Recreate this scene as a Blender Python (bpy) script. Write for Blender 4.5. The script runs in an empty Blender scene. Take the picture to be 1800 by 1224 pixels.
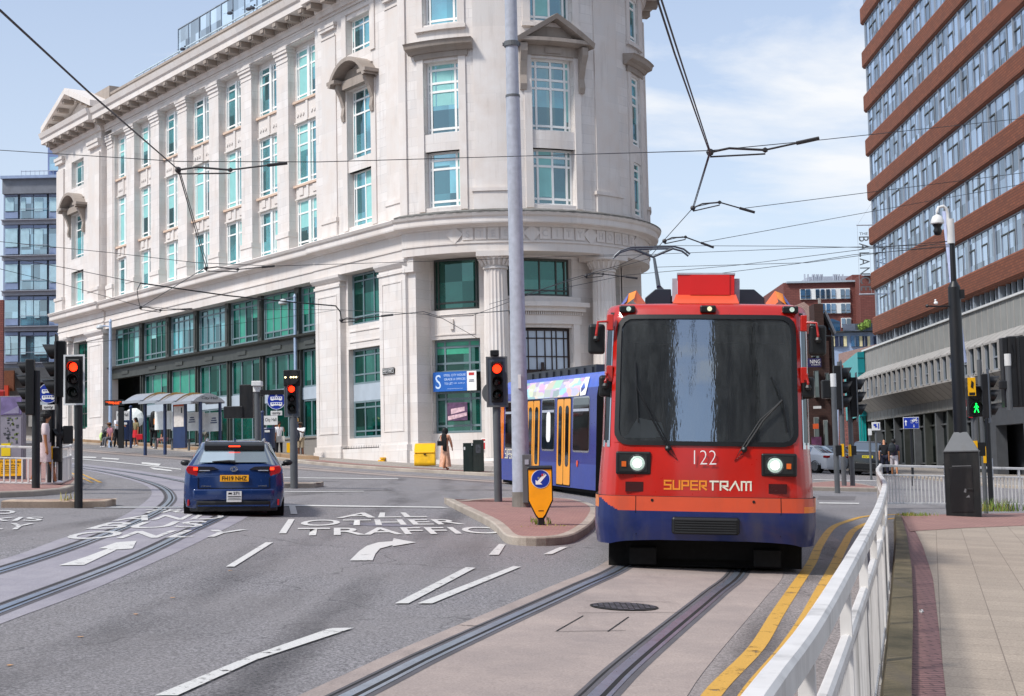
import bpy, bmesh, math, random
from mathutils import Vector, Matrix
random.seed(7)
R_=math.radians
scene=bpy.context.scene
COL=scene.collection
# ---------------------------------------------------------------- camera calibration
F=2650.;PIT=math.atan(211/F);ROL=-math.atan(.0214);CH=1.66
GA,GB=-.052,.0245
def ray(x,y):
    a=(x-900)/F;b=-(y-612)/F;c=-1.
    cr,sr=math.cos(ROL),math.sin(ROL)
    a,b=a*cr-b*sr,a*sr+b*cr
    t=math.pi/2+PIT;ct,st=math.cos(t),math.sin(t)
    return (a,b*ct-c*st,b*st+c*ct)
def gz(X,Y): return GA*X+GB*Y
def G(x,y,h=0):
    d=ray(x,y);t=(h-CH)/(d[2]-GA*d[0]-GB*d[1]);return (d[0]*t,d[1]*t,CH+d[2]*t)
def D(x,y,Y):
    d=ray(x,y);t=Y/d[1];return (d[0]*t,Y,CH+d[2]*t)
cam=bpy.data.cameras.new('camera');co=bpy.data.objects.new('camera',cam);COL.objects.link(co)
cam.sensor_width=36;cam.lens=F/1800*36;cam.clip_end=3000;cam.clip_start=.1
co.matrix_world=Matrix.Translation((0,0,CH))@Matrix.Rotation(math.pi/2+PIT,4,'X')@Matrix.Rotation(ROL,4,'Z')
scene.camera=co
scene.view_settings.view_transform='Standard';scene.view_settings.look='None';scene.view_settings.exposure=0
# ---------------------------------------------------------------- materials
def lin(h,k=1.):
    h=h.lstrip('#');v=[int(h[i:i+2],16)/255 for i in (0,2,4)]
    return tuple(k*((c/12.92) if c<.04045 else ((c+.055)/1.055)**2.4) for c in v)+(1,)
MATS={}
class NT:
    def __init__(s,name):
        s.m=bpy.data.materials.new(name);s.m.use_nodes=True;s.t=s.m.node_tree;s.n=s.t.nodes;s.l=s.t.links
        s.n.clear();s.out=s.n.new('ShaderNodeOutputMaterial')
    def add(s,ty,**k):
        n=s.n.new(ty)
        for a,v in k.items():
            if a.startswith('i_'):
                n.inputs[a[2:].replace('_',' ')].default_value=v
            else: setattr(n,a,v)
        return n
    def link(s,a,b): s.l.new(a,b)
    def coord(s,kind='Object',sc=None,rot=None):
        c=s.add('ShaderNodeTexCoord').outputs[kind]
        if sc is not None or rot is not None:
            m=s.add('ShaderNodeMapping');s.link(c,m.inputs['Vector'])
            if sc is not None: m.inputs['Scale'].default_value=sc
            if rot is not None: m.inputs['Rotation'].default_value=rot
            return m.outputs[0]
        return c
    def noise(s,vec,scale,detail=4,rough=.55):
        n=s.add('ShaderNodeTexNoise');n.inputs['Scale'].default_value=scale;n.inputs['Detail'].default_value=detail;n.inputs['Roughness'].default_value=rough
        s.link(vec,n.inputs['Vector']);return n.outputs['Fac']
    def ramp(s,fac,p0,p1,c0,c1):
        r=s.add('ShaderNodeValToRGB');r.color_ramp.elements[0].position=p0;r.color_ramp.elements[1].position=p1
        r.color_ramp.elements[0].color=c0;r.color_ramp.elements[1].color=c1;s.link(fac,r.inputs[0]);return r.outputs[0]
    def mix(s,fac,a,b,mode='MIX'):
        m=s.add('ShaderNodeMix');m.data_type='RGBA';m.blend_type=mode
        for sock,v in ((m.inputs['Factor'],fac),(m.inputs[6],a),(m.inputs[7],b)):
            if isinstance(v,(int,float,tuple)): sock.default_value=v
            else: s.link(v,sock)
        return m.outputs[2]
    def bsdf(s,col,rough=.6,metal=0,bump=None,bstr=.3,bdist=.01,**k):
        p=s.add('ShaderNodeBsdfPrincipled')
        for sock,v in ((p.inputs['Base Color'],col),(p.inputs['Roughness'],rough),(p.inputs['Metallic'],metal)):
            if isinstance(v,(int,float,tuple)): sock.default_value=v
            else: s.link(v,sock)
        for a,v in k.items(): p.inputs[a.replace('_',' ')].default_value=v
        if bump is not None:
            b=s.add('ShaderNodeBump');b.inputs['Strength'].default_value=bstr;b.inputs['Distance'].default_value=bdist
            s.link(bump,b.inputs['Height']);s.link(b.outputs[0],p.inputs['Normal'])
        s.link(p.outputs[0],s.out.inputs[0]);return p
def sc4(c,k): return (min(1,c[0]*k),min(1,c[1]*k),min(1,c[2]*k),1)
def M(name,col='#808080',rough=.6,metal=0,var=.15,scale=2.5,bump=0,k=1.,coat=0,emit=0,dirt=0):
    if name in MATS: return MATS[name]
    c=lin(col,k) if isinstance(col,str) else col
    t=NT(name);v=t.coord('Object')
    f=t.noise(v,scale,6)
    base=t.mix(t.ramp(f,.3,.7,(0,0,0,1),(1,1,1,1)),sc4(c,1-var),sc4(c,1+var))
    if dirt:
        f2=t.noise(t.coord('Object',(1.2,1.2,.25)),2.2,7,.65)
        base=t.mix(t.ramp(f2,.5,.75,(0,0,0,1),(dirt,dirt,dirt,1)),base,(.09,.08,.07,1))
    k2=dict(Coat_Weight=coat,Coat_Roughness=.08) if coat else {}
    if emit: k2.update(Emission_Color=c,Emission_Strength=emit)
    fr=t.noise(v,scale*7,3)
    rg=t.add('ShaderNodeMapRange');t.link(fr,rg.inputs[0]);rg.inputs[3].default_value=max(0,rough-.08);rg.inputs[4].default_value=min(1,rough+.08)
    t.bsdf(base,rg.outputs[0],metal,bump=fr if bump else None,bstr=bump,**k2)
    MATS[name]=t.m;return t.m
def stone(name,col,joint=.72,bw=1.15,bh=.42,stain=.5,k=1.):
    t=NT(name);uv=t.coord('UV')
    c=lin(col,k)
    br=t.add('ShaderNodeTexBrick');t.link(uv,br.inputs['Vector'])
    for a,v in (('Scale',1.),('Mortar Size',.008),('Mortar Smooth',.1),('Brick Width',bw),('Row Height',bh),('Bias',0.)): br.inputs[a].default_value=v
    br.inputs['Color1'].default_value=sc4(c,.88);br.inputs['Color2'].default_value=sc4(c,1.06);br.inputs['Mortar'].default_value=sc4(c,joint)
    n=t.noise(uv,.9,6,.6);base=t.mix(t.ramp(n,.35,.72,(.0,0,0,1),(1,1,1,1)),br.outputs['Color'],sc4((c[0]*.93,c[1]*.88,c[2]*.84,1),1),'MIX')
    st=t.noise(t.coord('UV',(1.6,.16,1)),2.,8,.68)
    base=t.mix(t.ramp(st,.53,.8,(0,0,0,1),(stain,stain,stain,1)),base,(.22,.19,.165,1))
    fine=t.noise(uv,38,4,.6)
    base=t.mix(.14,base,t.ramp(fine,.3,.7,(.1,.1,.1,1),(1,1,1,1)),'OVERLAY')
    t.bsdf(base,.85,0,bump=br.outputs['Fac'],bstr=-.35,bdist=.01)
    MATS[name]=t.m;return t.m
def brickm(name,c1,c2,mort,bw=.225,bh=.075,ms=.012,kind='UV',rough=.85,stain=.3,bump=.4,rot=None,speck=.15):
    t=NT(name);uv=t.coord(kind,rot=rot)
    br=t.add('ShaderNodeTexBrick');t.link(uv,br.inputs['Vector'])
    for a,v in (('Scale',1.),('Mortar Size',ms),('Mortar Smooth',.1),('Brick Width',bw),('Row Height',bh)): br.inputs[a].default_value=v
    br.inputs['Color1'].default_value=lin(c1);br.inputs['Color2'].default_value=lin(c2);br.inputs['Mortar'].default_value=lin(mort)
    st=t.noise(uv,.6,8,.65)
    base=t.mix(t.ramp(st,.4,.8,(0,0,0,1),(stain,stain,stain,1)),br.outputs['Color'],(.05,.04,.035,1))
    fine=t.noise(uv,55,4,.6)
    base=t.mix(speck,base,t.ramp(fine,.3,.7,(.05,.05,.05,1),(1,1,1,1)),'OVERLAY')
    t.bsdf(base,rough,0,bump=br.outputs['Fac'],bstr=-bump,bdist=.01)
    MATS[name]=t.m;return t.m
def glassm(name,base,tint,rough=.05,gloss=.55,var=.5,spec=None,bumps=.03,bd=.05):
    """opaque window glass: dark tinted body under a mirror-like coat, panes slightly wavy"""
    t=NT(name);v=t.coord('Object')
    oi=t.add('ShaderNodeObjectInfo')
    n=t.noise(v,.55,3)
    b=t.mix(t.ramp(n,.35,.65,(0,0,0,1),(1,1,1,1)),sc4(base,1-var),sc4(base,1+var))
    mu=t.add('ShaderNodeVectorMath',operation='MULTIPLY');t.link(v,mu.inputs[0]);mu.inputs[1].default_value=(1.35,.0,.8)
    fl_=t.add('ShaderNodeVectorMath',operation='FLOOR');t.link(mu.outputs[0],fl_.inputs[0])
    ad_=t.add('ShaderNodeVectorMath',operation='ADD');t.link(fl_.outputs[0],ad_.inputs[0]);t.link(oi.outputs['Random'],ad_.inputs[1])
    wn=t.add('ShaderNodeTexWhiteNoise');t.link(ad_.outputs[0],wn.inputs['Vector'])
    b=t.mix(t.ramp(wn.outputs['Value'],.15,.95,(0,0,0,1),(1,1,1,1)),sc4(b0,1.25) if 0 else b,sc4(base,.18))
    d=t.add('ShaderNodeBsdfDiffuse');t.link(b,d.inputs[0])
    g=t.add('ShaderNodeBsdfGlossy');t.link(t.mix(t.ramp(wn.outputs['Value'],.1,.9,(0,0,0,1),(1,1,1,1)),tint,sc4(tint,.55)),g.inputs['Color']);g.inputs['Roughness'].default_value=rough
    bp=t.add('ShaderNodeBump');bp.inputs['Strength'].default_value=bumps;bp.inputs['Distance'].default_value=bd
    t.link(t.noise(v,1.3,2),bp.inputs['Height']);t.link(bp.outputs[0],g.inputs['Normal'])
    fr=t.add('ShaderNodeLayerWeight');fr.inputs[0].default_value=.35
    mr=t.add('ShaderNodeMapRange');t.link(fr.outputs['Fresnel'],mr.inputs[0]);mr.inputs[3].default_value=gloss*.75;mr.inputs[4].default_value=min(1,gloss*1.5)
    mx=t.add('ShaderNodeMixShader');t.link(mr.outputs[0],mx.inputs[0]);t.link(d.outputs[0],mx.inputs[1]);t.link(g.outputs[0],mx.inputs[2])
    t.link(mx.outputs[0],t.out.inputs[0]);MATS[name]=t.m;return t.m
def asphalt(name,dark,light,patch):
    t=NT(name);v=t.coord('Object')
    f=t.noise(v,42,5,.8);f2=t.noise(v,110,2,.6)
    b=t.mix(t.ramp(f,.42,.6,(0,0,0,1),(1,1,1,1)),lin(dark),lin(light))
    b=t.mix(t.ramp(f2,.62,.7,(0,0,0,1),(.8,.8,.8,1)),b,lin('#b3aca8'))
    pn=t.noise(v,.28,6,.6)
    b=t.mix(t.ramp(pn,.36,.66,(0,0,0,1),(.65,.65,.65,1)),b,lin(patch))
    pn2=t.noise(t.coord('Object',(1,.12,1),(0,0,.1)),1.1,5,.6)
    b=t.mix(t.ramp(pn2,.5,.72,(0,0,0,1),(.35,.35,.35,1)),b,lin('#4a4645'))
    vo=t.add('ShaderNodeTexVoronoi');vo.feature='DISTANCE_TO_EDGE';vo.inputs['Scale'].default_value=.22
    wv=t.add('ShaderNodeVectorMath');wv.operation='MULTIPLY_ADD';nn=t.add('ShaderNodeTexNoise');nn.inputs['Scale'].default_value=1.5;t.link(v,nn.inputs['Vector'])
    t.link(nn.outputs['Color'],wv.inputs[0]);wv.inputs[1].default_value=(1.2,1.2,0);t.link(v,wv.inputs[2]);t.link(wv.outputs[0],vo.inputs['Vector'])
    b=t.mix(t.ramp(vo.outputs[0],.0,.004,(.55,.55,.55,1),(0,0,0,1)),b,(.02,.02,.02,1))
    t.bsdf(b,.82,0,bump=f,bstr=.9,bdist=.012);MATS[name]=t.m;return t.m
def worn(name,col,thr=.62,scale=5,k=1.,rough=.7):
    """road paint, scuffed away in patches down to the surface below"""
    t=NT(name);v=t.coord('Object');c=lin(col,k)
    n=t.noise(v,scale,9,.72);n2=t.noise(v,70,3,.6)
    b=t.mix(t.ramp(n2,.3,.7,(0,0,0,1),(1,1,1,1)),sc4(c,.8),sc4(c,1.1))
    p=t.bsdf(b,rough)
    s=t.add('ShaderNodeMath',operation='ADD');t.link(n,s.inputs[0]);m2=t.add('ShaderNodeMath',operation='MULTIPLY');t.link(n2,m2.inputs[0]);m2.inputs[1].default_value=.25;t.link(m2.outputs[0],s.inputs[1])
    a=t.ramp(s.outputs[0],thr+.1,thr+.16,(1,1,1,1),(0,0,0,1));t.link(a,p.inputs['Alpha'])
    MATS[name]=t.m;return t.m
# ---------------------------------------------------------------- mesh builder
class MB:
    def __init__(s,fn=None): s.v=[];s.f=[];s.u=[];s.m=[];s.fn=fn or (lambda a,b,c:(a,b,c))
    def face(s,pts,uvs=None,m=0,raw=False):
        i=len(s.v)
        for p in pts: s.v.append(tuple(p) if raw else s.fn(*p))
        s.f.append(tuple(range(i,i+len(pts))));s.u.append(uvs or [(p[0],p[2]) for p in pts]);s.m.append(m)
    def box(s,a0,a1,b0,b1,c0,c1,m=0,n=1):
        if a1<a0:a0,a1=a1,a0
        if b1<b0:b0,b1=b1,b0
        if c1<c0:c0,c1=c1,c0
        for k in range(n):
            x0=a0+(a1-a0)*k/n;x1=a0+(a1-a0)*(k+1)/n
            for y in (b0,b1):
                q=[(x0,y,c0),(x1,y,c0),(x1,y,c1),(x0,y,c1)]
                s.face(q if y==b0 else q[::-1],None,m)
            for z in (c0,c1):
                q=[(x0,b0,z),(x0,b1,z),(x1,b1,z),(x1,b0,z)]
                if z==c1:q=q[::-1]
                s.face(q,[(p[0],p[1]) for p in q],m)
        for x in (a0,a1):
            q=[(x,b0,c0),(x,b0,c1),(x,b1,c1),(x,b1,c0)]
            if x==a1:q=q[::-1]
            s.face(q,[(p[1],p[2]) for p in q],m)
        return s
    def ext(s,poly,b0,b1,m=0,capm=None):
        """poly in (a,c), extruded along b"""
        n=len(poly)
        for i in range(n):
            p,q=poly[i],poly[(i+1)%n]
            s.face([(p[0],b0,p[1]),(q[0],b0,q[1]),(q[0],b1,q[1]),(p[0],b1,p[1])],[(0,b0),(1,b0),(1,b1),(0,b1)],m)
        cm=m if capm is None else capm
        s.face([(p[0],b0,p[1]) for p in poly],None,cm);s.face([(p[0],b1,p[1]) for p in poly][::-1],None,cm);return s
    def extz(s,poly,z0,z1,m=0,topm=None):
        n=len(poly);L=0
        for i in range(n):
            p,q=poly[i],poly[(i+1)%n];l=math.dist(p,q)
            s.face([(p[0],p[1],z0),(q[0],q[1],z0),(q[0],q[1],z1),(p[0],p[1],z1)],[(L,z0),(L+l,z0),(L+l,z1),(L,z1)],m);L+=l
        tm=m if topm is None else topm
        s.face([(p[0],p[1],z1) for p in poly],[(p[0],p[1]) for p in poly],tm);s.face([(p[0],p[1],z0) for p in poly][::-1],[(p[0],p[1]) for p in poly][::-1],m);return s
    def prof(s,prof,a0,a1,m=0,n=1):
        """profile in (b,c) run along a"""
        k=len(prof)
        for j in range(n):
            x0=a0+(a1-a0)*j/n;x1=a0+(a1-a0)*(j+1)/n
            for i in range(k):
                p,q=prof[i],prof[(i+1)%k]
                s.face([(x0,p[0],p[1]),(x1,p[0],p[1]),(x1,q[0],q[1]),(x0,q[0],q[1])],[(x0,p[1]+p[0]),(x1,p[1]+p[0]),(x1,q[1]+q[0]),(x0,q[1]+q[0])],m)
        s.face([(a0,p[0],p[1]) for p in prof],[(p[0],p[1]) for p in prof],m);s.face([(a1,p[0],p[1]) for p in prof][::-1],[(p[0],p[1]) for p in prof][::-1],m);return s
    def ring(s,c,r,ax,n):
        A=Vector(ax).normalized();X=A.orthogonal().normalized();Y=A.cross(X)
        return [tuple(Vector(c)+X*(r*math.cos(2*math.pi*i/n))+Y*(r*math.sin(2*math.pi*i/n))) for i in range(n)]
    def cyl(s,p0,p1,r0,r1=None,n=12,m=0,cap=True):
        r1=r0 if r1 is None else r1;ax=Vector(p1)-Vector(p0);A=s.ring(p0,r0,ax,n);B=s.ring(p1,r1,ax,n);L=ax.length
        for i in range(n):
            j=(i+1)%n;s.face([A[i],A[j],B[j],B[i]],[(i/n*6.28*r0,0),((i+1)/n*6.28*r0,0),((i+1)/n*6.28*r0,L),(i/n*6.28*r0,L)],m)
        if cap: s.face(A[::-1],None,m);s.face(B,None,m)
        return s
    def lathe(s,prof,c=(0,0,0),n=16,m=0):
        for i in range(n):
            a=2*math.pi*i/n;b=2*math.pi*(i+1)/n
            for (r0,z0),(r1,z1) in zip(prof,prof[1:]):
                q=[(c[0]+r0*math.cos(a),c[1]+r0*math.sin(a),c[2]+z0),(c[0]+r0*math.cos(b),c[1]+r0*math.sin(b),c[2]+z0),(c[0]+r1*math.cos(b),c[1]+r1*math.sin(b),c[2]+z1),(c[0]+r1*math.cos(a),c[1]+r1*math.sin(a),c[2]+z1)]
                if r0<1e-5:q=q[1:]
                elif r1<1e-5:q=q[:3]
                s.face(q,None,m)
        return s
    def tube(s,pts,r,n=8,m=0):
        pts=[Vector(p) for p in pts];rings=[]
        for i,p in enumerate(pts):
            t=(pts[min(i+1,len(pts)-1)]-pts[max(i-1,0)]).normalized()
            X=t.cross(Vector((0,0,1)));X=X.normalized() if X.length>.05 else Vector((1,0,0));Y=X.cross(t)
            rr=r[i] if isinstance(r,(list,tuple)) else r
            rings.append([p+X*rr*math.cos(2*math.pi*k/n)+Y*rr*math.sin(2*math.pi*k/n) for k in range(n)])
        for A,B in zip(rings,rings[1:]):
            for k in range(n):
                j=(k+1)%n;s.face([A[k],A[j],B[j],B[k]],None,m)
        s.face(rings[0],None,m);s.face(rings[-1],None,m);return s
    def disc(s,c,r,ax=(0,-1,0),n=20,m=0,th=.0):
        if th: return s.cyl(c,tuple(Vector(c)+Vector(ax)*th),r,r,n,m)
        s.face(s.ring(c,r,ax,n),None,m);return s
    def sphere(s,c,r,n=14,m=0,sq=(1,1,1)):
        k=n//2
        for i in range(k):
            a=math.pi*i/k;b=math.pi*(i+1)/k
            for j in range(n):
                p=2*math.pi*j/n;q=2*math.pi*(j+1)/n
                P=lambda t,f:(c[0]+r*sq[0]*math.sin(t)*math.cos(f),c[1]+r*sq[1]*math.sin(t)*math.sin(f),c[2]+r*sq[2]*math.cos(t))
                f=[P(a,p),P(b,p),P(b,q),P(a,q)]
                if i==0:f=[f[0],f[1],f[2]]
                elif i==k-1:f=[f[0],f[1],f[3]]
                s.face(f,None,m)
        return s
    def build(s,name,mats,parent=None,smooth=None,bevel=0,seg=2,link=True):
        me=bpy.data.meshes.new(name);me.from_pydata(s.v,[],s.f)
        uvl=me.uv_layers.new(name='UVMap');k=0
        for f in s.u:
            for uv in f: uvl.data[k].uv=uv;k+=1
        if not isinstance(mats,(list,tuple)):mats=[mats]
        for mt in mats: me.materials.append(mt)
        me.polygons.foreach_set('material_index',s.m)
        bm=bmesh.new();bm.from_mesh(me);bmesh.ops.remove_doubles(bm,verts=bm.verts,dist=.0003);bmesh.ops.recalc_face_normals(bm,faces=bm.faces)
        if bevel:
            es=[e for e in bm.edges if len(e.link_faces)==2 and e.calc_face_angle(0)>.5]
            bmesh.ops.bevel(bm,geom=es,offset=bevel,segments=seg,affect='EDGES',profile=.5,clamp_overlap=True)
        bm.to_mesh(me);bm.free()
        if smooth:
            me.polygons.foreach_set('use_smooth',[True]*len(me.polygons))
            try: me.set_sharp_from_angle(angle=smooth)
            except Exception: pass
        ob=bpy.data.objects.new(name,me);COL.objects.link(ob)
        if parent is not None: ob.parent=parent
        return ob
def tag(o,label,cat=None,group=None):
    o['label']=label
    if cat:o['category']=cat
    if group:o['group']=group
    return o
def thing(name,label,cat,loc=(0,0,0),rot=0,group=None,mat=None):
    o=bpy.data.objects.new(name,None);COL.objects.link(o);o.empty_display_size=.3
    if mat is not None:o.matrix_world=mat
    else:o.location=loc;o.rotation_euler=(0,0,rot)
    return tag(o,label,cat,group)
def struct(o): o['kind']='structure';return o
def copy_tree(o,parent=None):
    c=o.copy();COL.objects.link(c)
    if parent is not None:c.parent=parent
    for ch in o.children: copy_tree(ch,c)
    return c
def children_rec(o):
    r=[]
    for c in o.children: r.append(c);r+=children_rec(c)
    return r
def text(name,s,size,mat,parent,loc,rot=(math.pi/2,0,0),ext=.002,width=None,height=None,sp=1.,bold=0):
    cu=bpy.data.curves.new(name,'FONT');cu.body=s;cu.size=size;cu.align_x='CENTER';cu.align_y='CENTER';cu.extrude=ext;cu.space_character=sp;cu.offset=bold;cu.resolution_u=3
    ob=bpy.data.objects.new(name,cu);COL.objects.link(ob)
    bpy.context.view_layer.update()
    me=bpy.data.meshes.new_from_object(ob.evaluated_get(bpy.context.evaluated_depsgraph_get()))
    bpy.data.objects.remove(ob);bpy.data.curves.remove(cu)
    xs=[v.co.x for v in me.vertices];ys=[v.co.y for v in me.vertices]
    if xs:
        cx,cy=(max(xs)+min(xs))/2,(max(ys)+min(ys))/2;w,h=max(xs)-min(xs),max(ys)-min(ys)
        fx=width/w if width else 1;fy=height/h if height else fx if width and not height else 1
        for v in me.vertices: v.co.x=(v.co.x-cx)*fx;v.co.y=(v.co.y-cy)*fy
    me.materials.clear();me.materials.append(mat)
    o=bpy.data.objects.new(name,me);COL.objects.link(o);o.parent=parent;o.location=loc;o.rotation_euler=rot
    return o
# ---------------------------------------------------------------- world and sun
SUN_EL,SUN_AZ=R_(50),math.atan2(-.80,-.60)   # direction towards the sun: left of and behind the camera
sd=Vector((-.80*math.cos(SUN_EL),-.60*math.cos(SUN_EL),math.sin(SUN_EL)))
w=bpy.data.worlds.new('World');scene.world=w;w.use_nodes=True;nt=w.node_tree;nt.nodes.clear()
def WN(t,**k):
    n=nt.nodes.new(t)
    for a,v in k.items(): setattr(n,a,v)
    return n
sky=WN('ShaderNodeTexSky',sky_type='NISHITA',sun_disc=False);sky.sun_elevation=SUN_EL;sky.sun_rotation=math.atan2(sd.x,sd.y);sky.altitude=100;sky.air_density=1.1;sky.dust_density=1.6;sky.ozone_density=1.5
tc=WN('ShaderNodeTexCoord');mp=WN('ShaderNodeMapping');mp.inputs['Scale'].default_value=(1.0,1.0,3.2);mp.inputs['Location'].default_value=(.35,.1,.62)
nt.links.new(tc.outputs['Generated'],mp.inputs[0])
n1=WN('ShaderNodeTexNoise');n1.inputs['Scale'].default_value=2.3;n1.inputs['Detail'].default_value=9;n1.inputs['Roughness'].default_value=.58;n1.inputs['Distortion'].default_value=.35;nt.links.new(mp.outputs[0],n1.inputs[0])
rp=WN('ShaderNodeValToRGB');rp.color_ramp.elements[0].position=.42;rp.color_ramp.elements[1].position=.68;rp.color_ramp.elements[0].color=(.0,.0,.0,1);rp.color_ramp.elements[1].color=(1,1,1,1);nt.links.new(n1.outputs[0],rp.inputs[0])
sx=WN('ShaderNodeSeparateXYZ');nt.links.new(tc.outputs['Generated'],sx.inputs[0])
hz=WN('ShaderNodeMapRange');nt.links.new(sx.outputs[2],hz.inputs[0]);hz.inputs[1].default_value=0;hz.inputs[2].default_value=.30;hz.inputs[3].default_value=.68;hz.inputs[4].default_value=.36
mxf=WN('ShaderNodeMath',operation='MAXIMUM');nt.links.new(rp.outputs[0],mxf.inputs[0]);nt.links.new(hz.outputs[0],mxf.inputs[1])
mx=WN('ShaderNodeMix',data_type='RGBA');nt.links.new(mxf.outputs[0],mx.inputs[0]);gm=WN('ShaderNodeMix',data_type='RGBA');gm.blend_type='MULTIPLY';gm.inputs[0].default_value=1;gm.inputs[7].default_value=(1.2,1.42,1.66,1);nt.links.new(sky.outputs[0],gm.inputs[6]);nt.links.new(gm.outputs[2],mx.inputs[6]);mx.inputs[7].default_value=(8.8,9.0,9.3,1)
bg=WN('ShaderNodeBackground');bg.inputs[1].default_value=.108;nt.links.new(mx.outputs[2],bg.inputs[0])
wo=WN('ShaderNodeOutputWorld');nt.links.new(bg.outputs[0],wo.inputs[0])
sl=bpy.data.lights.new('sun','SUN');sl.energy=3.6;sl.angle=R_(8);sl.color=(1,.955,.9)
so=bpy.data.objects.new('sun',sl);COL.objects.link(so);so.rotation_euler=sd.to_track_quat('Z','Y').to_euler()
# ---------------------------------------------------------------- shared materials
STONE=stone('pale stone ashlar','#deD9d5',stain=.42)
STONE2=stone('plain pale stone','#dcd6d1',joint=.9,bw=2.2,bh=3.,stain=.28)
STONED=stone('weathered stone with underside shade','#a0968d',joint=.8,stain=.7)  # stained stone, with the shade of cornice undersides put into its colour
STONEO=stone('orange stained stone','#d9bfab',joint=.9,bw=3,bh=3,stain=.4)
WHITEF=M('white window frame','#efefec',.5,var=.05)
GREYF=M('grey green window frame','#6f8288',.45,var=.08)
DARKF=M('dark bronze metalwork','#4a4d49',.5,var=.15,metal=.3)
TEAL=glassm('teal tinted glass',lin('#4a9aa0'),(.7,.9,.96,1),gloss=.5,var=.5)
TEALD=glassm('deep green glass',lin('#0f4d42'),(.45,.8,.74,1),gloss=.22,var=.55)
BLIND=M('pale teal blind','#8fc9c6',.6,var=.06)
BLINDG=M('green glazed blind','#2f8f78',.35,var=.15)
BLACK=M('black paint','#151619',.4,var=.25,dirt=.3)
BLACKP=M('black plastic','#0e0f11',.45,var=.2)
GREYP=M('grey painted steel','#5c5f62',.5,var=.12,dirt=.5)
GALV=M('galvanised steel','#a9aeb9',.5,metal=.0,var=.12,scale=9,dirt=.25)
WHITEP=M('white gloss paint','#dcdcda',.35,var=.05,dirt=.25,scale=6,k=.95)
NAVY=M('navy paint','#1c2f55',.4,var=.15)
YELP=M('yellow plastic','#f0b400',.4,var=.08)
RUBBER=M('tyre rubber','#101010',.8,var=.2)
CHROME=M('bright metal','#c8ccd0',.2,metal=.9,var=.05)
WIREM=M('overhead wire','#15171a',.5,var=.1)
WHITE=M('white lettering','#f0f0ee',.5,var=.02)
BLACKT=M('black lettering','#0a0a0a',.5,var=.02)
BLUES=M('blue sign face','#14349c',.35,var=.05)
# ================================================================ GROUND, TRACKS, MARKINGS
ASPH=asphalt('asphalt','#444346','#aaa6a8','#827d7c')
ASPH2=asphalt('pinkish asphalt','#575250','#b0a6a3','#978c88')
def conc(name,a,b,stain=.4):
    t=NT(name);v=t.coord('Object')
    n=t.noise(v,1.1,7,.65);f=t.noise(v,60,4,.65)
    c=t.mix(t.ramp(n,.35,.68,(0,0,0,1),(1,1,1,1)),lin(a),lin(b))
    c=t.mix(.3,c,t.ramp(f,.25,.75,(.05,.05,.05,1),(1,1,1,1)),'OVERLAY')
    s=t.noise(t.coord('Object',(2.5,.25,1)),1.4,8,.7)
    c=t.mix(t.ramp(s,.55,.75,(0,0,0,1),(stain,stain,stain,1)),c,lin('#574f4b'))
    t.bsdf(c,.85,bump=f,bstr=.35,bdist=.005);MATS[name]=t.m;return t.m
TRACKC=conc('pinkish track concrete','#a3948c','#8d817c',.3)
TRACKG=conc('grey track concrete','#98949a','#85818a',.35)
SEAL=conc('dark rail sealant','#5d5a5e','#4a474a',.5)
KERB=conc('kerb stone','#b0a598','#958a7e',.45)
KERBP=conc('brown platform kerb','#c2ad97','#a8917b',.35)
KERBQ=conc('brown tram platform kerb','#9c8062','#846a50',.35)
MOSS=conc('mossy concrete','#7a6d52','#3f3a26',.75)
BRICKP=brickm('red block paving','#96706a','#a37c72','#6d5550',.2,.1,.006,'Object',bump=.25,stain=.25,rot=(0,0,.4))
BRICKG=brickm('pink brick channel','#9b7471','#8d6966','#54403e',.23,.075,.008,'Object',bump=.6,stain=.25,rot=(0,0,-.27))
SLAB=brickm('concrete paving slabs','#a69889','#9b8e80','#54493f',.45,.45,.009,'Object',bump=.15,stain=.22,rot=(0,0,.27),speck=.3)
for n_ in SLAB.node_tree.nodes:
    if n_.type=='TEX_BRICK': n_.offset=0.0;n_.inputs['Mortar'].default_value=lin('#7b6e63');n_.inputs['Mortar Size'].default_value=.005;n_.inputs['Row Height'].default_value=.45
SLABF=brickm('far paving slabs','#a39b92','#968e86','#6a625a',.6,.6,.012,'Object',bump=.2,stain=.2)
PAINTW=worn('worn white road paint','#dedcd8',.63,5,.86)
PAINTW3=worn('faded white lettering','#dad8d5',.585,3,.86)
PAINTW2=worn('scuffed white road paint','#dcdad6',.60,9,.85)
PAINTY=worn('worn yellow road paint','#d8a646',.6,3,.88)
STEEL=M('polished rail steel','#a4aebd',.3,metal=.75,var=.15,scale=6)
RUST=M('dark rail groove','#15110f',.8,var=.3)
def sheet(name,pts,off,mat,kind='structure'):
    mb=MB();mb.face([(x,y,gz(x,y)+off) for x,y in pts],[(x,y) for x,y in pts],raw=True);o=mb.build(name,mat)
    if kind:o['kind']=kind
    return o
def px(l,h=0): return [G(x,y,h)[:2] for x,y in l]
def cr(P,k=6):
    out=[];n=len(P)
    for i in range(n-1):
        p0=P[max(i-1,0)];p1=P[i];p2=P[i+1];p3=P[min(i+2,n-1)]
        for j in range(k):
            t=j/k;out.append(tuple(.5*((2*p1[a])+(-p0[a]+p2[a])*t+(2*p0[a]-5*p1[a]+4*p2[a]-p3[a])*t*t+(-p0[a]+3*p1[a]-3*p2[a]+p3[a])*t**3) for a in range(len(p1))))
    out.append(tuple(P[-1]));return out
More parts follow.
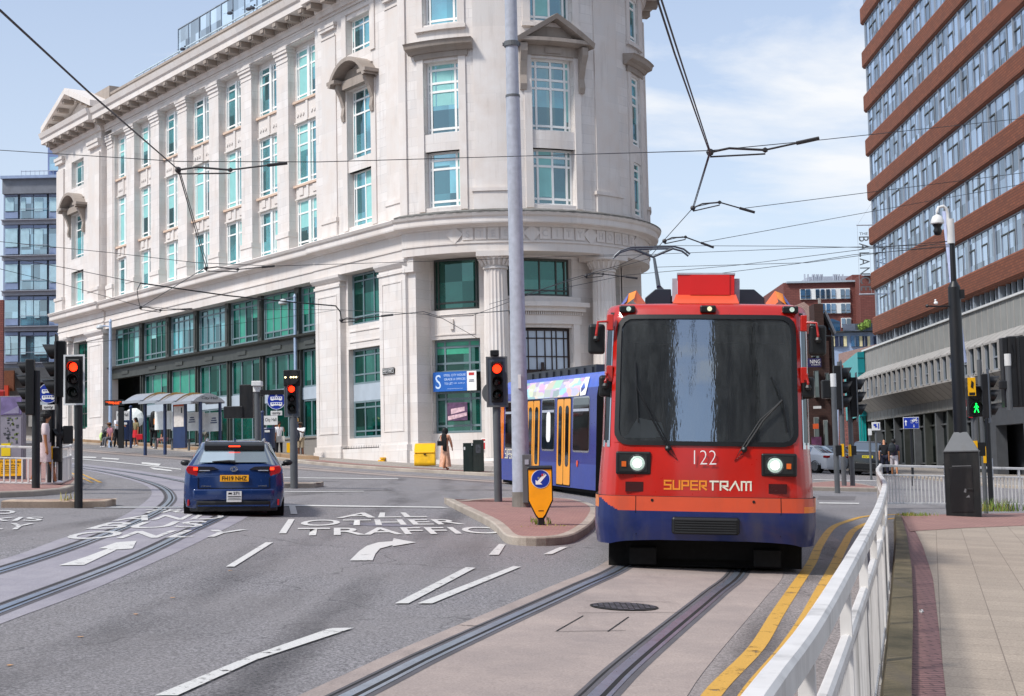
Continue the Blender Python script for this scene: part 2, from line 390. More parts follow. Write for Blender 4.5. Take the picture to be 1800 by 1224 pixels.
def offs(P,d):
    r=[]
    for i,p in enumerate(P):
        a=P[max(i-1,0)];b=P[min(i+1,len(P)-1)];tx,ty=b[0]-a[0],b[1]-a[1];l=math.hypot(tx,ty)
        r.append((p[0]+ty/l*d,p[1]-tx/l*d))      # positive d: to the right of travel
    return r
def band(mb,A,B,off,m=0,offb=None):
    for i in range(len(A)-1):
        q=[A[i],A[i+1],B[i+1],B[i]]
        o=[off,off,off if offb is None else offb,off if offb is None else offb]
        mb.face([(p[0],p[1],gz(*p)+k) for p,k in zip(q,o)],[(p[0],p[1]) for p in q],m,raw=True)
def bandobj(name,A,B,off,mat,kind='structure'):
    mb=MB();band(mb,A,B,off);o=mb.build(name,mat)
    if kind:o['kind']=kind
    return o
def resample(P,n):
    L=[0]
    for a,b in zip(P,P[1:]):L.append(L[-1]+math.dist(a,b))
    r=[];j=0
    for i in range(n):
        t=L[-1]*i/(n-1)
        while j<len(L)-2 and L[j+1]<t:j+=1
        k=(t-L[j])/max(1e-9,L[j+1]-L[j]);r.append(tuple(P[j][a]+(P[j+1][a]-P[j][a])*k for a in range(len(P[0]))))
    return r
sheet('ground',[(-420,-300),(420,-300),(420,700),(-420,700)],0,ASPH)
C1=cr([(-3.3,-4),(-2.2,1),(-1.3,5),(-.28,9.55),(.17,11.5),(1.33,16.1),(2.08,19.2),(3.05,25),(3.45,31),(3.3,37.5),(2.4,43),(.72,47.3),(-1.6,49.8),(-4.6,52.6),(-8.8,58),(-14,65.5),(-19.2,72.5),(-24,80),(-31,92),(-38,105)],8)
bandobj('tram_track_bed',offs(C1,-1.0),offs(C1,1.27),.004,TRACKC)
LL=cr([(-5.3,8),(-5.45,12),(-5.53,16.25),(-5.76,20.29),(-6.25,25.39),(-6.69,28.68),(-7.42,32.56),(-8.64,37.07),(-10.14,41.17),(-12.09,45.61),(-14.32,49.79),(-18.5,56.5),(-24,65),(-30,75)],6)
LR=cr([(-4.1,5),(-4.3,9),(-4.43,13.04),(-4.51,16.26),(-4.64,18.9),(-4.92,22.73),(-5.07,25.05),(-5.3,27.7),(-5.9,31.4),(-7.0,35.8),(-8.6,40.2),(-10.7,44.7),(-13.1,49.0),(-17.3,55.6),(-22.8,64.2),(-28.8,74.2)],6)
bandobj('left_track_bed',resample(cr([(-5.7,8),(-5.8,12),(-5.91,17.4),(-6.18,20.4),(-6.5,24.3),(-7.2,29),(-8.16,34),(-9.44,38.5),(-11.5,43.5),(-15,50.5),(-19,57.2),(-24.6,65.6),(-30.6,75.5)]),90),resample(cr([(-3.9,5),(-4.05,9),(-4.11,12.1),(-4.1,14.6),(-4.2,17.2),(-4.3,19.7),(-4.62,25.3),(-4.9,28.5),(-5.6,32.5),(-6.7,36.6),(-8.2,41),(-10.2,45.2),(-12.6,49.6),(-16.8,56.2),(-22.3,64.8),(-28.3,74.7)]),90),.004,TRACKG)
def rail(name,P,side):
    mb=MB();band(mb,offs(P,-.13),offs(P,.15),.006,0)
    band(mb,offs(P,-.045),offs(P,.03),.0095,1)
    band(mb,offs(P,.03*1),offs(P,.065),.0085,2);band(mb,offs(P,.067),offs(P,.1),.0095,1)
    band(mb,offs(P,-.1),offs(P,-.085),.0085,2)
    o=mb.build(name,[SEAL,STEEL,RUST]);o['kind']='structure';return o
rail('tram_rail',offs(C1,-.7175),-1);rail('tram_rail',offs(C1,.7175),1);rail('tram_rail',LL,-1);rail('tram_rail',LR,1)
# darker worn asphalt beside the near track
bandobj('resurfaced_strip',resample(offs(C1,1.275)[2:70],60),resample(offs(C1,2.3)[2:70],60),.003,ASPH2)
def stainm(name,col,amt,sc):
    t=NT(name);v=t.coord('Object',(1,.3,1));n=t.noise(v,sc,7,.6);uv=t.coord('UV');s=t.add('ShaderNodeSeparateXYZ');t.link(uv,s.inputs[0])
    p=t.bsdf(lin(col),.75);e=t.add('ShaderNodeMath',operation='MULTIPLY');t.link(t.ramp(n,.4,.7,(0,0,0,1),(amt,amt,amt,1)),e.inputs[0])
    w1=t.add('ShaderNodeMath',operation='SINE');m1=t.add('ShaderNodeMath',operation='MULTIPLY');t.link(s.outputs[0],m1.inputs[0]);m1.inputs[1].default_value=math.pi;t.link(m1.outputs[0],w1.inputs[0]);t.link(w1.outputs[0],e.inputs[1]);t.link(e.outputs[0],p.inputs['Alpha']);return t.m
TYRE=stainm('dark tyre track','#2c2a2c',.42,.8)
def track(P,w,off):
    mb=MB();A=offs(P,-w/2);B=offs(P,w/2)
    for i in range(len(A)-1):
        q=[A[i],A[i+1],B[i+1],B[i]];mb.face([(p[0],p[1],gz(*p)+off) for p in q],[(0,i),(0,i+1),(1,i+1),(1,i)],0,raw=True)
    struct(mb.build('tyre_track',TYRE))
ln=cr([(-2.6,5),(-2.5,9),(-2.35,14),(-2.2,20),(-2.0,27),(-1.9,34),(-2.6,42),(-3,50)],6)
track(offs(ln,-.75),.6,.0072);track(offs(ln,.75),.6,.0072)
ln2=cr([(-9,14),(-7,22),(-6.1,30),(-4.5,38),(-.5,42),(4,44),(9,46)],6);track(ln2,.7,.0076)
track([(.8+2.3+.0*k,9+3*k) for k in range(2)] and cr([(1.35,9.5),(2.0,12.5),(2.9,16),(4.0,20),(5.2,25)],6),.5,.0046)
PATCH=asphalt('darker asphalt patch','#353437','#8a8688','#6c6766')
def patch(l): sheet('road_patch',px(l),.0032,PATCH)
patch([(1440,872),(1505,873),(1502,880),(1436,879)]);patch([(250,905),(300,903),(330,915),(262,921)]) if 0 else None
# ---- painted markings
marks=MB();marks2=MB()
def mk(l,mb=None,off=.0125):
    P=px(l);(mb or marks).face([(x,y,gz(x,y)+off) for x,y in P],[(x,y) for x,y in P],raw=True)
mk([(487,888),(775,892),(790,894),(487,890.5)]);mk([(165,892),(322,892),(322,894),(165,894)])
mk([(508,890),(519,890.5),(523,905),(511,905)]);mk([(507,914),(518,914),(503,939),(490,939)])
mk([(397,998),(412,998),(480,955),(467,955)])
mk([(272,1226),(312,1226),(450,1163),(622,1106),(580,1107),(440,1156)],marks2)
mk([(694,1063),(718,1063),(836,1000),(819,999)],marks2);mk([(734,1063),(760,1063),(916,998),(902,997)],marks2)
mk([(859,977),(877,977),(889,958),(877,958)],marks2);mk([(955,976),(970,976),(998,963),(985,963)],marks2)
mk([(615,987),(655,987),(660,975),(668,966),(690,960),(690,962),(731,955),(692,948),(690,953),(665,955),(645,961),(632,970)])
mk([(103,996),(148,995),(205,968),(233,966),(240,952.5),(205,955),(173,966),(190,966),(150,981)])
mk([(487,840),(700,842),(700,843.2),(487,841.2)]);mk([(109,804.5),(200,812),(318,825),(318,826.5),(200,813.3),(109,805.5)]);mk([(487,865.5),(640,864),(640,865),(487,866.5)])
mk([(249,813),(283,816),(279,820),(249,816)]);mk([(262,822),(300,827),(304,829.5),(270,826)])
mk([(140,803),(170,804),(168,806),(138,805)]);mk([(180,805),(210,807),(208,809),(178,807)])
mk([(1430,843.5),(1570,846),(1570,847),(1430,844.5)]);mk([(1440,884),(1510,885),(1510,887),(1440,886)],marks2)
struct(marks.build('road_markings',PAINTW));struct(marks2.build('road_markings',PAINTW2))
def road_text(s,q,mat=PAINTW3):
    """painted word stretched over a quadrilateral of the road: near-left, near-right, far-right, far-left"""
    cu=bpy.data.curves.new('t','FONT');cu.body=s;cu.size=1;cu.resolution_u=4;cu.offset=.012
    ob=bpy.data.objects.new('t',cu);COL.objects.link(ob);bpy.context.view_layer.update()
    me=bpy.data.meshes.new_from_object(ob.evaluated_get(bpy.context.evaluated_depsgraph_get()));bpy.data.objects.remove(ob)
    xs=[v.co.x for v in me.vertices];ys=[v.co.y for v in me.vertices];x0,x1,y0,y1=min(xs),max(xs),min(ys),max(ys)
    P=px(q)
    for v in me.vertices:
        a=(v.co.x-x0)/(x1-x0);b=(v.co.y-y0)/(y1-y0)
        X=(P[0][0]*(1-a)+P[1][0]*a)*(1-b)+(P[3][0]*(1-a)+P[2][0]*a)*b;Y=(P[0][1]*(1-a)+P[1][1]*a)*(1-b)+(P[3][1]*(1-a)+P[2][1]*a)*b
        v.co=(X,Y,gz(X,Y)+.0125)
    me.materials.clear();me.materials.append(mat);o=bpy.data.objects.new('road_lettering',me);COL.objects.link(o);struct(o)
road_text('ALL',[(590,912),(752,910),(735,902),(612,902.5)],PAINTW)
road_text('OTHER',[(522,926),(820,923),(800,914),(536,915)],PAINTW)
road_text('TRAFFIC',[(518,943),(880,939),(858,927.5),(524,929.5)],PAINTW)
road_text('ONLY',[(102,950),(404,945),(437,932),(142,936)])
road_text('BUS',[(148,932),(352,928),(368,917),(190,920)])
road_text('AND',[(196,917),(388,914),(398,905),(228,907)])
road_text('TRAM',[(238,903),(404,901),(410,896),(258,897)])
road_text('ONLY',[(-160,934),(50,932),(62,921),(-120,923)]);road_text('TAXIS',[(-160,918),(73,917),(78,910),(-120,911)]);road_text('AND',[(-140,906),(26,905),(28,898),(-120,899)])
YL1=cr([(1.0,8.5),(1.23,9.81),(1.88,12.07),(2.45,14.4),(3.17,17.29),(4.0,20.6),(4.76,23.86),(6.0,28.8),(6.9,31.5),(7.9,33.9),(9.2,35.4)])
YL2=cr([(1.2,8.5),(1.47,9.84),(2.12,12.1),(2.66,14.1),(3.4,17.0),(4.22,20.2),(5.1,23.7),(6.3,28.3),(7.3,31.2),(8.3,33.2),(9.5,34.6)])
mb=MB();band(mb,offs(YL1,-.065),offs(YL1,.065),.007);band(mb,offs(YL2,-.065),offs(YL2,.065),.007)
P=px([(1479,1048),(1496,1049),(1496,1051.5),(1479,1051)]);mb.face([(x,y,gz(x,y)+.007) for x,y in P],None,raw=True)
for q in ([(1476,1043),(1496,1044),(1496,1046),(1476,1045.5)],[(1446,1113),(1457,1114),(1457,1117),(1446,1116)],[(1446,1119),(1457,1120),(1457,1122),(1446,1121)],[(118,828),(128,832),(165,849),(160,849),(126,833)],[(128,827),(142,832),(180,848.5),(174,849),(140,833)]):
    P=px(q);mb.face([(x,y,gz(x,y)+.007) for x,y in P],None,raw=True)
struct(mb.build('yellow_lines',PAINTY))
# ---- drain cover and cut lines between the near rails
c=G(1097,1068)
mb=MB();IRON=M('cast iron','#85818a',.6,metal=.5,var=.25,scale=12)
n=24;ring=[(c[0]+.33*math.cos(i/n*6.283),c[1]+.33*math.sin(i/n*6.283)) for i in range(n)]
mb.face([(x,y,gz(x,y)+.012) for x,y in ring],None,raw=True)
for i in range(-5,6):
    for j in range(-5,6):
        x,y=c[0]+i*.055,c[1]+j*.055
        if math.hypot(i,j)<5.2 and (i+j)%2==0:
            q=[(x-.021,y-.017),(x+.021,y-.017),(x+.021,y+.017),(x-.021,y+.017)];mb.face([(a,b,gz(a,b)+.018) for a,b in q],None,1,raw=True)
o=mb.build('drain_cover',[RUST,IRON]);tag(o,'round cast iron drain cover set between the rails in front of the tram','drain cover')
mb=MB()
for a,b in (((1030,1058),(1180,1060)),((1015,1079),(1200,1078)),((975,1112),(1100,1110)),((978,1111),(1025,1084)),((1068,1112),(1105,1086)),((812,1101),(855,1102)),((805,1100),(840,1103))):
    A,B=G(*a),G(*b);dx,dy=B[0]-A[0],B[1]-A[1];l=math.hypot(dx,dy);nx,ny=-dy/l*.006,dx/l*.006
    q=[(A[0]-nx,A[1]-ny),(B[0]-nx,B[1]-ny),(B[0]+nx,B[1]+ny),(A[0]+nx,A[1]+ny)];mb.face([(x,y,gz(x,y)+.009) for x,y in q],None,raw=True)
struct(mb.build('slab_joints',RUST))
mb=MB()
c=G(670,923);ring=[(c[0]+.55*math.cos(i/n*6.283),c[1]+.4*math.sin(i/n*6.283)) for i in range(n)];mb.face([(x,y,gz(x,y)+.006) for x,y in ring],None,raw=True)
tag(mb.build('manhole_cover',IRON),'dark round manhole cover under the painted word OTHER','manhole cover')
# ---- raised slabs
def inset(P,d):
    n=len(P);A=sum(P[i][0]*P[(i+1)%n][1]-P[(i+1)%n][0]*P[i][1] for i in range(n));sg=1 if A>0 else -1;r=[]
    for i in range(n):
        a,b,c=P[i-1],P[i],P[(i+1)%n]
        e1=(b[0]-a[0],b[1]-a[1]);e2=(c[0]-b[0],c[1]-b[1]);l1=math.hypot(*e1) or 1;l2=math.hypot(*e2) or 1
        n1=(-e1[1]/l1*sg,e1[0]/l1*sg);n2=(-e2[1]/l2*sg,e2[0]/l2*sg);m=(n1[0]+n2[0],n1[1]+n2[1]);k=max(.4,(1+n1[0]*n2[0]+n1[1]*n2[1]))
        r.append((b[0]+m[0]*d/k,b[1]+m[1]*d/k))
    return r
def raised(name,P,h,top,kerb,kw=.15):
    mb=MB();I=inset(P,kw);n=len(P);Z=lambda p,o:(p[0],p[1],gz(*p)+o)
    J=inset(P,.02)
    for i in range(n):
        j=(i+1)%n
        mb.face([Z(P[i],-.1),Z(P[j],-.1),Z(P[j],h-.02),Z(P[i],h-.02)],None,1,raw=True)
        mb.face([Z(P[i],h-.02),Z(P[j],h-.02),Z(J[j],h),Z(J[i],h)],None,1,raw=True)
        mb.face([Z(J[i],h),Z(J[j],h),Z(I[j],h),Z(I[i],h)],None,1,raw=True)
    mb.face([Z(p,h-.002) for p in I],[p for p in I],0,raw=True)
    return struct(mb.build(name,[top,kerb]))
isl=cr([(x,y) for x,y in px([(781,885),(800,896),(830,911),(860,927),(876,941),(888,954),(910,959),(960,960),(1000,956),(1025,944),(1044,927),(1052,905)])]+px([(1036,884),(1005,877),(960,874),(900,874),(840,877),(800,881)],.13),3)
raised('traffic_island',isl,.13,BRICKP,KERB,.16)
raised('traffic_island',px([(2,893),(185,893),(204,888)])+px([(196,877),(18,878)],.13),.13,BRICKP,KERBP)
raised('traffic_island',px([(430,858),(552,858),(569,855)])+px([(556,848),(430,847)],.13),.13,BRICKP,KERB)
raised('traffic_island',px([(1390,862),(1440,863),(1545,865)])+px([(1547,856),(1500,848),(1470,845),(1400,850)],.13),.13,BRICKP,KERB)
raised('left_pavement',px([(-40,877),(60,873),(115,868),(135,861),(144,850)])+px([(140,840),(122,829),(100,818),(60,806),(-40,800)],.12),.12,BRICKP,KERB)
far=[(-29.6,98.7),(-23,89.5),(-16.7,79.8),(-11.7,71.7),(-9.2,64.6),(-6.9,60.3),(-4.4,57.2),(-1,54.6),(3,53.4),(7.5,55),(11,60),(13,72),(15,95),(17,140),(0,150),(-60,150),(-60,132)]
raised('far_pavement',far,.12,SLABF,KERB,.3)
raised('tram_stop_platform',[(-29.4,98.7),(-22.9,89.4),(-16.6,79.75),(-11.6,71.7),(-9.8,67.3),(-8.6,66.6),(-10.6,72.5),(-27.5,99.5)],.28,SLABF,KERBQ,.35)
mb=MB();band(mb,resample([(-9.1,65.2),(-6.8,60.75),(-4.4,57.6),(-1,55)],20),resample([(-8.3,65.9),(-6.2,61.5),(-4.1,58.6),(-.7,56.1)],20),.128);struct(mb.build('tactile_paving',BRICKP))
raised('right_pavement',[(19.2,60),(18.8,75),(18.9,95),(19.5,140),(60,140),(60,55),(24,55)],.12,SLABF,KERB,.3)
raised('far_left_pavement',[(-36,109),(-48,121),(-90,150),(-90,120),(-50,103)],.12,BRICKP,KERB,.3)
# near right: mossy upstand, brick channel, slabs
S0=resample(px([(1548,1330),(1553,1224),(1566,1080),(1572,1000),(1576,940),(1574,904)],.16),24)
S1=resample(px([(1606,1330),(1602,1224),(1605,1080),(1603,1000),(1594,940),(1584,908)],.16),24)
S1b=resample(px([(1606,1330),(1602,1224),(1605,1080),(1603,1000),(1594,940),(1584,908)],.08),24)
S2=resample(px([(1680,1330),(1663,1224),(1650,1100),(1640,1016),(1622,960),(1600,916)],.08),24)
S0d=offs(S0,-.05)
mb=MB();band(mb,S0,S1,.16,0);band(mb,S0d,S0,-.02,0,.16);band(mb,S1,S1b,.16,0,.08);struct(mb.build('mossy_kerb',MOSS))
bandobj('brick_channel',S1b,S2,.08,BRICKG)
e=[(14,7),(14,22),(13.2,31.6)]
sheet('near_pavement',S2+px([(1700,926),(1830,921)],.1)+[(18,30),(18,6)],.084,SLAB)
sheet('red_paved_strip',px([(1583,905),(1700,903),(1900,900),(2000,915),(1830,922),(1700,927),(1600,933),(1590,915)],.1),.09,BRICKP)
# litter and faded utility marks
lit=MB();random.seed(3)
def crumple(c,r,mat,name,label):
    mb=MB();mb.sphere((0,0,r*.5),r,8,0,(1,1,.55))
    mb.v=[(x*(1+random.uniform(-.35,.35)),y*(1+random.uniform(-.35,.35)),z*(1+random.uniform(-.4,.4))) for x,y,z in mb.v]
    o=mb.build(name,mat);o.location=c;tag(o,label,'litter');return o
c=G(1620,1078,.08);crumple((c[0],c[1],c[2]),.026,WHITE,'paper_litter','crumpled scrap of white paper lying in the pink brick channel')
UMARK=M('faded yellow utility mark','#c99256',.7,var=.2)  # small flat shapes standing for faded yellow utility marks
for i,(x,y) in enumerate([(304,1052),(238,1081),(142,1121),(17,1171),(405,1004)]):
    c=G(x,y);mb=MB();r=.03
    mb.face([(c[0]+r*math.cos(a+i)*(1 if k%2 else .6),c[1]+r*math.sin(a+i)*.7,c[2]+.006+.003*(k%2)) for k,a in enumerate([0,1.05,2.1,3.14,4.2,5.2])],None,raw=True)
    tag(mb.build('utility_mark',UMARK),'small faded yellow utility mark on the open asphalt at lower left','road mark','utility marks on the road')
# weeds
WEED=M('green weeds','#6f8a35',.7,var=.4,scale=8);WEEDY=M('dry grass','#a39a4d',.7,var=.3,scale=8)
def weeds(name,label,pts,n,h,sp=.12,mats=(WEED,WEEDY)):
    mb=MB()
    for (X,Y,Z) in pts:
        for i in range(n):
            x=X+random.gauss(0,sp);y=Y+random.gauss(0,sp);a=random.uniform(0,6.28);l=h*random.uniform(.4,1.2);w=.006+.006*random.random();t=random.uniform(-.5,.5)*l;t2=random.uniform(-.5,.5)*l
            ca,sa=math.cos(a)*w,math.sin(a)*w
            mb.face([(x-ca,y-sa,Z),(x+ca,y+sa,Z),(x+ca*.7+t*.4,y+sa*.7+t2*.4,Z+l*.6),(x+t,y+t2,Z+l),(x-ca*.7+t*.4,y-sa*.7+t2*.4,Z+l*.6)],None,random.choice([0,0,1]),raw=True)
    o=mb.build(name,list(mats));o['label']=label;o['kind']='stuff';o['category']='weeds';return o
def gp3(x,y,h): p=G(x,y,h);return p
weeds('weeds','tufts of green weeds growing at the foot of the yellow keep left bollard',[gp3(940,918,.13),gp3(965,921,.13),gp3(945,922,.13)],16,.12,.04)
weeds('weeds','straw coloured dry grass in the island paving right of the bollard',[gp3(975,924,.13),gp3(990,925,.13),gp3(930,926,.13)],14,.02,.12,(WEEDY,WEEDY))
weeds('weeds','green weeds along the corner kerb under the white railing',[gp3(x,907,.12) for x in (1588,1598,1610,1625)],40,.08,.12)
weeds('weeds','tall wild grass behind the dark box at the foot of the white railing',[gp3(x,899,.1) for x in (1732,1745,1755,1765,1775)],40,.3,.16)
weeds('weeds','dry weeds on the left island near the black signal post',[gp3(115,880,.13),gp3(128,878,.13)],14,.16,.07,(WEEDY,WEEDY))
# ================================================================ CITY CORNER BUILDING
A0=(-4.8,66.6);AD=Vector((-.593,.805,0)).normalized();AN=Vector((-AD.y,AD.x,0))
matA=Matrix(((AD.x,AN.x,0,A0[0]),(AD.y,AN.y,0,A0[1]),(0,0,1,0),(0,0,0,1)))
BA=thing('stone_office_building','large pale stone corner building with tall teal windows, fluted columns and a rounded corner facade','building',mat=matA)
DCX,DCY=-.45,71.9;relx,rely=DCX-A0[0],DCY-A0[1]
CS,CD=relx*AD.x+rely*AD.y,relx*AN.x+rely*AN.y
RD=7.1
def drum(R):
    def f(u,d,z):
        a=R_(u);wx,wy=math.sin(a),-math.cos(a);r=R+d
        return (CS+r*(wx*AD.x+wy*AD.y),CD+r*(wx*AN.x+wy*AN.y),z)
    return f
def flat(s,d,z): return (s,d,z)
DR=drum(RD)
def fixuv(mb,R):  # arc degrees -> metres
    k=R*math.pi/180
    mb.u=[[(a*k,b) for a,b in f] for f in mb.u];return mb
def wall_open(mb,u0,u1,z0,z1,d0,d1,ops,m=0,du=None):
    us=sorted(set([u0,u1]+[o[0] for o in ops]+[o[1] for o in ops]));us=[u for u in us if u0<=u<=u1]
    for a,b in zip(us,us[1:]):
        mid=(a+b)/2;segs=[(z0,z1)]
        for o in ops:
            if o[0]<=mid<=o[1]:
                ns=[]
                for s,e in segs:
                    if o[2]>s:ns.append((s,min(e,o[2])))
                    if o[3]<e:ns.append((max(s,o[3]),e))
                segs=[x for x in ns if x[1]-x[0]>.001]
        n=1 if du is None else max(1,int(abs(b-a)/du+.5))
        for s,e in segs: mb.box(a,b,d0,d1,s,e,m,n)
def window(fn,u0,u1,z0,z1,d,cols,rows,frame,glass,parent=BA,bar=.07,k=1.,du=None,name='window',blinds=0,bm=None,edge=.09,th=.06,mull=None):
    """cols, rows: inner bar positions as fractions; k scales u from metres"""
    n=1 if du is None else max(1,int(abs(u1-u0)/du+.5))
    mb=MB(fn);e=edge*k;b=bar*k/2
    mb.box(u0,u0+e,d,d+th,z0,z1);mb.box(u1-e,u1,d,d+th,z0,z1);mb.box(u0+e,u1-e,d,d+th,z0,z0+edge,0,n);mb.box(u0+e,u1-e,d,d+th,z1-edge,z1,0,n)
    for c in cols:
        u=u0+(u1-u0)*c;mb.box(u-b,u+b,d+.002,d+th-.008,z0+edge,z1-edge)
    for r in rows:
        z=z0+(z1-z0)*r;mb.box(u0+e,u1-e,d+.004,d+th-.014,z-bar/2,z+bar/2,0,n)
    if mull:
        for c,wd in mull:
            u=u0+(u1-u0)*c;mb.box(u-wd*k/2,u+wd*k/2,d+.01,d+th+.06,z0,z1)
    w=mb.build(name,frame,parent)
    g=MB(fn);g.box(u0+.01*k,u1-.01*k,d-.05,d+.012,z0+.01,z1-.01,0,n);g.build('pane',glass,w)
    if blinds:
        cc=[0]+list(cols)+[1];g=MB(fn);any_=False
        for a,b2 in zip(cc,cc[1:]):
            if random.random()<blinds:
                t=random.choice([.25,.45,.6,.85,1]);ua=u0+(u1-u0)*a+.02*k;ub=u0+(u1-u0)*b2-.02*k
                g.box(ua,ub,d+.0125,d+.0165,z1-(z1-z0)*t+.02,z1-.02,0,max(1,n//2));any_=True
        if any_: g.build('blind',bm or BLIND,w)
    return w
R3=(20.4,23.0);R2=(16.1,19.2);R1=(12.95,15.3)
# ---- upper wall over West Street side: recessed window wall between pilasters
bays=[(7.74,10.58),(11.83,14.68),(15.93,18.67),(19.92,22.85),(24.1,26.78),(28.03,30.55),(31.8,34.2)]
pil=[(10.58,11.83),(14.68,15.93),(18.67,19.92),(22.85,24.1),(26.78,28.03),(30.55,31.8)]
mb=MB()
ops=[]
for a,b in bays:
    for r in (R1,R2,R3): ops.append((a+.06,b-.06,r[0],r[1]))
wall_open(mb,7.74,34.2,12.7,23.25,-.75,-.42,ops)
mb.box(7.7,34.25,-1.6,-.9,11,25)
mb.box(7.74,34.2,-.75,0,23.25,25.0)                        # entablature core
mb.box(34.2,35.45,-.75,-.18,12.7,23.25)
mb.build('wall',STONE,BA)
mb=MB();
for a,b in pil+[(34.35,35.3)]:
    t=0 if a<34 else -.12
    mb.box(a,b,-.42,t,13.75,22.5);mb.box(a-.07,b+.07,-.42,t+.09,13.5,13.75);mb.box(a-.04,b+.04,-.42,t+.05,12.7,13.5)
    mb.box(a+.003,b-.003,-.42,t+.03,22.5,22.56);mb.box(a-.03,b+.03,-.42,t+.05,22.75,22.95);mb.box(a-.09,b+.09,-.42,t+.12,22.95,23.1);mb.box(a-.13,b+.13,-.42,t+.16,23.1,23.25)
    mb.box(a,b,-.42,t-.002,22.56,22.75)
mb.build('pilaster',STONE,BA)
for a,b in bays:
    for i,r in enumerate((R1,R2,R3)):
        w=window(flat,a+.06,b-.06,r[0],r[1],-.52,[.09,.42,.58,.91],[.1,.72 if i==0 else .66]+([.86] if i else []),WHITEF,TEAL,blinds=.45,bar=.08,edge=.09,mull=[(.5,.2)])
mb=MB();mo=MB()
for a,b in bays:
    for z0,z1,orn in ((15.3,16.1,0),(19.2,20.4,1)):
        mb.box(a+.16,b-.16,-.42,-.34,z0+.02,z1-.02);mo.box(a+.02,b-.02,-.42,-.24,z1-.14,z1-.03);mb.box(a+.06,b-.06,-.34,-.3,z0+.03,z0+.1)
        mb.box((a+b)/2-.1,(a+b)/2+.1,-.34,-.27,z0+.03,z1-.15)
        if orn:
            for k in range(8):
                if k in(3,4) and 0: continue
                u=a+.4+(b-a-.8)*k/7
                if abs(u-(a+b)/2)>.16: mb.cyl((u,-.34,z0+.45),(u,-.29,z0+.45),.12,.1,8)
        else:
            for sgn in(-1,1): mb.box((a+b)/2+sgn*.7-.2,(a+b)/2+sgn*.7+.2,-.34,-.29,z0+.22,z1-.2)
mb.build('spandrel_panel',STONE2,BA);mo.build('sill_moulding',STONEO,BA)
# ---- right pavilion (next to the rounded corner)
pw=(2.45,4.62)
mb=MB();wall_open(mb,-.3,7.74,12.7,25,-.7,0,[(pw[0],pw[1],13.1,15.7),(pw[0],pw[1],16.3,19.6),(pw[0],pw[1],21.35,23.05)])
mb.build('wall',STONE,BA)
mb=MB()
for (z0,z1) in ((12.95,23.3),):
    mb.box(pw[0]-.42,pw[0]-.002,0,.07,z0,19.75);mb.box(pw[1]+.002,pw[1]+.42,0,.07,z0,19.75);mb.box(pw[0]-.42,pw[0]-.002,0,.07,21.1,23.3);mb.box(pw[1]+.002,pw[1]+.42,0,.07,21.1,23.3);mb.box(pw[0]-.42,pw[1]+.42,0,.08,23.3,23.45)
mb.box(pw[0],pw[1],-.4,-.05,15.7,16.3);mb.box(pw[0]+.3,pw[1]-.3,-.05,-.01,15.85,16.15)
for a,b in ((-.28,1.1),(5.65,7.0)):
    mb.box(a,b,0,.06,12.9,22.6);mb.box(a-.05,b+.05,0,.12,12.9,13.6);mb.box(a-.09,b+.09,0,.17,13.55,13.75)
    mb.box(a,b,.06,.1,22.6,22.7);mb.box(a-.05,b+.05,0,.16,22.95,23.1);mb.box(a-.1,b+.1,0,.2,23.1,23.25)
mb.build('window_surround',STONE2,BA)
for r,rw in (((13.1,15.7),[.12,.72]),((16.3,19.6),[.1,.66,.86]),((21.35,23.05),[.2,.8])):
    window(flat,pw[0]+.02,pw[1]-.02,r[0],r[1],-.33,[.1,.5,.9],rw,WHITEF,TEAL,blinds=.2,bar=.08,edge=.07)
def seg_pediment(uc,w,z,fn=flat,d=0,proj=.75,k=1.,name='curved_pediment'):
    mb=MB(fn);n=12;h=w*.27
    arc=lambda r:[(uc+k*r*math.cos(math.pi*(i/n)*.78+math.pi*.11),z-.55*w*.36+ (r/(w/2))*(h+.55*w*.36)*math.sin(math.pi*(i/n)*.78+math.pi*.11)) for i in range(n+1)]
    o=arc(w/2);i_=arc(w/2-.2)
    for a,b,c,e in zip(o,o[1:],i_[1:],i_):
        mb.face([(a[0],d,a[1]),(a[0],d+proj,a[1]),(b[0],d+proj,b[1]),(b[0],d,b[1])])
        mb.face([(e[0],d,e[1]),(e[0],d+proj,e[1]),(c[0],d+proj,c[1]),(c[0],d,c[1])]);mb.face([(a[0],d+proj,a[1]),(b[0],d+proj,b[1]),(c[0],d+proj,c[1]),(e[0],d+proj,e[1])])
    for s in(-1,1):
        a=uc+s*k*(w/2-.38);mb.box(a-k*.36,a+k*.36,d,d+proj+.003,z-.02,z+.14)
    mb.box(uc-k*(w/2-.4),uc+k*(w/2-.4),d,d+.3,z-.3,z+.1,0,4)
    mb.box(uc-k*(w/2-.55),uc+k*(w/2-.55),d,d+.12,z+.1,z+h*.62,0,4)
    for s in(-1,1):
        a=uc+s*k*(w/2-.5);p=[(d,z-1.75),(d+.14,z-1.75),(d+.2,z-1.5),(d+.13,z-1.1),(d+.3,z-.6),(d+.5,z-.25),(d+.5,z-.02),(d,z-.02)]
        mb.prof(p,a-k*.13,a+k*.13)
    return mb
seg_pediment((pw[0]+pw[1])/2,3.6,19.95).build('curved_pediment',STONED,BA)
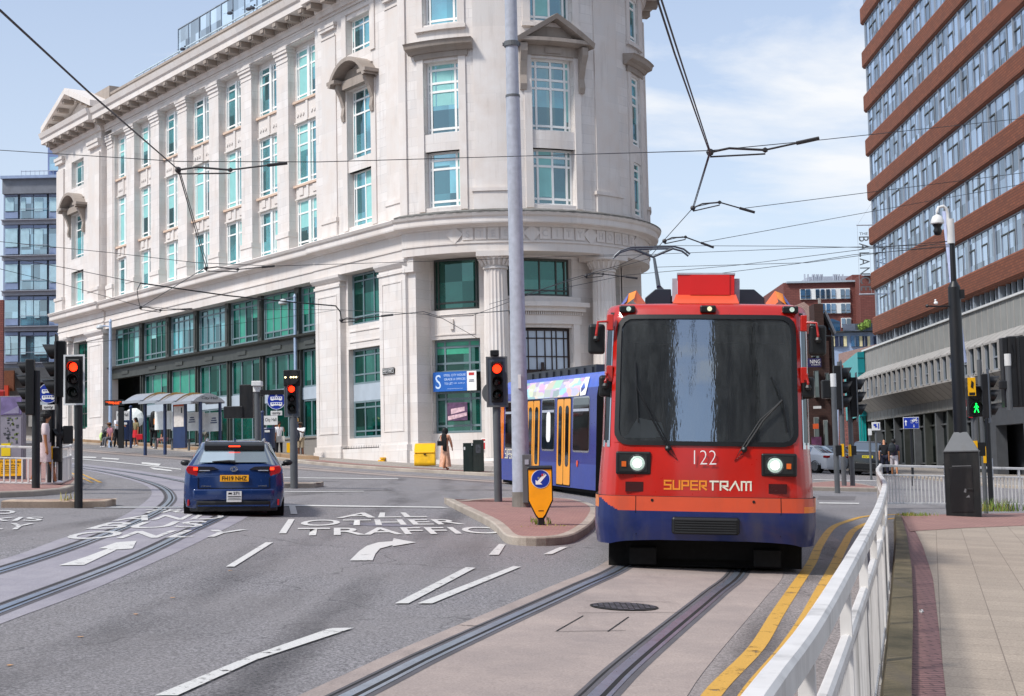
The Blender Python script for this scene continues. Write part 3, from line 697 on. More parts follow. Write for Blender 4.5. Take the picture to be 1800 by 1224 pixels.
# ---- left pavilion
lw=(38.55,40.75)
mb=MB();wall_open(mb,35.45,43.3,12.7,25,-.7,.2,[(lw[0],lw[1],12.95,15.2),(lw[0],lw[1],16.05,19.),(lw[0],lw[1],20.8,22.6)])
mb.box(42.5,43.3,-14,-.7,2.5,25);mb.build('wall',STONE,BA)
mb=MB()
for a,b in ((35.5,37.3),(42.0,43.3)):
    mb.box(a,b,.2,.32,12.9,22.4);mb.box(a-.06,b+.06,.2,.4,12.75,13.6);mb.box(a-.1,b+.1,.2,.46,13.5,13.7);mb.box(a-.05,b+.05,.2,.42,22.8,23.05);mb.box(a-.1,b+.1,.2,.48,23.05,23.25)
mb.box(lw[0],lw[1],-.3,.12,15.2,16.05);mb.build('pilaster',STONE2,BA)
for r,rw in (((12.95,15.2),[.12,.72]),((16.05,19.),[.1,.66,.86]),((20.8,22.6),[.2,.8])):
    window(flat,lw[0]+.02,lw[1]-.02,r[0],r[1],-.15,[.1,.5,.9],rw,WHITEF,TEAL,blinds=.2,edge=.07)
seg_pediment((lw[0]+lw[1])/2,3.6,19.35,d=.2).build('curved_pediment',STONED,BA)
# ---- main cornice with modillions, parapet
def cornice_prof(z,p,d=0): return [(d-.3,z-.55),(d+.08,z-.55),(d+.12,z-.35),(d+.2,z-.3),(d+.2,z),(d+p-.12,z),(d+p,z+.02),(d+p,z+.34),(d+p+.1,z+.42),(d+p+.2,z+.72),(d+p+.05,z+.76),(d-.3,z+.95)]
MZ=24.3
mb=MB();mb.prof(cornice_prof(MZ,.9),7.2,35.2);mb.prof(cornice_prof(MZ,.95,.12),-.6,7.2);mb.prof(cornice_prof(MZ,.9,.25),35.2,44.0)
mb.build('cornice',STONE2,BA)
mb=MB()
s=7.4
while s<43.8:
    o=.25 if s>35.2 else 0
    mb.box(s,s+.42,.2+o,.82+o,MZ-.3,MZ-.005);mb.box(s+.04,s+.38,.82+o,.9+o,MZ-.22,MZ-.05)
    for k in range(4): mb.box(s+.55+k*.2,s+.67+k*.2,.2+o,.3+o,MZ-.27,MZ-.08)
    s+=1.36
s=-.4
while s<7: mb.box(s,s+.42,.3,.95,MZ-.3,MZ-.005);s+=1.36
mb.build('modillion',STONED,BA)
mb=MB();mb.box(7.7,35.3,0,.03,23.62,23.72);mb.box(7.7,35.3,0,.06,23.3,23.36);mb.box(-.3,7.7,0,.08,23.62,23.75);mb.build('frieze_moulding',STONE2,BA)
mb=MB();mb.box(-1,35.6,-1.1,-.5,25.,26.2);mb.box(-1,35.6,-1.15,-.45,26.2,26.35);mb.box(35.6,41,-1.3,-.4,25.,26.8)
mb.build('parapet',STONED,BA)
# pediment on the left pavilion
mb=MB();pa,pb,pz,ph=34.9,44.1,MZ+.95,1.75;pc=(pa+pb)/2
mb.ext([(pa+.5,pz),(pb-.5,pz),(pc,pz+ph-.35)],-.5,.0)
for (x0,z0,x1,z1) in ((pa,pz,pc,pz+ph),(pc,pz+ph,pb,pz)):
    dx,dz=x1-x0,z1-z0;l=math.hypot(dx,dz);nx,nz=dz/l,-dx/l
    if nz>0:nx,nz=-nx,-nz
    mb.ext([(x0,z0),(x1,z1),(x1+nx*.42,z1+nz*.42) if 0 else (x1,z1-.45),(x0+(.9 if x0<x1 and x0==pa else 0),z0-.0)] if 0 else [(x0,z0-.12),(x1,z1-.12),(x1,z1+.28),(x0,z0+.28)],-.5,1.15)
mb.build('pediment',STONE2,BA)
mb=MB();
for sgn in(-1,1):
    for k in range(4):
        u=pc+sgn*(.7+k*.95);z=pz+ph-(abs(u-pc))*ph/(pb-pc)-.35;mb.box(u-.16,u+.16,.3,1.0,z,z+.25)
mb.build('modillion',STONED,BA)
# roof glass balustrade and rooftop pavilion
RG=glassm('pale roof glass',lin('#b8cfe0'),(.9,.95,1,1),gloss=.5,var=.15)
mb=MB()
for k in range(14):
    a=9+k*1.55;mb.box(a+.03,a+1.5,-3.05,-3.0,26.9,29.6)
mb.build('rooftop_screen',RG,BA)
mb=MB()
for k in range(15): mb.box(9+k*1.55-.018,9+k*1.55+.018,-3.1,-2.95,26.3,29.7)
mb.box(9,30.7,-3.1,-2.95,29.65,29.7);mb.build('screen_post',M('pale screen post','#9aa6b4',.4),BA)
mb=MB()
for k in range(24): mb.box(9+k*1.1-.02,9+k*1.1+.02,-1.75,-1.7,26.2,27.35)
mb.box(9,34.6,-1.76,-1.69,27.33,27.4);mb.box(9,34.6,-1.74,-1.71,26.8,26.83);mb.build('roof_railing',M('pale railing','#b9cbd6',.4),BA)
mb=MB();mb.box(-1,35.5,-9,-1.1,24.6,26.2);mb.build('roof',STONED,BA)
# ---- middle cornice and frieze of the ground storeys
mb=MB();mb.box(-.3,8.0,-.8,.06,10.98,12.3);mb.box(8.0,35.3,-.8,-.02,10.98,12.3);mb.box(35.3,43.5,-.8,.1,10.98,12.3)
for a,b,o in ((-.3,8.0,.06),(8.0,35.3,-.02),(35.3,43.5,.1)): mb.box(a,b,o,o+.05,11.42,11.5)
mb.build('frieze',STONE2,BA)
def midprof(o): return [(-.3,12.1),(o+.04,12.1),(o+.1,12.18),(o+.18,12.2),(o+.4,12.24),(o+.42,12.3),(o+.42,12.5),(o+.5,12.56),(o+.56,12.68),(o+.52,12.72),(-.5,12.86)]
mb=MB();mb.prof(midprof(.12),-.3,7.9);mb.prof(midprof(0),7.9,35.3);mb.prof(midprof(.16),35.3,43.9);mb.build('cornice',STONE2,BA)
# ---- ground storey piers, street side
def pier(mb,a,b,d,z0,z1,panel=True,base=3.0,dd=.9):
    mb.box(a,b,-dd,d,z0,z1-.55)
    mb.box(a-.05,b+.05,-dd,d+.06,z1-.55,z1-.42);mb.box(a,b,-dd,d,z1-.42,z1-.28)
    mb.prof([(-dd,z1-.28),(d+.05,z1-.28),(d+.18,z1-.12),(d+.2,z1),(-dd,z1)],a-.18,b+.18)
    mb.box(a-.1,b+.1,-dd,d+.12,z0,base);mb.box(a-.06,b+.06,-dd,d+.08,base,base+.25)
    if panel:
        for q in ((a+.28,a+.34),(b-.34,b-.28)): mb.box(q[0],q[1],d,d+.03,base+.9,z1-.95)
        mb.box(a+.28,b-.28,d,d+.028,z1-.95,z1-.89);mb.box(a+.28,b-.28,d,d+.028,base+.84,base+.9)
mb=MB();pier(mb,-.25,2.0,.02,.9,10.98,base=2.55);pier(mb,5.55,7.95,.02,.9,10.98,base=2.6);pier(mb,35.4,38.1,.1,1.5,10.98,base=4.6);pier(mb,41.6,43.4,.1,1.5,10.98,base=4.8)
mb.build('pier',STONE,BA)
mb=MB();wall_open(mb,2.0,5.55,.9,10.98,-.9,-.3,[(2.15,5.35,8.53,10.98),(2.15,5.35,3.2,7.4)]);mb.box(2.0,5.55,-.3,0,.9,2.7)
mb.box(2.35,5.2,-.3,-.26,7.7,7.76);mb.box(2.35,5.2,-.3,-.26,8.2,8.26)
wall_open(mb,38.1,41.6,1.5,10.98,-.9,-.2,[(38.3,41.4,4.8,10.6)]);mb.build('wall',STONE,BA)
window(flat,2.17,5.33,8.55,10.95,-.6,[.1,.38,.68,.97],[.16,.86],GREYF,TEALD,blinds=.0,bar=.07)
window(flat,2.17,5.33,5.73,7.38,-.6,[.1,.38,.68,.97],[.28,.82],GREYF,TEALD,bar=.07,blinds=0)
window(flat,2.17,5.33,3.22,4.95,-.6,[.1,.38,.68,.97],[.18,.82],GREYF,TEALD,bar=.07)
PANELW=M('grey white panel','#a9b4be',.35,var=.06)
mb=MB();mb.box(2.17,5.33,-.62,-.54,4.95,5.73);mb.build('infill_panel',PANELW,BA)
window(flat,38.3,41.4,4.8,10.55,-.6,[.33,.66],[.18,.55,.82],DARKF,TEALD)
# spikes on the low wall
mb=MB()
for k in range(22): mb.cyl((2.2+k*.15,-.05,2.7),(2.2+k*.15,-.05,2.86),.018,.004,5)
mb.box(2.1,5.5,-.06,-.03,2.72,2.75);mb.build('spike_rail',BLACKP,BA)
# ---- the long dark framed shop strip
sb=[8.0,10.87,14.98,18.9,23.0,26.9,30.9,35.3]
for i,(a,b) in enumerate(zip(sb,sb[1:])):
    a2=a+(.22 if i else .02);b2=b-(.22 if i<6 else .02)
    window(flat,a2,b2,8.62,10.95,-.75,[.06,.28,.5,.72,.94],[.16,.84],GREYF,TEALD if i not in(3,4) else TEAL,blinds=.45,bm=BLIND if i>2 else BLINDG,bar=.08)
    if i<6:
        window(flat,a2,b2,5.9,7.78,-.8,[.32,.68],[],GREYF,TEALD,blinds=.6 if i>2 else 0,bm=BLINDG,bar=.1,name='shop_window')
        window(flat,a2,b2,3.42,5.3,-.8,[.32,.68],[],GREYF,TEALD,blinds=.0,bar=.1,name='shop_window')
mb=MB()
for u in sb[1:-1]:
    mb.box(u-.22,u+.22,-.9,-.52,8.55,10.97);mb.box(u-.12,u+.12,-.52,-.47,8.8,10.7);mb.box(u-.2,u+.2,-.9,-.6,3.3,7.8);mb.cyl((u,-.55,3.3),(u,-.55,7.8),.05,.05,8)
mb.build('window_pier',DARKF,BA)
mb=MB();mb.box(8.0,35.35,-.95,-.45,7.8,8.38);mb.prof([(-.95,8.38),(-.4,8.38),(-.2,8.44),(-.15,8.54),(-.6,8.6),(-.95,8.6)],8.0,35.6);
for u in [9.4,12.9,16.9,21,25,28.9,33.1]:
    mb.box(u-.5,u+.5,-.45,-.4,8.0,8.2)
mb.build('dark_fascia',DARKF,BA)
mb=MB();mb.box(8.0,30.9,-.82,-.7,5.3,5.9);mb.build('infill_panel',PANELW,BA)
mb=MB();mb.box(8.0,31.3,-.95,-.62,1.0,3.35);mb.box(8.0,31.3,-.95,-.55,3.35,3.44);mb.build('low_wall',stone('dark grey stone','#85827e',bw=1.6,bh=.5,stain=.6),BA)
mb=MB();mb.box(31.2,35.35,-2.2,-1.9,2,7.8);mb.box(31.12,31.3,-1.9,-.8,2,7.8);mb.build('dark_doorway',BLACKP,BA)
mb=MB();mb.box(7.7,43.3,-4,-2.3,.5,12.7);mb.build('inner_wall',DARKF,BA)
# ---- rounded corner, upper drum
WL=(-26.8,-13.4);WC=(12.5,28.8);WR=(60.3,69.3)
mb=MB(DR);ops=[]
for wn in (WL,WC,WR):
    for r in ((13.1,15.6),(16.38,19.62),(21.3,23.3)): ops.append((wn[0],wn[1],r[0],r[1]))
wall_open(mb,-37.5,120,12.7,25,-.6,0,ops,du=3)
fixuv(mb,RD).build('wall',STONE,BA)
k=180/math.pi/RD
for j,wn in enumerate((WL,WC,WR)):
    cols=[.12,.37,.63,.88] if j==1 else [.12,.86] if j==0 else [.12,.86]
    if j==1:cols=[.14,.5,.86]
    for r,rw in (((13.1,15.6),[.12,.7,.86]),((16.38,19.62),[.08,.6,.72,.9]),((21.3,23.3),[.12,.8])):
        window(DR,wn[0]+.1,wn[1]-.1,r[0],r[1],-.13 if j==2 else -.35,cols,rw,WHITEF,TEAL,k=k,du=3,bar=.1,edge=.1,blinds=.25)
mb=MB(DR)
for wn in (WL,WC,WR):
    for a,b in ((wn[0]-2.6,wn[0]-.02),(wn[1]+.02,wn[1]+2.6)): mb.box(a,b,0,.07,12.95,19.75);mb.box(a,b,0,.07,20.95,23.6)
    mb.box(wn[0],wn[1],-.3,-.06,15.6,16.38,0,4);mb.box(wn[0]+1.5,wn[1]-1.5,-.06,-.02,15.78,16.2,0,4)
    mb.box(wn[0]-3,wn[1]+3,0,.16,21.0,21.18,0,6)
    mb.box(wn[0]-2.4,wn[1]+2.4,0,.12,23.6,23.8,0,6)
for a,b in ((-8.5,4.5),(37.5,50.5),(80,95)):
    mb.box(a,b,0,.12,12.9,13.7,0,5);mb.box(a-.7,b+.7,0,.18,13.68,13.84,0,5);mb.box(a+.6,b-.6,0,.07,13.84,22.8,0,5)
mb.box(-37.5,-34.3,0,.1,12.9,25)
fixuv(mb,RD).build('window_surround',STONE2,BA)
# hoods: flat left and right, triangular centre
mb=MB(DR)
for wn in (WL,WR):
    a,b=wn[0]-5.5,wn[1]+5.5
    mb.prof([(0,20.0),(.18,20.0),(.3,20.12),(.5,20.2),(.55,20.36),(.62,20.42),(0,20.5)],a,b,0,8)
    mb.box(a+2,b-2,0,.12,19.75,20.0,0,6)
fixuv(mb,RD).build('window_hood',STONED,BA)
mb=MB(DR);c=(WC[0]+WC[1])/2;a,b=WC[0]-5.8,WC[1]+5.8
mb.prof([(0,20.15),(.2,20.15),(.45,20.22),(.6,20.24),(.6,20.4),(0,20.45)],a,b,0,8)
n=8
for i in range(n):
    for sgn in(-1,1):
        u0=c+sgn*(b-c)*i/n;u1=c+sgn*(b-c)*(i+1)/n;z0=21.55-1.15*i/n;z1=21.55-1.15*(i+1)/n
        if sgn<0:u0,u1,z0,z1=u1,u0,z1,z0
        for p,q in (((0,-.3),(.62,-.3)),((.62,-.3),(.7,-.08)),((.7,-.08),(0,0))):
            mb.face([(u0,p[0],z0+p[1]),(u1,p[0],z1+p[1]),(u1,q[0],z1+q[1]),(u0,q[0],z0+q[1])])
        mb.face([(u0,.1,20.4),(u1,.1,20.4),(u1,.1,max(20.4,z1-.28)),(u0,.1,max(20.4,z0-.28))])
mb.box(a+2.2,b-2.2,0,.1,19.72,20.15,0,6);mb.box(c-3,c+3,.1,.15,19.82,20.08,0,3)
for sgn in (-1,1):
    u=c+sgn*(WC[1]-c+2.9);p=[(0,18.15),(.12,18.15),(.2,18.4),(.13,18.8),(.3,19.4),(.48,19.8),(.48,20.14),(0,20.14)];mb.prof(p,u-1.15,u+1.15)
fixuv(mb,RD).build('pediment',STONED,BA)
mb=MB(DR);mb.prof(cornice_prof(MZ,.95,.0),-37,120,0,40);mb.prof([(-.5,25.2),(-.1,25.2),(-.1,26.4),(-.5,26.4)],-37,120,0,40);fixuv(mb,RD).build('cornice',STONE2,BA)
mb=MB(DR)
for i in range(14): mb.box(-34+i*11.5,-34+i*11.5+3.4,.2,.85,MZ-.3,MZ-.005)
mb.build('cornice_bracket',STONED,BA)
# ---- rounded corner, lower storeys with giant columns
mb=MB(DR);mb.box(-37.5,118,-1.9,.02,11.05,12.3,0,46);mb.box(-37.5,118,.02,.07,11.42,11.5,0,46)
fixuv(mb,RD).build('frieze',STONE2,BA)
mb=MB(DR);mb.prof(midprof(.05),-38.2,118,0,46);fixuv(mb,RD).build('cornice',STONE2,BA)
mb=MB(DR);mb.prof([(.2,12.68),(.6,12.66),(.62,12.74),(.2,12.88)],-37,118,0,100);fixuv(mb,RD).build('lead_flashing',M('weathered lead','#6d6c68',.8,var=.5,scale=3),BA)
PLQ=[]
seq='dSTEELdCITYdHOUSEd';u=-15.8
for ch in seq:
    mb=MB(DR);s_=.24
    if ch=='d': mb.face([(u-.38*k,.09,11.84),(u,.09,11.4),(u+.38*k,.09,11.84),(u,.09,12.2)]);
    if ch=='d':
        for p,q in (((-.38,11.84),(0,11.44)),((0,11.44),(.38,11.84)),((.38,11.84),(0,12.2)),((0,12.2),(-.38,11.84))): mb.face([(u+p[0]*k,.02,p[1]),(u+q[0]*k,.02,q[1]),(u+q[0]*k,.09,q[1]),(u+p[0]*k,.09,p[1])])
    else: mb.box(u-s_*k,u+s_*k,.02,.07,11.57,12.09)
    o=mb.build('letter_plaque',STONE2,BA)
    if ch!='d':
        wx,wy,_=DR(u,.072,11.83);a=R_(u);nx,ny=math.sin(a),-math.cos(a)
        ln=(nx*AD.x+ny*AD.y,nx*AN.x+ny*AN.y);yaw=math.atan2(ln[1],ln[0])+math.pi/2
        text('letter',ch,.42,STONE,BA,(wx,wy,11.83),(math.pi/2,0,yaw),.012)
    u+=4.5 if ch!='d' else 4.75
# recessed wall
RI=5.75;DI=drum(RI);ki=180/math.pi/RI
mb=MB(DI);wall_open(mb,-42,118,.9,11.06,-.5,0,[(-33,-9.5,8.72,11.06),(-33,-9.5,3.25,7.42),(3,33.8,9.25,10.95),(4,33.4,1.2,7.85),(68,77,8.3,10.95),(68,77,3.2,7.5)],du=3)
fixuv(mb,RI).build('wall',STONE,BA)
window(DI,-32.8,-9.7,8.74,11.04,-.3,[.1,.93],[.14],DARKF,TEALD,k=ki,du=3,bar=.08)
GW=M('green blind glass','#3fa383',.3,var=.12)
window(DI,-32.8,-9.7,5.95,7.4,-.3,[.23,.77],[.28,.78],GREYF,TEALD,k=ki,du=3,bar=.09,blinds=1.1,bm=GW)
window(DI,-32.8,-9.7,3.27,5.1,-.3,[.23,.77],[.17,.82],GREYF,TEALD,k=ki,du=3,bar=.09)
window(DI,3.2,33.6,9.27,10.93,-.3,[.2,.5,.78,.93],[.15],DARKF,TEALD,k=ki,du=3,bar=.07,blinds=.4)
window(DI,68.2,76.8,8.32,10.93,-.3,[.5],[.2],DARKF,TEALD,k=ki,du=3)
WOODD=M('dark brown door wood','#2c1a16',.5,var=.2)
BL=M('pale frosted panes','#b9c6d4',.4,var=.06)
window(DI,4.2,33.2,5.9,7.8,-.3,[.14,.28,.42,.56,.68,.76,.9],[.35,.78],WOODD,BL,k=ki,du=3,bar=.05,name='doorway_window')
mb=MB(DI);mb.box(4.2,33.2,-.32,-.2,.9,5.9,0,8);mb.box(18,19.3,-.2,-.12,1,6.3);mb.build('entrance_door',WOODD,BA)
mb=MB(DI);mb.box(-.5,39,0,.3,8.55,8.75,0,10);mb.box(-1.5,40,0,.45,8.75,8.95,0,10);mb.box(1,37.8,0,.12,8.0,8.4,0,8);mb.box(2,36.6,0,.25,8.95,9.2,0,8)
for i in range(40): mb.box(0+i*.96,.5+i*.96,.0,.2,8.4,8.54)
mb.box(1.2,3.9,0,.1,.9,8.0);mb.box(33.5,37,0,.1,.9,8.0);fixuv(mb,RI).build('door_surround',STONE2,BA)
mb=MB(DI);mb.box(-31,-11.5,0,.04,7.6,7.66,0,5);mb.box(-31,-11.5,0,.04,8.45,8.51,0,5);mb.box(-31,-30.4,0,.04,7.66,8.45);mb.box(-12.1,-11.5,0,.04,7.66,8.45);mb.box(-23,-21.5,0,.1,7.85,8.3);fixuv(mb,RI).build('wall_panel',STONE2,BA)
mb=MB(DR);mb.box(-38.5,-33.5,-1.9,-.3,.9,11.05,0,2);mb.box(81,118,-1.3,-.4,.9,11.05,0,16);mb.box(-38.5,-33.2,-1.9,-.15,.9,2.5,0,2);mb.box(-38.5,-33.2,-1.9,-.1,10.4,11.05,0,2);fixuv(mb,RD).build('pier',STONE,BA)
mb=MB(DR);mb.box(-37.5,118,-1.6,-.6,.5,2.1,0,40);fixuv(mb,RD).build('plinth',STONE,BA)
def column(phi):
    cx,cy,_=drum(6.55)(phi,0,0);mb=MB();n=20;r0,r1=.6,.5;z0,z1=2.1,10.3;st=6
    for j in range(st):
        za,zb=z0+(z1-z0)*j/st,z0+(z1-z0)*(j+1)/st;ra=r0+(r1-r0)*(j/st)**1.4;rb=r0+(r1-r0)*((j+1)/st)**1.4
        for i in range(n*2):
            f=lambda q,r:(cx+r*(1 if q%2==0 else .925)*math.cos(math.pi*q/n),cy+r*(1 if q%2==0 else .925)*math.sin(math.pi*q/n))
            a,b=f(i,ra),f(i+1,ra);c,d=f(i+1,rb),f(i,rb)
            mb.face([(a[0],a[1],za),(b[0],b[1],za),(c[0],c[1],zb),(d[0],d[1],zb)],[(i*.1,za),(i*.1+.1,za),(i*.1+.1,zb),(i*.1,zb)])
    o=mb.build('column',STONE2,BA)
    mb=MB();mb.lathe([(.5,10.3),(.55,10.32),(.55,10.4),(.5,10.42),(.56,10.55),(.68,10.75),(.72,10.82)],(cx,cy,0),28)
    for i in range(18):
        a=i/18*6.283;mb.cyl((cx+.57*math.cos(a),cy+.57*math.sin(a),10.48),(cx+.7*math.cos(a),cy+.7*math.sin(a),10.78),.05,.07,5)
    a=R_(phi);yaw=math.atan2(-math.cos(a)*AN.y+math.sin(a)*AN.x,-math.cos(a)*AD.y+math.sin(a)*AD.x)
    c2,s2=math.cos(yaw),math.sin(yaw);P=[(cx+c2*x-s2*y,cy+s2*x+c2*y) for x,y in((-.76,-.8),(.76,-.8),(.76,.8),(-.76,.8))]
    mb.extz(P,10.82,11.05);mb.build('capital',STONE2,o)
    mb=MB();mb.extz([(cx+1.0*(x-cx),cy+1.0*(y-cy)) for x,y in P],.9,1.9);mb.lathe([(.75,1.9),(.78,1.98),(.7,2.06),(.62,2.1)],(cx,cy,0),24);mb.build('column_base',STONE2,o)
for ph in (-1.8,45.1): column(ph)
mb=MB(DR);mb.box(-37,118,-6,-2.2,.6,12.6,0,20);mb.box(-37,118,-6,-1.2,12.6,24.9,0,20);mb.build('inner_wall',DARKF,BA)
# notices, blue letting banner
def on_drum(R,u,z): 
    x,y,_=drum(R)(u,0,z);a=R_(u);nx,ny=math.sin(a),-math.cos(a);l0,l1=nx*AD.x+ny*AD.y,nx*AN.x+ny*AN.y
    return (x,y,z),(math.pi/2,0,math.atan2(l1,l0)+math.pi/2)
BANB=M('bright blue banner','#1c62b8',.5,var=.04)
p,r=on_drum(5.75,-21.3,5.53)
bn=thing('letting_banner','bright blue and white banner reading STEEL CITY HOUSE across the green corner window','banner')
bn.matrix_world=matA@Matrix.Translation(p)@Matrix.Rotation(r[2],4,'Z')
mb=MB();mb.box(-1.03,.6,-.1,-.06,-.43,.43);mb.build('banner_sheet',BANB,bn)
mb=MB();mb.box(.605,1.05,-.1,-.06,-.43,.43);mb.build('white_panel',WHITE,bn)
LB=M('pale blue lettering','#cfe4ff',.5,var=.02)
text('lettering','STEEL CITY HOUSE',.15,LB,bn,(.02,-.105,.28),width=1.05,height=.1)
text('lettering','GRADE A OFFICES',.15,LB,bn,(.02,-.105,.1),width=1.02,height=.1)
text('lettering','TO LET',.15,LB,bn,(-.28,-.105,-.09),width=.4,height=.1)
text('lettering','7,280 - 46,000 sq ft',.08,LB,bn,(.24,-.105,-.09),width=.55,height=.06)
text('lettering','www.steelcityhouse.co.uk',.08,LB,bn,(.02,-.105,-.32),width=.75,height=.05)
text('emblem','S',.7,LB,bn,(-.78,-.105,0),height=.62,width=.26)
mb=MB();mb.box(.7,.95,-.108,-.1,.24,.36);mb.build('red_mark',M('red print','#c03030'),bn);mb=MB();mb.box(.72,.93,-.108,-.1,.02,.05);mb.box(.7,.95,-.108,-.1,-.04,-.01);mb.build('small_print',M('dark print','#223355'),bn)
p,r=on_drum(5.75,-20.5,4.2);ps=thing('window_poster','dusky pink poster of a white building hung inside the lower corner window','poster');ps.matrix_world=matA@Matrix.Translation(p)@Matrix.Rotation(r[2],4,'Z')
mb=MB();mb.box(-.48,.48,-.02,.0,-.4,.4);mb.build('sheet',M('purple print','#5b3f5c',.4,var=.5,scale=5),ps)
mb=MB();mb.ext([(-.3,-.12),(.35,.02),(.35,.2),(-.3,.12)],-.03,-.022);mb.ext([(-.45,-.38),(.45,-.2),(.45,-.05),(-.45,-.2)],-.03,-.022);mb.build('picture',M('pale pink print','#d7b5bd',.4,var=.3,scale=9),ps)
p,r=on_drum(5.8,-8.4,2.75);nb=thing('wall_notice','small red and white notice fixed to the corner wall behind the walking woman','notice');nb.matrix_world=matA@Matrix.Translation(p)@Matrix.Rotation(r[2],4,'Z')
mb=MB();mb.box(-.13,.13,-.03,0,-.26,.26);mb.build('plate',WHITE,nb);mb=MB();mb.box(-.11,.11,-.036,-.03,-.24,.05);mb.box(-.11,.11,-.036,-.03,.12,.2);mb.build('red_panel',M('red print','#c03030'),nb)
ss=thing('street_name_plate','small black and white WEST STREET name plate on the stone pier','sign');ss.matrix_world=matA@Matrix.Translation((1.2,.05,6.12))@Matrix.Rotation(math.pi,4,'Z')
mb=MB();mb.box(-.5,.5,-.04,0,-.14,.14);mb.build('plate',BLACKT,ss,bevel=.03);mb=MB();mb.box(-.46,.46,-.045,-.04,-.1,.1);mb.build('border',WHITE,ss);mb=MB();mb.box(-.44,.44,-.05,-.045,-.085,.085);mb.build('field',BLACKT,ss)
text('lettering','WEST STREET',.14,WHITE,ss,(0,-.053,0),width=.8,height=.1)
hyd=thing('wall_valve','small yellow valve cap low on the stone pier beside the pavement','pipe fitting');hyd.matrix_world=matA@Matrix.Translation((1.5,.25,1.9));mb=MB();mb.cyl((0,0,0),(0,0,.3),.1,.1,10);mb.cyl((0,0,.3),(0,0,.36),.14,.14,10);mb.cyl((0,0,.18),(0,.22,.18),.07,.07,8);mb.build('body',YELP,hyd)
# ================================================================ OFFICE TOWER ON THE RIGHT
B0=(26.7,112.);bu=Vector((-.0215,-1,0)).normalized();bn_=Vector((-1,.0215,0)).normalized()   # x runs toward the camera, d outward to the street
matB=Matrix(((bu.x,-bn_.x,0,B0[0]),(bu.y,-bn_.y,0,B0[1]),(0,0,1,0),(0,0,0,1)))
BB=thing('office_tower','tall slab office block with red brick bands, ribbon windows and a grey concrete podium','building',mat=matB)
def FBf(u,d,z): return (u,-d,z)
TBR=brickm('red brown tower brick','#8c5138','#794530','#5f3a2b',.45,.15,.02,'UV',stain=.25,bump=.3,speck=.25)
TBRS=brickm('red brown brick soffit','#7c3a28','#6f3223','#5a2c22',.45,.15,.02,'UV',stain=.3,bump=.3)
BGL=glassm('sky blue reflective glass',lin('#7f9bc4'),(.9,.96,1,1),gloss=.8,var=.2,bumps=.03)
DGL=glassm('dark shop glass',lin('#1c2222'),(.7,.8,.8,1),gloss=.3,var=.5)
MUL=M('pale aluminium mullion','#98a0aa',.4,metal=.3,var=.08)
CONC=M('ribbed grey concrete','#8e8f8c',.9,var=.1,scale=.8,dirt=.35)
CONCP=M('pale precast concrete','#a3a09c',.85,var=.1,scale=1.2,dirt=.3)
T0,T1=2.0,47.
nst=9
for i in range(-0,nst):
    zb=10.8+3.31*i;zt=zb+1.3
    mb=MB(FBf);r=.18
    mb.prof([(-.6,zb),(.08,zb),(.2,zb+.14),(.2,zt-.1),(.14,zt),(-.6,zt)],T0-.1,T1);mb.build('brick_band',TBR,BB)
    if i<nst-1:
        w0,w1=zt,zb+3.31
        u=2.55;j=0
        while u<T1-1:
            ub=u+4.86
            fr=MB(FBf);fr.box(u-.06,u+.06,-.35,.05,w0,w1);pn=(ub-u)/4
            fr.box(u+.1,ub-.1,-.3,.02,w0,w0+.06);fr.box(u+.1,ub-.1,-.3,.02,w1-.06,w1)
            for q in (1,2,3): fr.box(u+pn*q-.016,u+pn*q+.016,-.3,.0,w0+.06,w1-.06)
            w=fr.build('window',MUL,BB)
            g=MB(FBf);g.box(u+.06,ub-.06,-.3,-.045,w0+.06,w1-.06);g.build('pane',BGL,w)
            ca=MB(FBf)
            for q in ((0,2) if (i+j)%3 else (1,2)):
                a=u+pn*q+(.1 if q==0 else .04);b=u+pn*(q+1)-.05;h=w0+(w1-w0)*.6
                ca.box(b-.05,b,-.2,.015,w0+.07,h);ca.box(a,b,-.2,.015,h,h+.06);
            ca.build('casement',DARKF,w)
            u=ub;j+=1
mb=MB(FBf);mb.box(T0+.2,T1,-14,-.6,9.9,40);mb.build('core',MUL,BB)
mb=MB(FBf);mb.box(T0+.2,2.5,-.6,0,10,40);mb.build('corner_post',MUL,BB)
# bottom ribbon of the tower and podium
u=2.6
while u<T1-1:
    fr=MB(FBf);fr.box(u-.12,u+.12,-.5,-.1,10.0,10.8);fr.box(u,u+4.86,-.5,-.25,10.04,10.1)
    for q in range(1,5): fr.box(u+.97*q-.04,u+.97*q+.04,-.5,-.2,10.0,10.8)
    w=fr.build('clerestory_window',MUL,BB);g=MB(FBf);g.box(u+.12,u+4.74,-.5,-.4,10.,10.8);g.build('pane',DGL,w);u+=4.86
P0,P1=-2.6,47
mb=MB(FBf);mb.box(P0,P1,-.6,.0,8.3,9.92);k=P0
mb.box(P0,P1,-14,-.6,4.6,10.0);mb.build('concrete_wall',CONC,BB)
mb=MB(FBf)
k=P0+.3
while k<P1: mb.box(k,k+.05,0,.025,8.3,9.9);mb.box(k,k+.05,-.02,.0,4.62,5.3);k+=1.15
mb.build('wall_rib',CONCP,BB)
mb=MB(FBf);mb.box(P0-.05,P1,-.3,.12,9.92,10.04);mb.build('coping',WHITEP,BB)
mb=MB(FBf)
PH=.95
mb.prof([(-.6,8.35),(0,8.35),(PH,7.72),(PH,7.62),(-.6,7.62)],P0+.2,P1)
mb.prof([(-.6,6.2),(PH,6.2),(PH,6.1),(0,5.25),(-.6,5.25)],P0+.2,P1)
mb.build('sloping_hood',CONCP,BB)
mb=MB(FBf);mb.box(P0+.1,P1,-.6,-.02,4.6,5.25);mb.build('lower_fascia',CONC,BB)
fin=MB(FBf);k=P0+.4;q=0
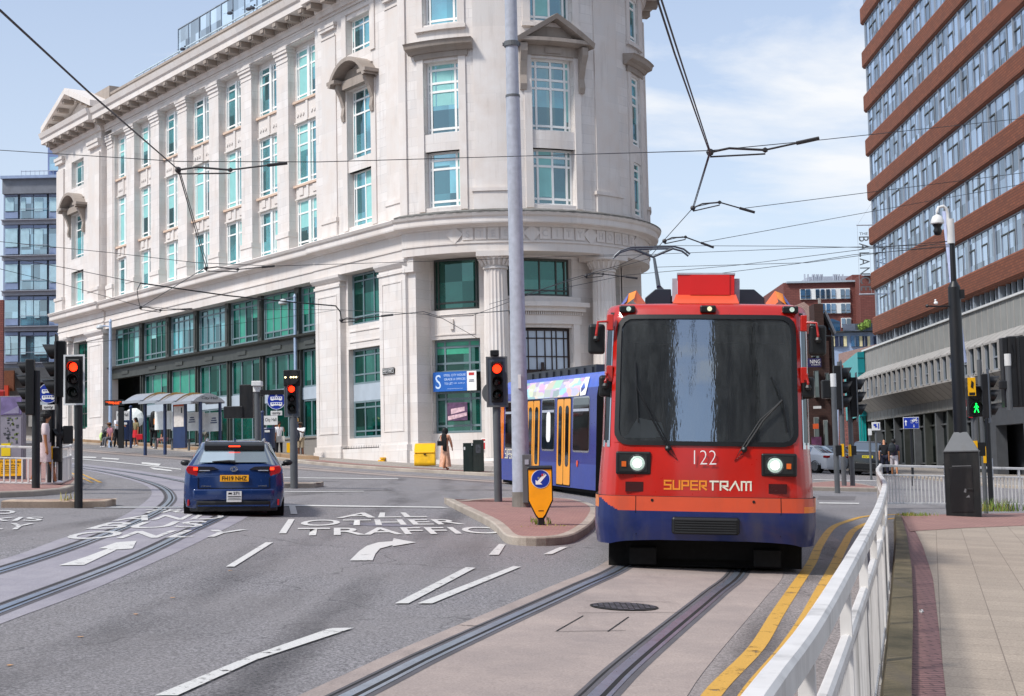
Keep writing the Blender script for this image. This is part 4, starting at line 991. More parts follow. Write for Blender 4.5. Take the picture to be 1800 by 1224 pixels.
while k<P1-1:
    fin.box(k-.1,k+.1,-.2,PH+.04,6.2,7.62);fin.ext([(k-.03,7.7),(k+.03,7.7),(k+.03,7.76),(k-.03,7.76)],-.1,PH+.02)
    g=MB(FBf);g.box(k+.1,k+1.32,PH-.3,PH-.2,6.22,7.6);w=g.build('slit_window',DGL,BB)
    f=MB(FBf);f.box(k+.1,k+.16,PH-.2,PH-.1,6.22,7.6);f.box(k+1.26,k+1.32,PH-.2,PH-.1,6.22,7.6);f.box(k+.16,k+1.26,PH-.2,PH-.1,6.22,6.3)
    if q%2: f.box(k+.16,k+1.26,PH-.2,PH-.12,6.85,6.93)
    f.build('frame',MUL,w);k+=1.42;q+=1
fin.build('window_fin',CONCP,BB)
mb=MB(FBf);k=P0+.4
while k<P1-1:
    mb.face([(k-.04,0.01,8.37),(k+.04,0.01,8.37),(k+.04,PH+.02,7.74),(k-.04,PH+.02,7.74)]);mb.face([(k-.05,.0,5.24),(k+.05,.0,5.24),(k+.05,PH,6.09),(k-.05,PH,6.09)]);k+=1.42
mb.build('hood_joint',DARKF,BB)
# ground storey
SG=M('dark grey render','#4b4e53',.7,var=.12,dirt=.3)
k=P0+.2;j=0
while k<28:
    fr=MB(FBf);fr.box(k-.14,k+.14,-.7,-.1,-1,4.6)
    fr.box(k+.14,k+2.7,-.6,-.4,3.75,3.85);fr.box(k+.14,k+2.7,-.6,-.4,1.35,1.45);fr.box(k+1.38,k+1.46,-.6,-.4,-1,4.6)
    w=fr.build('shop_window',GREYP if j%2 else DARKF,BB);g=MB(FBf);g.box(k+.14,k+2.7,-.62,-.55,-1,4.6);g.build('pane',DGL,w);k+=2.84;j+=1
mb=MB(FBf);wall_open(mb,k,P1,-3,4.6,-.7,-.1,[(k+1.2,k+6,-3,3.4)]);mb.box(k-12,k+6,-2,-1.6,-3,4.55);mb.build('rendered_wall',SG,BB)
mb=MB(FBf);mb.box(k+2.2,k+3.4,-1.6,-1.5,-2,2.6);mb.build('door',BLACKP,BB)
# projecting vertical sign
bs=thing('hanging_sign','projecting sign of open metal letters reading THE BALANCE at the corner of the office tower','sign')
SGN=M('dull metal letters','#70777c',.45,metal=.3,var=.1)
bs.matrix_world=Matrix.Translation(D(1520,460,110.2));zb=D(1520,460,110.2)[2]
za,zc=D(1520,416,110.2)[2],D(1520,511,110.2)[2]
text('lettering','BALANCE',1,SGN,bs,(0,0,(za+zc)/2-zb),(math.pi/2,math.pi/2,0),.03,width=za-zc,height=.74,sp=1.25)
text('lettering','THE',.3,SGN,bs,(0,0,D(1520,411,110.2)[2]-zb),width=.62,height=.2,ext=.02)
mb=MB();z1=D(1520,396,110.2)[2]-zb;z2=D(1520,517.5,110.2)[2]-zb
mb.cyl((-.5,0,z1),(.9,0,z1),.045,.045,8);mb.cyl((-.5,0,z2),(.9,0,z2),.06,.06,8);mb.cyl((-.45,0,z1),(-.45,0,z2),.012,.012,4);mb.cyl((.42,0,z1),(.42,0,z2),.012,.012,4);mb.cyl((-.45,0,z1),(.7,.3,z1+1.6),.01,.01,4);mb.build('sign_bracket',GALV,bs)
GOLD=M('tan panel','#b98f58',.5)
# ================================================================ BACKGROUND BUILDINGS
def bt(name,label,cat='building'): return thing(name,label,cat)
FBR=brickm('far reddish brick','#7f4a42','#744039','#5e3833',.5,.17,.02,'UV',stain=.1,bump=.1)
FBL=glassm('far blue glass',lin('#2f6d9c'),(.8,.9,1,1),gloss=.45,var=.2)
hb=bt('brick_office_block','distant red brown brick block with white framed blue windows and rooftop plant')
Y=150.
def PX(x,y,Yd): return D(x,y,Yd)
def pbox(mb,x0,x1,y0,y1,Yd,dep,m=0,dy=0):
    """box whose front face fills the outline x0..x1, y0..y1 as seen at distance Yd"""
    a=D(x0,(y0+y1)/2,Yd);b=D(x1,(y0+y1)/2,Yd);c=D((x0+x1)/2,y0,Yd);d=D((x0+x1)/2,y1,Yd)
    mb.box(a[0],b[0],Yd+dy,Yd+dy+dep,d[2],c[2],m)
mb=MB();pbox(mb,1384,1519,496,900,Y,14);pbox(mb,1519,1600,484,900,Y-2.2,14);mb.face([D(1384,496,Y),D(1374,515,Y+12),D(1374,900,Y+12),D(1384,900,Y)],raw=True);mb.build('wall',FBR,hb)
mb=MB();pbox(mb,1383,1520,493.5,496.5,Y-.3,14);pbox(mb,1519,1545,481.5,484.5,Y-2.5,3);mb.build('parapet_coping',PANELW,hb)
mb=MB();pbox(mb,1498,1516,483,494,Y,5);mb.build('rooftop_plant_room',FBR,hb)
mb=MB();pbox(mb,1420,1500,486,494,Y+3,4);
for x in (1415,1421,1429,1432,1436,1439,1443,1446,1466,1469,1472,1476,1482):
    pbox(mb,x-.7,x+.9,482,495,Y+2,.4)
mb.build('rooftop_flue',GALV,hb)
for (ya,yb,xs) in ((508.5,525,[(1407.5,1415.5),(1417,1424.5),(1434,1440.5),(1443,1449.5),(1452.5,1459),(1462,1468.5),(1478,1484.5),(1487,1493.5)]),(534,550,[(1443,1450),(1453,1459.5),(1462,1469),(1479,1485.5),(1488,1494.5)]),(560,575,[(1480,1486),(1489,1495.5)])):
    mb=MB();pbox(mb,xs[0][0]-1,xs[-1][1]+1,ya-1,yb+1,Y-.15,.2);mb.build('white_window_band',WHITEF,hb)
    for a,b in xs:
        mb=MB();pbox(mb,a,b,ya,yb,Y-.25,.1);w=mb.build('window',FBL,hb);mb=MB();pbox(mb,a,b,yb-5,yb-4.2,Y-.3,.06);mb.build('transom',DARKF,w)
wb=bt('modern_flats','pale blue grey flats with yellow panels below the distant brick block')
mb=MB();pbox(mb,1440,1600,583,900,140,8);mb.build('wall',M('pale blue render','#9fb0cc',.7,var=.08),wb)
mb=MB();pbox(mb,1448,1600,581.5,583.5,139.5,9);mb.build('roof_edge',DARKF,wb)
YP=M('pale yellow panel','#e8dcae',.6);DP=M('navy panel','#2b3553',.5)
mb=MB()
for a,b in ((1463,1467.5),(1483,1488.5),(1511,1516),(1525,1529.5)): pbox(mb,a,b,591,609,139.8,.3)
mb.build('yellow_panel',YP,wb)
for a,b,mt in ((1468,1482,DP),(1496.5,1510,FBL),(1516.5,1524,DP),(1537,1545,DP)):
    mb=MB();pbox(mb,a,b,591,609,139.75,.3);w=mb.build('window',mt,wb);mb=MB();pbox(mb,(a+b)/2-.3,(a+b)/2+.3,591,609,139.6,.1);mb.build('mullion',MUL,w)
mb=MB();pbox(mb,1482,1545,569,582,139.3,.1);mb.build('glass_balustrade',glassm('smoky balustrade glass',lin('#6d7280'),(.8,.9,1,1),gloss=.35),wb)
mb=MB();pbox(mb,1456,1477,566,582,141,5);mb.face([D(1453,566,140.9),D(1462,560,140.9),D(1478,566,140.9)],raw=True);mb.build('roof_conservatory',FBL,wb)
for px_,py_,r in ((1524,569,.42),(1515,574,.38)):
    mb=MB();p=D(px_,py_,138.9);mb.sphere(p,r,8);mb.v=[tuple(c+random.uniform(-.09,.09) for c in v) for v in mb.v];o=mb.build('roof_shrub',WEED);tag(o,'clipped round shrub on the roof terrace, %s of the two'%('left' if r<.4 else 'right'),'shrub','shrubs on the roof terrace')
tr=bt('tiled_roof_house','low building with a brown tiled roof behind the turquoise block')
ROOFT=brickm('brown roof tiles','#8b7067','#7d635a','#5d4a44',.3,.25,.02,'UV',stain=.25,bump=.5)
mb=MB();mb.face([D(1474,645,128),D(1550,624,118),D(1550,603,124),D(1474,622,134)],[(0,0),(12,0),(12,3),(0,3)],raw=True);mb.build('roof',ROOFT,tr)
mb=MB();mb.face([D(1474,645,128),D(1550,624,118),D(1550,900,118),D(1474,900,128)],raw=True);mb.build('wall',FBR,tr)
tb=bt('turquoise_block','turquoise clad corner block at the far end of the grey podium')
TQ=M('turquoise cladding','#1ea3a3',.4,var=.06);TQ2=M('deep turquoise cladding','#0f8088',.4,var=.06);TQD=M('turquoise joint','#0c5d63',.5)
a,b,c_=D(1507,619,114),D(1519,619,114),D(1480,632,128)
def wallq(mb,p,q,z0,z1,m=0): mb.face([(p[0],p[1],z0),(q[0],q[1],z0),(q[0],q[1],z1),(p[0],p[1],z1)],raw=True,m=m)
mb=MB();wallq(mb,a,b,5.0,a[2]);mb.build('corner_cladding',TQ2,tb)
mb=MB();wallq(mb,c_,a,5.0,a[2]);mb.face([(c_[0],c_[1],a[2]),a,b,(c_[0]+3,c_[1],a[2])],raw=True);mb.build('side_cladding',TQ,tb)
mb=MB()
for z in (a[2]-.45,a[2]-1.6,a[2]-2.9,a[2]-4.2):
    mb.box(a[0]-.02,b[0],a[1]-.03,a[1],z-.03,z+.03)
    d=Vector(a)-Vector(c_);n=Vector((-d.y,d.x,0)).normalized()*.03
    if n.y>0:n=-n
    mb.face([(c_[0]+n.x,c_[1]+n.y,z-.03),(a[0]+n.x,a[1]+n.y,z-.03),(a[0]+n.x,a[1]+n.y,z+.03),(c_[0]+n.x,c_[1]+n.y,z+.03)],raw=True)
mb.build('cladding_joint',TQD,tb)
mb=MB();wallq(mb,(a[0]+.3,a[1]+.5),(b[0]+2,b[1]+.5),-2,5.);wallq(mb,(c_[0]+.4,c_[1]+.5),(a[0]+.3,a[1]+.5),-2,5.);mb.build('shopfront',DGL,tb)
mb=MB()
for t in (.15,.5,.85): 
    x=a[0]+(b[0]-a[0])*t;mb.box(x-.07,x+.07,a[1]+.3,a[1]+.45,-2,5)
mb.build('shop_mullion',TQ,tb)
# dark brick terrace just right of the tram
DBR=brickm('dark sooty brick','#4a2f28','#3f2722','#2e211e',.3,.1,.012,'UV',stain=.35,bump=.3)
db=bt('brick_terrace','dark sooty brick terrace with chimney and pitched roof behind the right of the tram')
Yt=94.
l,r=D(1385,700,Yt+6),D(1466,700,Yt);rz=D(1466,592,Yt)[2]
mb=MB();wallq(mb,l,r,-1,D(1425,580,Yt)[2]);wallq(mb,r,(r[0]+1.2,r[1]+12),-1,rz)
mb.face([(r[0],r[1],-1),(r[0],r[1],rz),D(1449,551,Yt+.4),D(1436,560,Yt+.4),(D(1430,600,Yt+.4)[0],Yt+.4,-1)],raw=True);mb.build('wall',DBR,db)
mb=MB();pbox(mb,1432,1448,534,600,Yt-.5,1.6);mb.build('chimney',DBR,db)
mb=MB();pbox(mb,1439.5,1443,524,534,Yt,.3);mb.build('chimney_pot',CONCP,db)
mb=MB();mb.face([D(1449,548,Yt-.2),D(1467,588,Yt-.2),D(1464,592,Yt-.2),D(1447,553,Yt-.2)],raw=True);mb.face([D(1449,548,Yt-.2),D(1467,588,Yt-.2),D(1470,585,Yt+12),D(1452,545,Yt+12)],raw=True);mb.build('roof_edge',BLACK,db)
mb=MB();mb.face([D(1395,560,Yt+1),D(1447,575,Yt-.3),D(1435,548,Yt+5),D(1413,531,Yt+8),D(1395,538,Yt+8)],[(0,0),(5,0),(4,3),(2,5),(0,5)],raw=True);mb.build('roof',ROOFT,db)
for x0,x1,y0,y1 in ((1427.5,1431,565,627),(1434,1438,569,630),(1433,1439,653,698),(1453,1457,657,700),(1457.5,1461,660,700),(1433,1439,735,770),(1450,1455,740,790)):
    mb=MB();pbox(mb,x0-1,x1+1,y0-1.5,y1+1,Yt-1.15,.3);w=mb.build('window',M('grey sash frame','#8d8f8e',.6),db);mb=MB();pbox(mb,x0,x1,y0,y1,Yt-1.25,.08);mb.build('pane',DGL,w)
for x0,x1,y0,y1,z in ((1420,1466,627,629,0),(1420,1466,700,703,0)):
    mb=MB();pbox(mb,x0,x1,y0,y1,Yt-.55,.9);mb.build('string_course',DBR,db)
mb=MB();pbox(mb,1386,1466,600,1100,Yt-.9,.5);mb.build('wall',DBR,db)
PUR=M('dark purple sign','#261f52',.5,var=.05)
sg=thing('wall_sign','dark purple wall sign ending in NING on the sooty brick terrace','sign',D(1424,638,Yt-1.5))
mb=MB();a,b=D(1405,638,Yt-1.5),D(1443.5,638,Yt-1.5);c,d=D(1424,629.5,Yt-1.5),D(1424,645,Yt-1.5)
w_,h_=b[0]-a[0],c[2]-d[2];mb.box(-w_/2,w_/2,-.05,.05,-h_/2,h_/2);mb.build('sign_board',PUR,sg)
text('lettering','NING',.3,WHITE,sg,(w_*.22,-.07,h_*.12),width=w_*.46,height=.24);text('lettering','CHURCH',.1,WHITE,sg,(w_*.24,-.07,-h_*.25),width=w_*.4,height=.08)
pbox(mb:=MB(),1430,1443.5,714,718.5,Yt-1.3,.1);tag(mb.build('street_plate',WHITEP),'small pale street name plate on the sooty brick terrace below the purple sign','sign')
pbox(mb:=MB(),1430,1439,745,754,Yt-1.6,.2);tag(mb.build('orange_sign',M('orange sign','#d85a28',.5)),'small orange shop sign low on the sooty brick terrace','sign')
pbox(mb:=MB(),1427,1444,768,792,Yt-1.4,.1);tag(mb.build('wall_mural',M('purple mural paint','#5a3050',.7,var=.6,scale=3)),'purple and pink mural patch at the foot of the sooty brick terrace','mural')
# ================================================================ FLATS ON THE LEFT
fl=bt('block_of_flats','blue grey glazed block of flats at the far left behind the signals')
Yf=120.
GR=M('slate grey cladding','#9599a4',.6,var=.1);GR2=M('blue grey panel','#8190ae',.5,var=.1);FG=glassm('flat window glass',lin('#5f97ab'),(.85,.95,1,1),gloss=.6,var=.45);FCUR=M('pale curtain','#a9c9d4',.7,var=.12)
mb=MB();pbox(mb,5,112,311,900,Yf+.6,9);mb.build('wall',GR2,fl)
mb=MB();pbox(mb,84,112,252,312,Yf+3,8);mb.build('stair_tower',M('lavender panel','#7584ab',.6),fl)
mb=MB();pbox(mb,87,112,276,300,Yf+2.8,.2);mb.build('tower_window',FG,fl)
for i in range(6):
    yt=340+62.8*i if i else 340
    y0=[340,395,458,521,584][i] if i<5 else 999
    if i>=5:break
    y1=[385,448,510,573,637][i]
    mb=MB();pbox(mb,3,112,y1,y1+9,Yf+.05,.5);pbox(mb,1,112,y1,y1+1.3,Yf-.25,.3);mb.build('floor_band',GR,fl)
    for x0,x1,kind in ((8,32,0),(35,59,1),(59,83,1),(86,110,0)):
        mb=MB();g=MUL
        pbox(mb,x0,x1,y0,y1,Yf+.3,.3);w=mb.build('window',MUL,fl)
        mb=MB();pbox(mb,x0+.7,x1-.7,y0+7,y1-1 if kind else y1-13,Yf+.2,.12);mb.build('pane',FG,w)
        mb=MB();pbox(mb,x0+.7,x1-.7,y0+.5,y0+6,Yf+.2,.12)
        if not kind: pbox(mb,x0+.7,x1-.7,y1-12,y1-1,Yf+.2,.12)
        mb.build('spandrel',GR2,w)
        if (i*3+x0)%4!=1:
            mb=MB();pbox(mb,x0+1.5,x0+1.5+(x1-x0-3)*random.choice([.4,.7,1]),y0+8,(y1-14),Yf+.13,.06);mb.build('curtain',FCUR,w)
        if kind:
            mb=MB();pbox(mb,x0,x1,y1-18,y1-17,Yf-.2,.1);mb.build('balcony_rail',MUL,w)
mb=MB();pbox(mb,4,112,312,340,Yf-.2,1);mb.build('parapet',M('mid grey parapet','#70747c',.6),fl);mb=MB();pbox(mb,0,112,308,313,Yf-.5,1.2);mb.build('roof_edge',M('pale blue edge','#8fa0bd',.5),fl)
mb=MB();pbox(mb,2,112,646,665,Yf-.6,1.6);mb.build('canopy',M('dark grey fascia','#4c4e52',.7),fl)
mb=MB();pbox(mb,-40,112,665,900,Yf-.1,1);mb.build('ground_floor_wall',stone('grey granite','#6d6a69',bw=1.2,bh=.6,stain=.5),fl)
mb=MB();pbox(mb,50,88,668,708,Yf-.3,.2);mb.build('shop_window',DGL,fl)
mb=MB();pbox(mb,49,90,706,712,Yf-.5,.3);mb.build('window_sill',PANELW,fl)
mb=MB();pbox(mb,-30,24,652,688,Yf-1,.3);
mb.build('timber_panel',M('brown timber boards','#6b3d22',.7,var=.3,scale=6),fl)
mb=MB();pbox(mb,-30,14,678,697,Yf-1.4,.3);mb.build('red_fascia',M('red orange fascia','#c03a1c',.5),fl)
mb=MB();pbox(mb,50,70,729,750,Yf-.4,.2);mb.build('stone_plaque',CONCP,fl)
mb=MB();a=D(0,311,Yf+.5);
for k in range(9): pbox(mb,37+k*8,37.5+k*8,300,309,Yf+1,.05)
pbox(mb,37,108,300,301,Yf+1,.1);mb.build('roof_railing',GALV,fl)
lb=bt('corner_brick_building','sliver of brown brick building at the left edge of the street');mb=MB();pbox(mb,-60,4.5,528,900,Yf-6,.3);mb.build('wall',FBR,lb)
# ================================================================ blocks added behind the camera, out of view, to shape the windscreen reflection
mb=MB();mb.box(-56,-12,-52,-42,-3,46);mb.box(-.5,9.5,-50,-40,-3,46);mb.box(10,40,-47,-37,-3,46)
for (x0,x1,y) in ((-56,-12,-42),(-.5,9.5,-40),(10,40,-37)):
    for z in range(2,31,4):
        x=x0+1.2
        while x<x1-2: mb.box(x,x+.7,y,y+.05,z,z+2.1,0);x+=3.8
tag(mb.build('reflection_blocks',[M('grey brown reflection block','#66605a',.8,var=.35,scale=.4),DGL]),'plain unseen blocks added behind the viewer to shape the tram windscreen reflection','building')
# ================================================================ TRAM
def frame_mat(p,fx,fy,up=(.035,-.02,1)):
    """local -y faces (fx,fy) ; local x to the right of a viewer looking at the front"""
    U=Vector(up).normalized();Yv=Vector((-fx,-fy,0));Yv=(Yv-U*Yv.dot(U)).normalized();X=Yv.cross(U)
    return Matrix(((X.x,Yv.x,U.x,p[0]),(X.y,Yv.y,U.y,p[1]),(X.z,Yv.z,U.z,p[2]),(0,0,0,1)))
RED=M('tram red paint','#c81e10',.3,coat=.6,var=.16,scale=1.2,k=.88,dirt=.2)
ORG=M('tram orange red paint','#d65230',.34,coat=.4,var=.12,scale=1.2,dirt=.2)
ORG2=M('tram orange paint','#f07f14',.3,coat=.5,var=.08)
BLU=M('tram blue paint','#08269a',.3,coat=.25,var=.1,k=.6,dirt=.08)
BLUD=M('tram dark blue skirt','#08205c',.35,coat=.4,var=.2,dirt=.4)
LILAC=M('tram lilac blue skirt','#36479a',.4,coat=.1,var=.12,k=.85,dirt=.15)
PALEB=M('tram pale blue roof','#3f62c4',.35,coat=.3,var=.1)
DOORY=M('tram amber door','#f59e00',.35,coat=.4,var=.06)
TGL=glassm('tram side glass',lin('#10181a'),(.8,.85,.9,1),gloss=.22,var=.5)
UND=M('black parts and underside shade','#020202',.9,var=.3)  # shade under the tram put into the colour; also black seams and bellows
LAMP=M('lit headlamp','#a9bdb2',.15,emit=.62,var=.45,scale=16);LAMPD=M('small marker lamp','#d8d8b0',.2,emit=.6,var=.05)
AMB=M('amber lamp','#c85a18',.3,emit=.25)
def shaderglass():
    t=NT('windscreen glass');tr=t.add('ShaderNodeBsdfTransparent');tr.inputs[0].default_value=(.62,.66,.65,1)
    g=t.add('ShaderNodeBsdfGlossy');g.inputs['Roughness'].default_value=.03;g.inputs['Color'].default_value=(.8,.9,1,1)
    v=t.coord('Object',(1,1,.12));n=t.noise(v,3.,5,.65);bp=t.add('ShaderNodeBump');bp.inputs['Strength'].default_value=.05;bp.inputs['Distance'].default_value=.05;t.link(n,bp.inputs['Height']);t.link(bp.outputs[0],g.inputs['Normal'])
    fr=t.add('ShaderNodeFresnel');fr.inputs[0].default_value=1.5
    mr=t.add('ShaderNodeMapRange');t.link(fr.outputs[0],mr.inputs[0]);mr.inputs[3].default_value=.3;mr.inputs[4].default_value=1.
    m=t.add('ShaderNodeMixShader');t.link(mr.outputs[0],m.inputs[0]);t.link(tr.outputs[0],m.inputs[1]);t.link(g.outputs[0],m.inputs[2])
    df=t.add('ShaderNodeBsdfDiffuse');df.inputs[0].default_value=(.35,.38,.38,1)
    sm=t.noise(t.coord('Object',(3,1,.5)),1.6,8,.7);m2=t.add('ShaderNodeMixShader');t.link(t.ramp(sm,.4,.8,(.02,.02,.02,1),(.14,.14,.14,1)),m2.inputs[0]);t.link(m.outputs[0],m2.inputs[1]);t.link(df.outputs[0],m2.inputs[2])
    t.link(m2.outputs[0],t.out.inputs[0]);return t.m
WSG=shaderglass()
fg=G(1238,1008)
T0_=Vector((2.29,18.5,gz(2.29,18.5)-.03))
tail=Vector((3.5,29.6,0))
hd=(T0_-tail);hd.z=0;hd.normalize()
TR=thing('tram','red and orange fronted articulated tram numbered 122 with a blue and orange trailing section','tram',mat=frame_mat(T0_,hd.x,hd.y))
PLAN=[(0,0),(.25,.004),(.5,.016),(.75,.035),(.95,.06),(1.06,.08),(1.13,.105),(1.18,.15),(1.24,.25),(1.28,.42),(1.3,.62),(1.312,.95),(1.32,1.4),(1.325,2.3)]
def zprof(z):
    tb=[(.28,1.01,.09),(.6,1.04,.0),(.95,1.035,0),(1.3,1.018,.01),(1.6,1.0,.04),(2.2,.99,.13),(2.8,.985,.24),(3.2,.98,.33),(3.28,.976,.37)]
    for a,b in zip(tb,tb[1:]):
        if z<=b[0]:
            t=max(0,(z-a[0])/(b[0]-a[0]));return a[1]+(b[1]-a[1])*t,a[2]+(b[2]-a[2])*t
    return tb[-1][1],tb[-1][2]
def S(x,z,o=0,side=1):
    """point on the nose skin: x is position index along the half plan, 0..13"""
    i=int(min(12,abs(x)));t=abs(x)-i;px_=PLAN[i][0]+(PLAN[i+1][0]-PLAN[i][0])*t;py_=PLAN[i][1]+(PLAN[i+1][1]-PLAN[i][1])*t
    w,s=zprof(z);sg=1 if x>=0 else -1
    dx=PLAN[i+1][0]-PLAN[i][0];dy=PLAN[i+1][1]-PLAN[i][1];l=math.hypot(dx,dy);nx,ny=dy/l,-dx/l
    back=s*(1 if abs(x)<8 else max(0,(13-abs(x))/5))
    return (sg*(px_*w+nx*o),py_+back+ny*o,z)
def xi(x):
    """plan index whose half width is |x|"""
    a=abs(x)
    for i in range(13):
        if a<=PLAN[i+1][0]: return (i+(a-PLAN[i][0])/(PLAN[i+1][0]-PLAN[i][0]))*(1 if x>=0 else -1)
    return 13*(1 if x>=0 else -1)
WX=6.0;WZ=(1.60,3.19)
XS=[-13,-12,-11,-10,-9.3,-9,-8.6,-8.3,-8,-7.7,-7.4,-7.2,-7,-6.75,-6.5,-6.25,-6,-5.75,-5.5,-5.25,-5,-4.75,-4.5,-4,-3,-2,-1,0]
XS=XS+[-x for x in XS[:-1]][::-1]
ZS=[.36,.42,.5,.6,.7,.775,.79,.805,.82,.835,.85,.865,.88,.9,.92,.95,1.0,1.15,1.3,1.45,1.6,1.9,2.2,2.5,2.8,3.05,3.19,3.26]
mb=MB()
for i in range(len(XS)-1):
    for j in range(len(ZS)-1):
        xa,xb,za,zb=XS[i],XS[i+1],ZS[j],ZS[j+1];xm=(xa+xb)/2;zm=(za+zb)/2
        if abs(xm)<WX and WZ[0]<zm<WZ[1]: continue
        if 7<abs(xm)<8.6 and 1.6<zm<3.05 : continue
        o=.03 if zm<.95 else 0
        bot=0
        if zm<.775: m=2
        elif zm<.95:
            m=1
            if xm<-4.5 and zm<.775+(abs(xm)-4.5)*.045: m=2
            if xm<-8: m=3 if zm>.8 else 2
            if xm>6 and zm<.85 or xm>8.6: m=3
        else: m=0
        if abs(xm)>9.3 and .95<zm<1.3 : m=0
        def P(x,z):
            zz=z
            if z<=.37: zz=z+.07*max(0,1-(abs(x)/6)**2) 
            if j<=0: pass
            p=S(x,zz,o);return p
        mb.face([P(xa,za),P(xb,za),P(xb,zb),P(xa,zb)],None,m)
# ledge between the bumper band and the mask
for i in range(len(XS)-1):
    xa,xb=XS[i],XS[i+1];mb.face([S(xa,.95,.03),S(xb,.95,.03),S(xb,.955,0),S(xa,.955,0)],None,4)
# rounded roof edge
caps=[(3.26,0),(3.31,-.02),(3.345,-.06),(3.365,-.13),(3.37,-.3)]
for (za,oa),(zb,ob) in zip(caps,caps[1:]):
    for i in range(len(XS)-1):
        def Q(x,z,o):
            p=S(x,3.26);c=(0,2.3);return (p[0]*(1+o*.55),p[1]+ (-o if abs(x)<11 else -o*(13-abs(x))/2),z)
        mb.face([Q(XS[i],za,oa),Q(XS[i+1],za,oa),Q(XS[i+1],zb,ob),Q(XS[i],zb,ob)],None,0)
top=[ (S(x,3.26)[0]*(1-.3*.55),S(x,3.26)[1]+(.3 if abs(x)<11 else .3*(13-abs(x))/2),3.37) for x in XS]
mb.face(top,None,0)
mb.build('nose',[RED,ORG,BLUD,ORG2,UND],TR,smooth=R_(40))
# body behind the nose
def body(name,par,x0,x1,y0,y1,mats,prof=None):
    mb=MB();P=[(-1.325,.3),(-1.325,.95),(-1.325,2.7),(-1.29,2.95),(-1.16,3.22),(-1.0,3.36),(1.0,3.36),(1.16,3.22),(1.29,2.95),(1.325,2.7),(1.325,.95),(1.325,.3)]
    mi=[2,0,0,1,1,1,1,1,0,0,2,3]
    for i in range(len(P)):
        p,q=P[i],P[(i+1)%len(P)];mb.face([(p[0],y0,p[1]),(q[0],y0,q[1]),(q[0],y1,q[1]),(p[0],y1,p[1])],[(y0,p[1]),(y0,q[1]),(y1,q[1]),(y1,p[1])],mi[i])
    mb.face([(p[0],y0,p[1]) for p in P],None,3);mb.face([(p[0],y1,p[1]) for p in P],None,3)
    return mb.build(name,mats,par,smooth=R_(35))
body('body_shell',TR,0,0,2.3,11.2,[RED,RED,BLUD,UND])
# windscreen with rubber surround
mb=MB();gx=[x/2 for x in range(-12,13)];gzs=[1.60+1.59*k/8 for k in range(9)]
for i in range(len(gx)-1):
    for j in range(8): mb.face([S(gx[i],gzs[j],-.004),S(gx[i+1],gzs[j],-.004),S(gx[i+1],gzs[j+1],-.004),S(gx[i],gzs[j+1],-.004)])
ws=mb.build('windscreen',WSG,TR,smooth=1.)
def gasket(xh,z0,z1,rad,w,o,mat,name,parent,cx=0,n=6):
    """rounded frame following the skin; coordinates in plan metres"""
    def loop(d):
        pts=[];X0,X1,Z0,Z1=cx-xh+d,cx+xh-d,z0+d,z1-d;r=max(.01,rad-d*.6)
        for (ax,az,a0) in ((X1-r,Z0+r,-90),(X1-r,Z1-r,0),(X0+r,Z1-r,90),(X0+r,Z0+r,180)):
            for k in range(n+1):
                a=R_(a0+90*k/n);pts.append((ax+r*math.cos(a),az+r*math.sin(a)))
        out=[]
        for i,p in enumerate(pts):   # densify the long straights
            q=pts[(i+1)%len(pts)];m=max(1,int(math.dist(p,q)/.12));out+=[(p[0]+(q[0]-p[0])*k/m,p[1]+(q[1]-p[1])*k/m) for k in range(m)]
        return out
    mb=MB();A=loop(0);B=loop(w)
    k=min(len(A),len(B));A=resample(A+[A[0]],96);B=resample(B+[B[0]],96)
    pt=lambda p,o:S(xi(p[0]),p[1],o)
    for i in range(95):
        mb.face([pt(A[i],0),pt(A[i+1],0),pt(A[i+1],o),pt(A[i],o)]);mb.face([pt(A[i],o),pt(A[i+1],o),pt(B[i+1],o),pt(B[i],o)]);mb.face([pt(B[i],o),pt(B[i+1],o),pt(B[i+1],-.01),pt(B[i],-.01)])
    return mb.build(name,mat,parent,smooth=R_(40))
# red corner infills so that the screen reads rounded
def corner_fill():
    mb=MB()
    for sx in(-1,1):
        for (z,sz) in ((1.6,1),(3.19,-1)):
            r=.15;c=(1.13-r,z+sz*r)
            for k in range(6):
                a0,a1=R_(90*k/6),R_(90*(k+1)/6)
                p=[(sx*1.135,z-.0*sz),(sx*(c[0]+r*math.cos(a0)),c[1]-sz*r*math.sin(a0)),(sx*(c[0]+r*math.cos(a1)),c[1]-sz*r*math.sin(a1))]
                mb.face([S(xi(q[0]),q[1],.004) for q in p])
    return mb.build('corner_panel',RED,TR)
corner_fill()
gasket(1.125,1.575,3.215,.17,.055,.018,BLACKP,'rubber_seal',ws)
# cab side windows
for sx in(-1,1):
    mb=MB();xs=[7,7.4,8,8.3,8.6];zs=[1.6,1.9,2.2,2.5,2.8,3.05]
    for a,b in zip(xs,xs[1:]):
        for c,d in zip(zs,zs[1:]): mb.face([S(sx*a,c,.002),S(sx*b,c,.002),S(sx*b,d,.002),S(sx*a,d,.002)])
    w=mb.build('side_window',TGL,TR,smooth=1.)
    mb=MB()
    for (a,b,c,d) in ((6.9,7.1,1.55,3.08),(8.52,8.7,1.55,3.08),(7.1,8.52,1.55,1.63),(7.1,8.52,3.02,3.08)): mb.face([S(sx*a,c,.01),S(sx*b,c,.01),S(sx*b,d,.01),S(sx*a,d,.01)])
    mb.build('window_seal',CHROME,w)
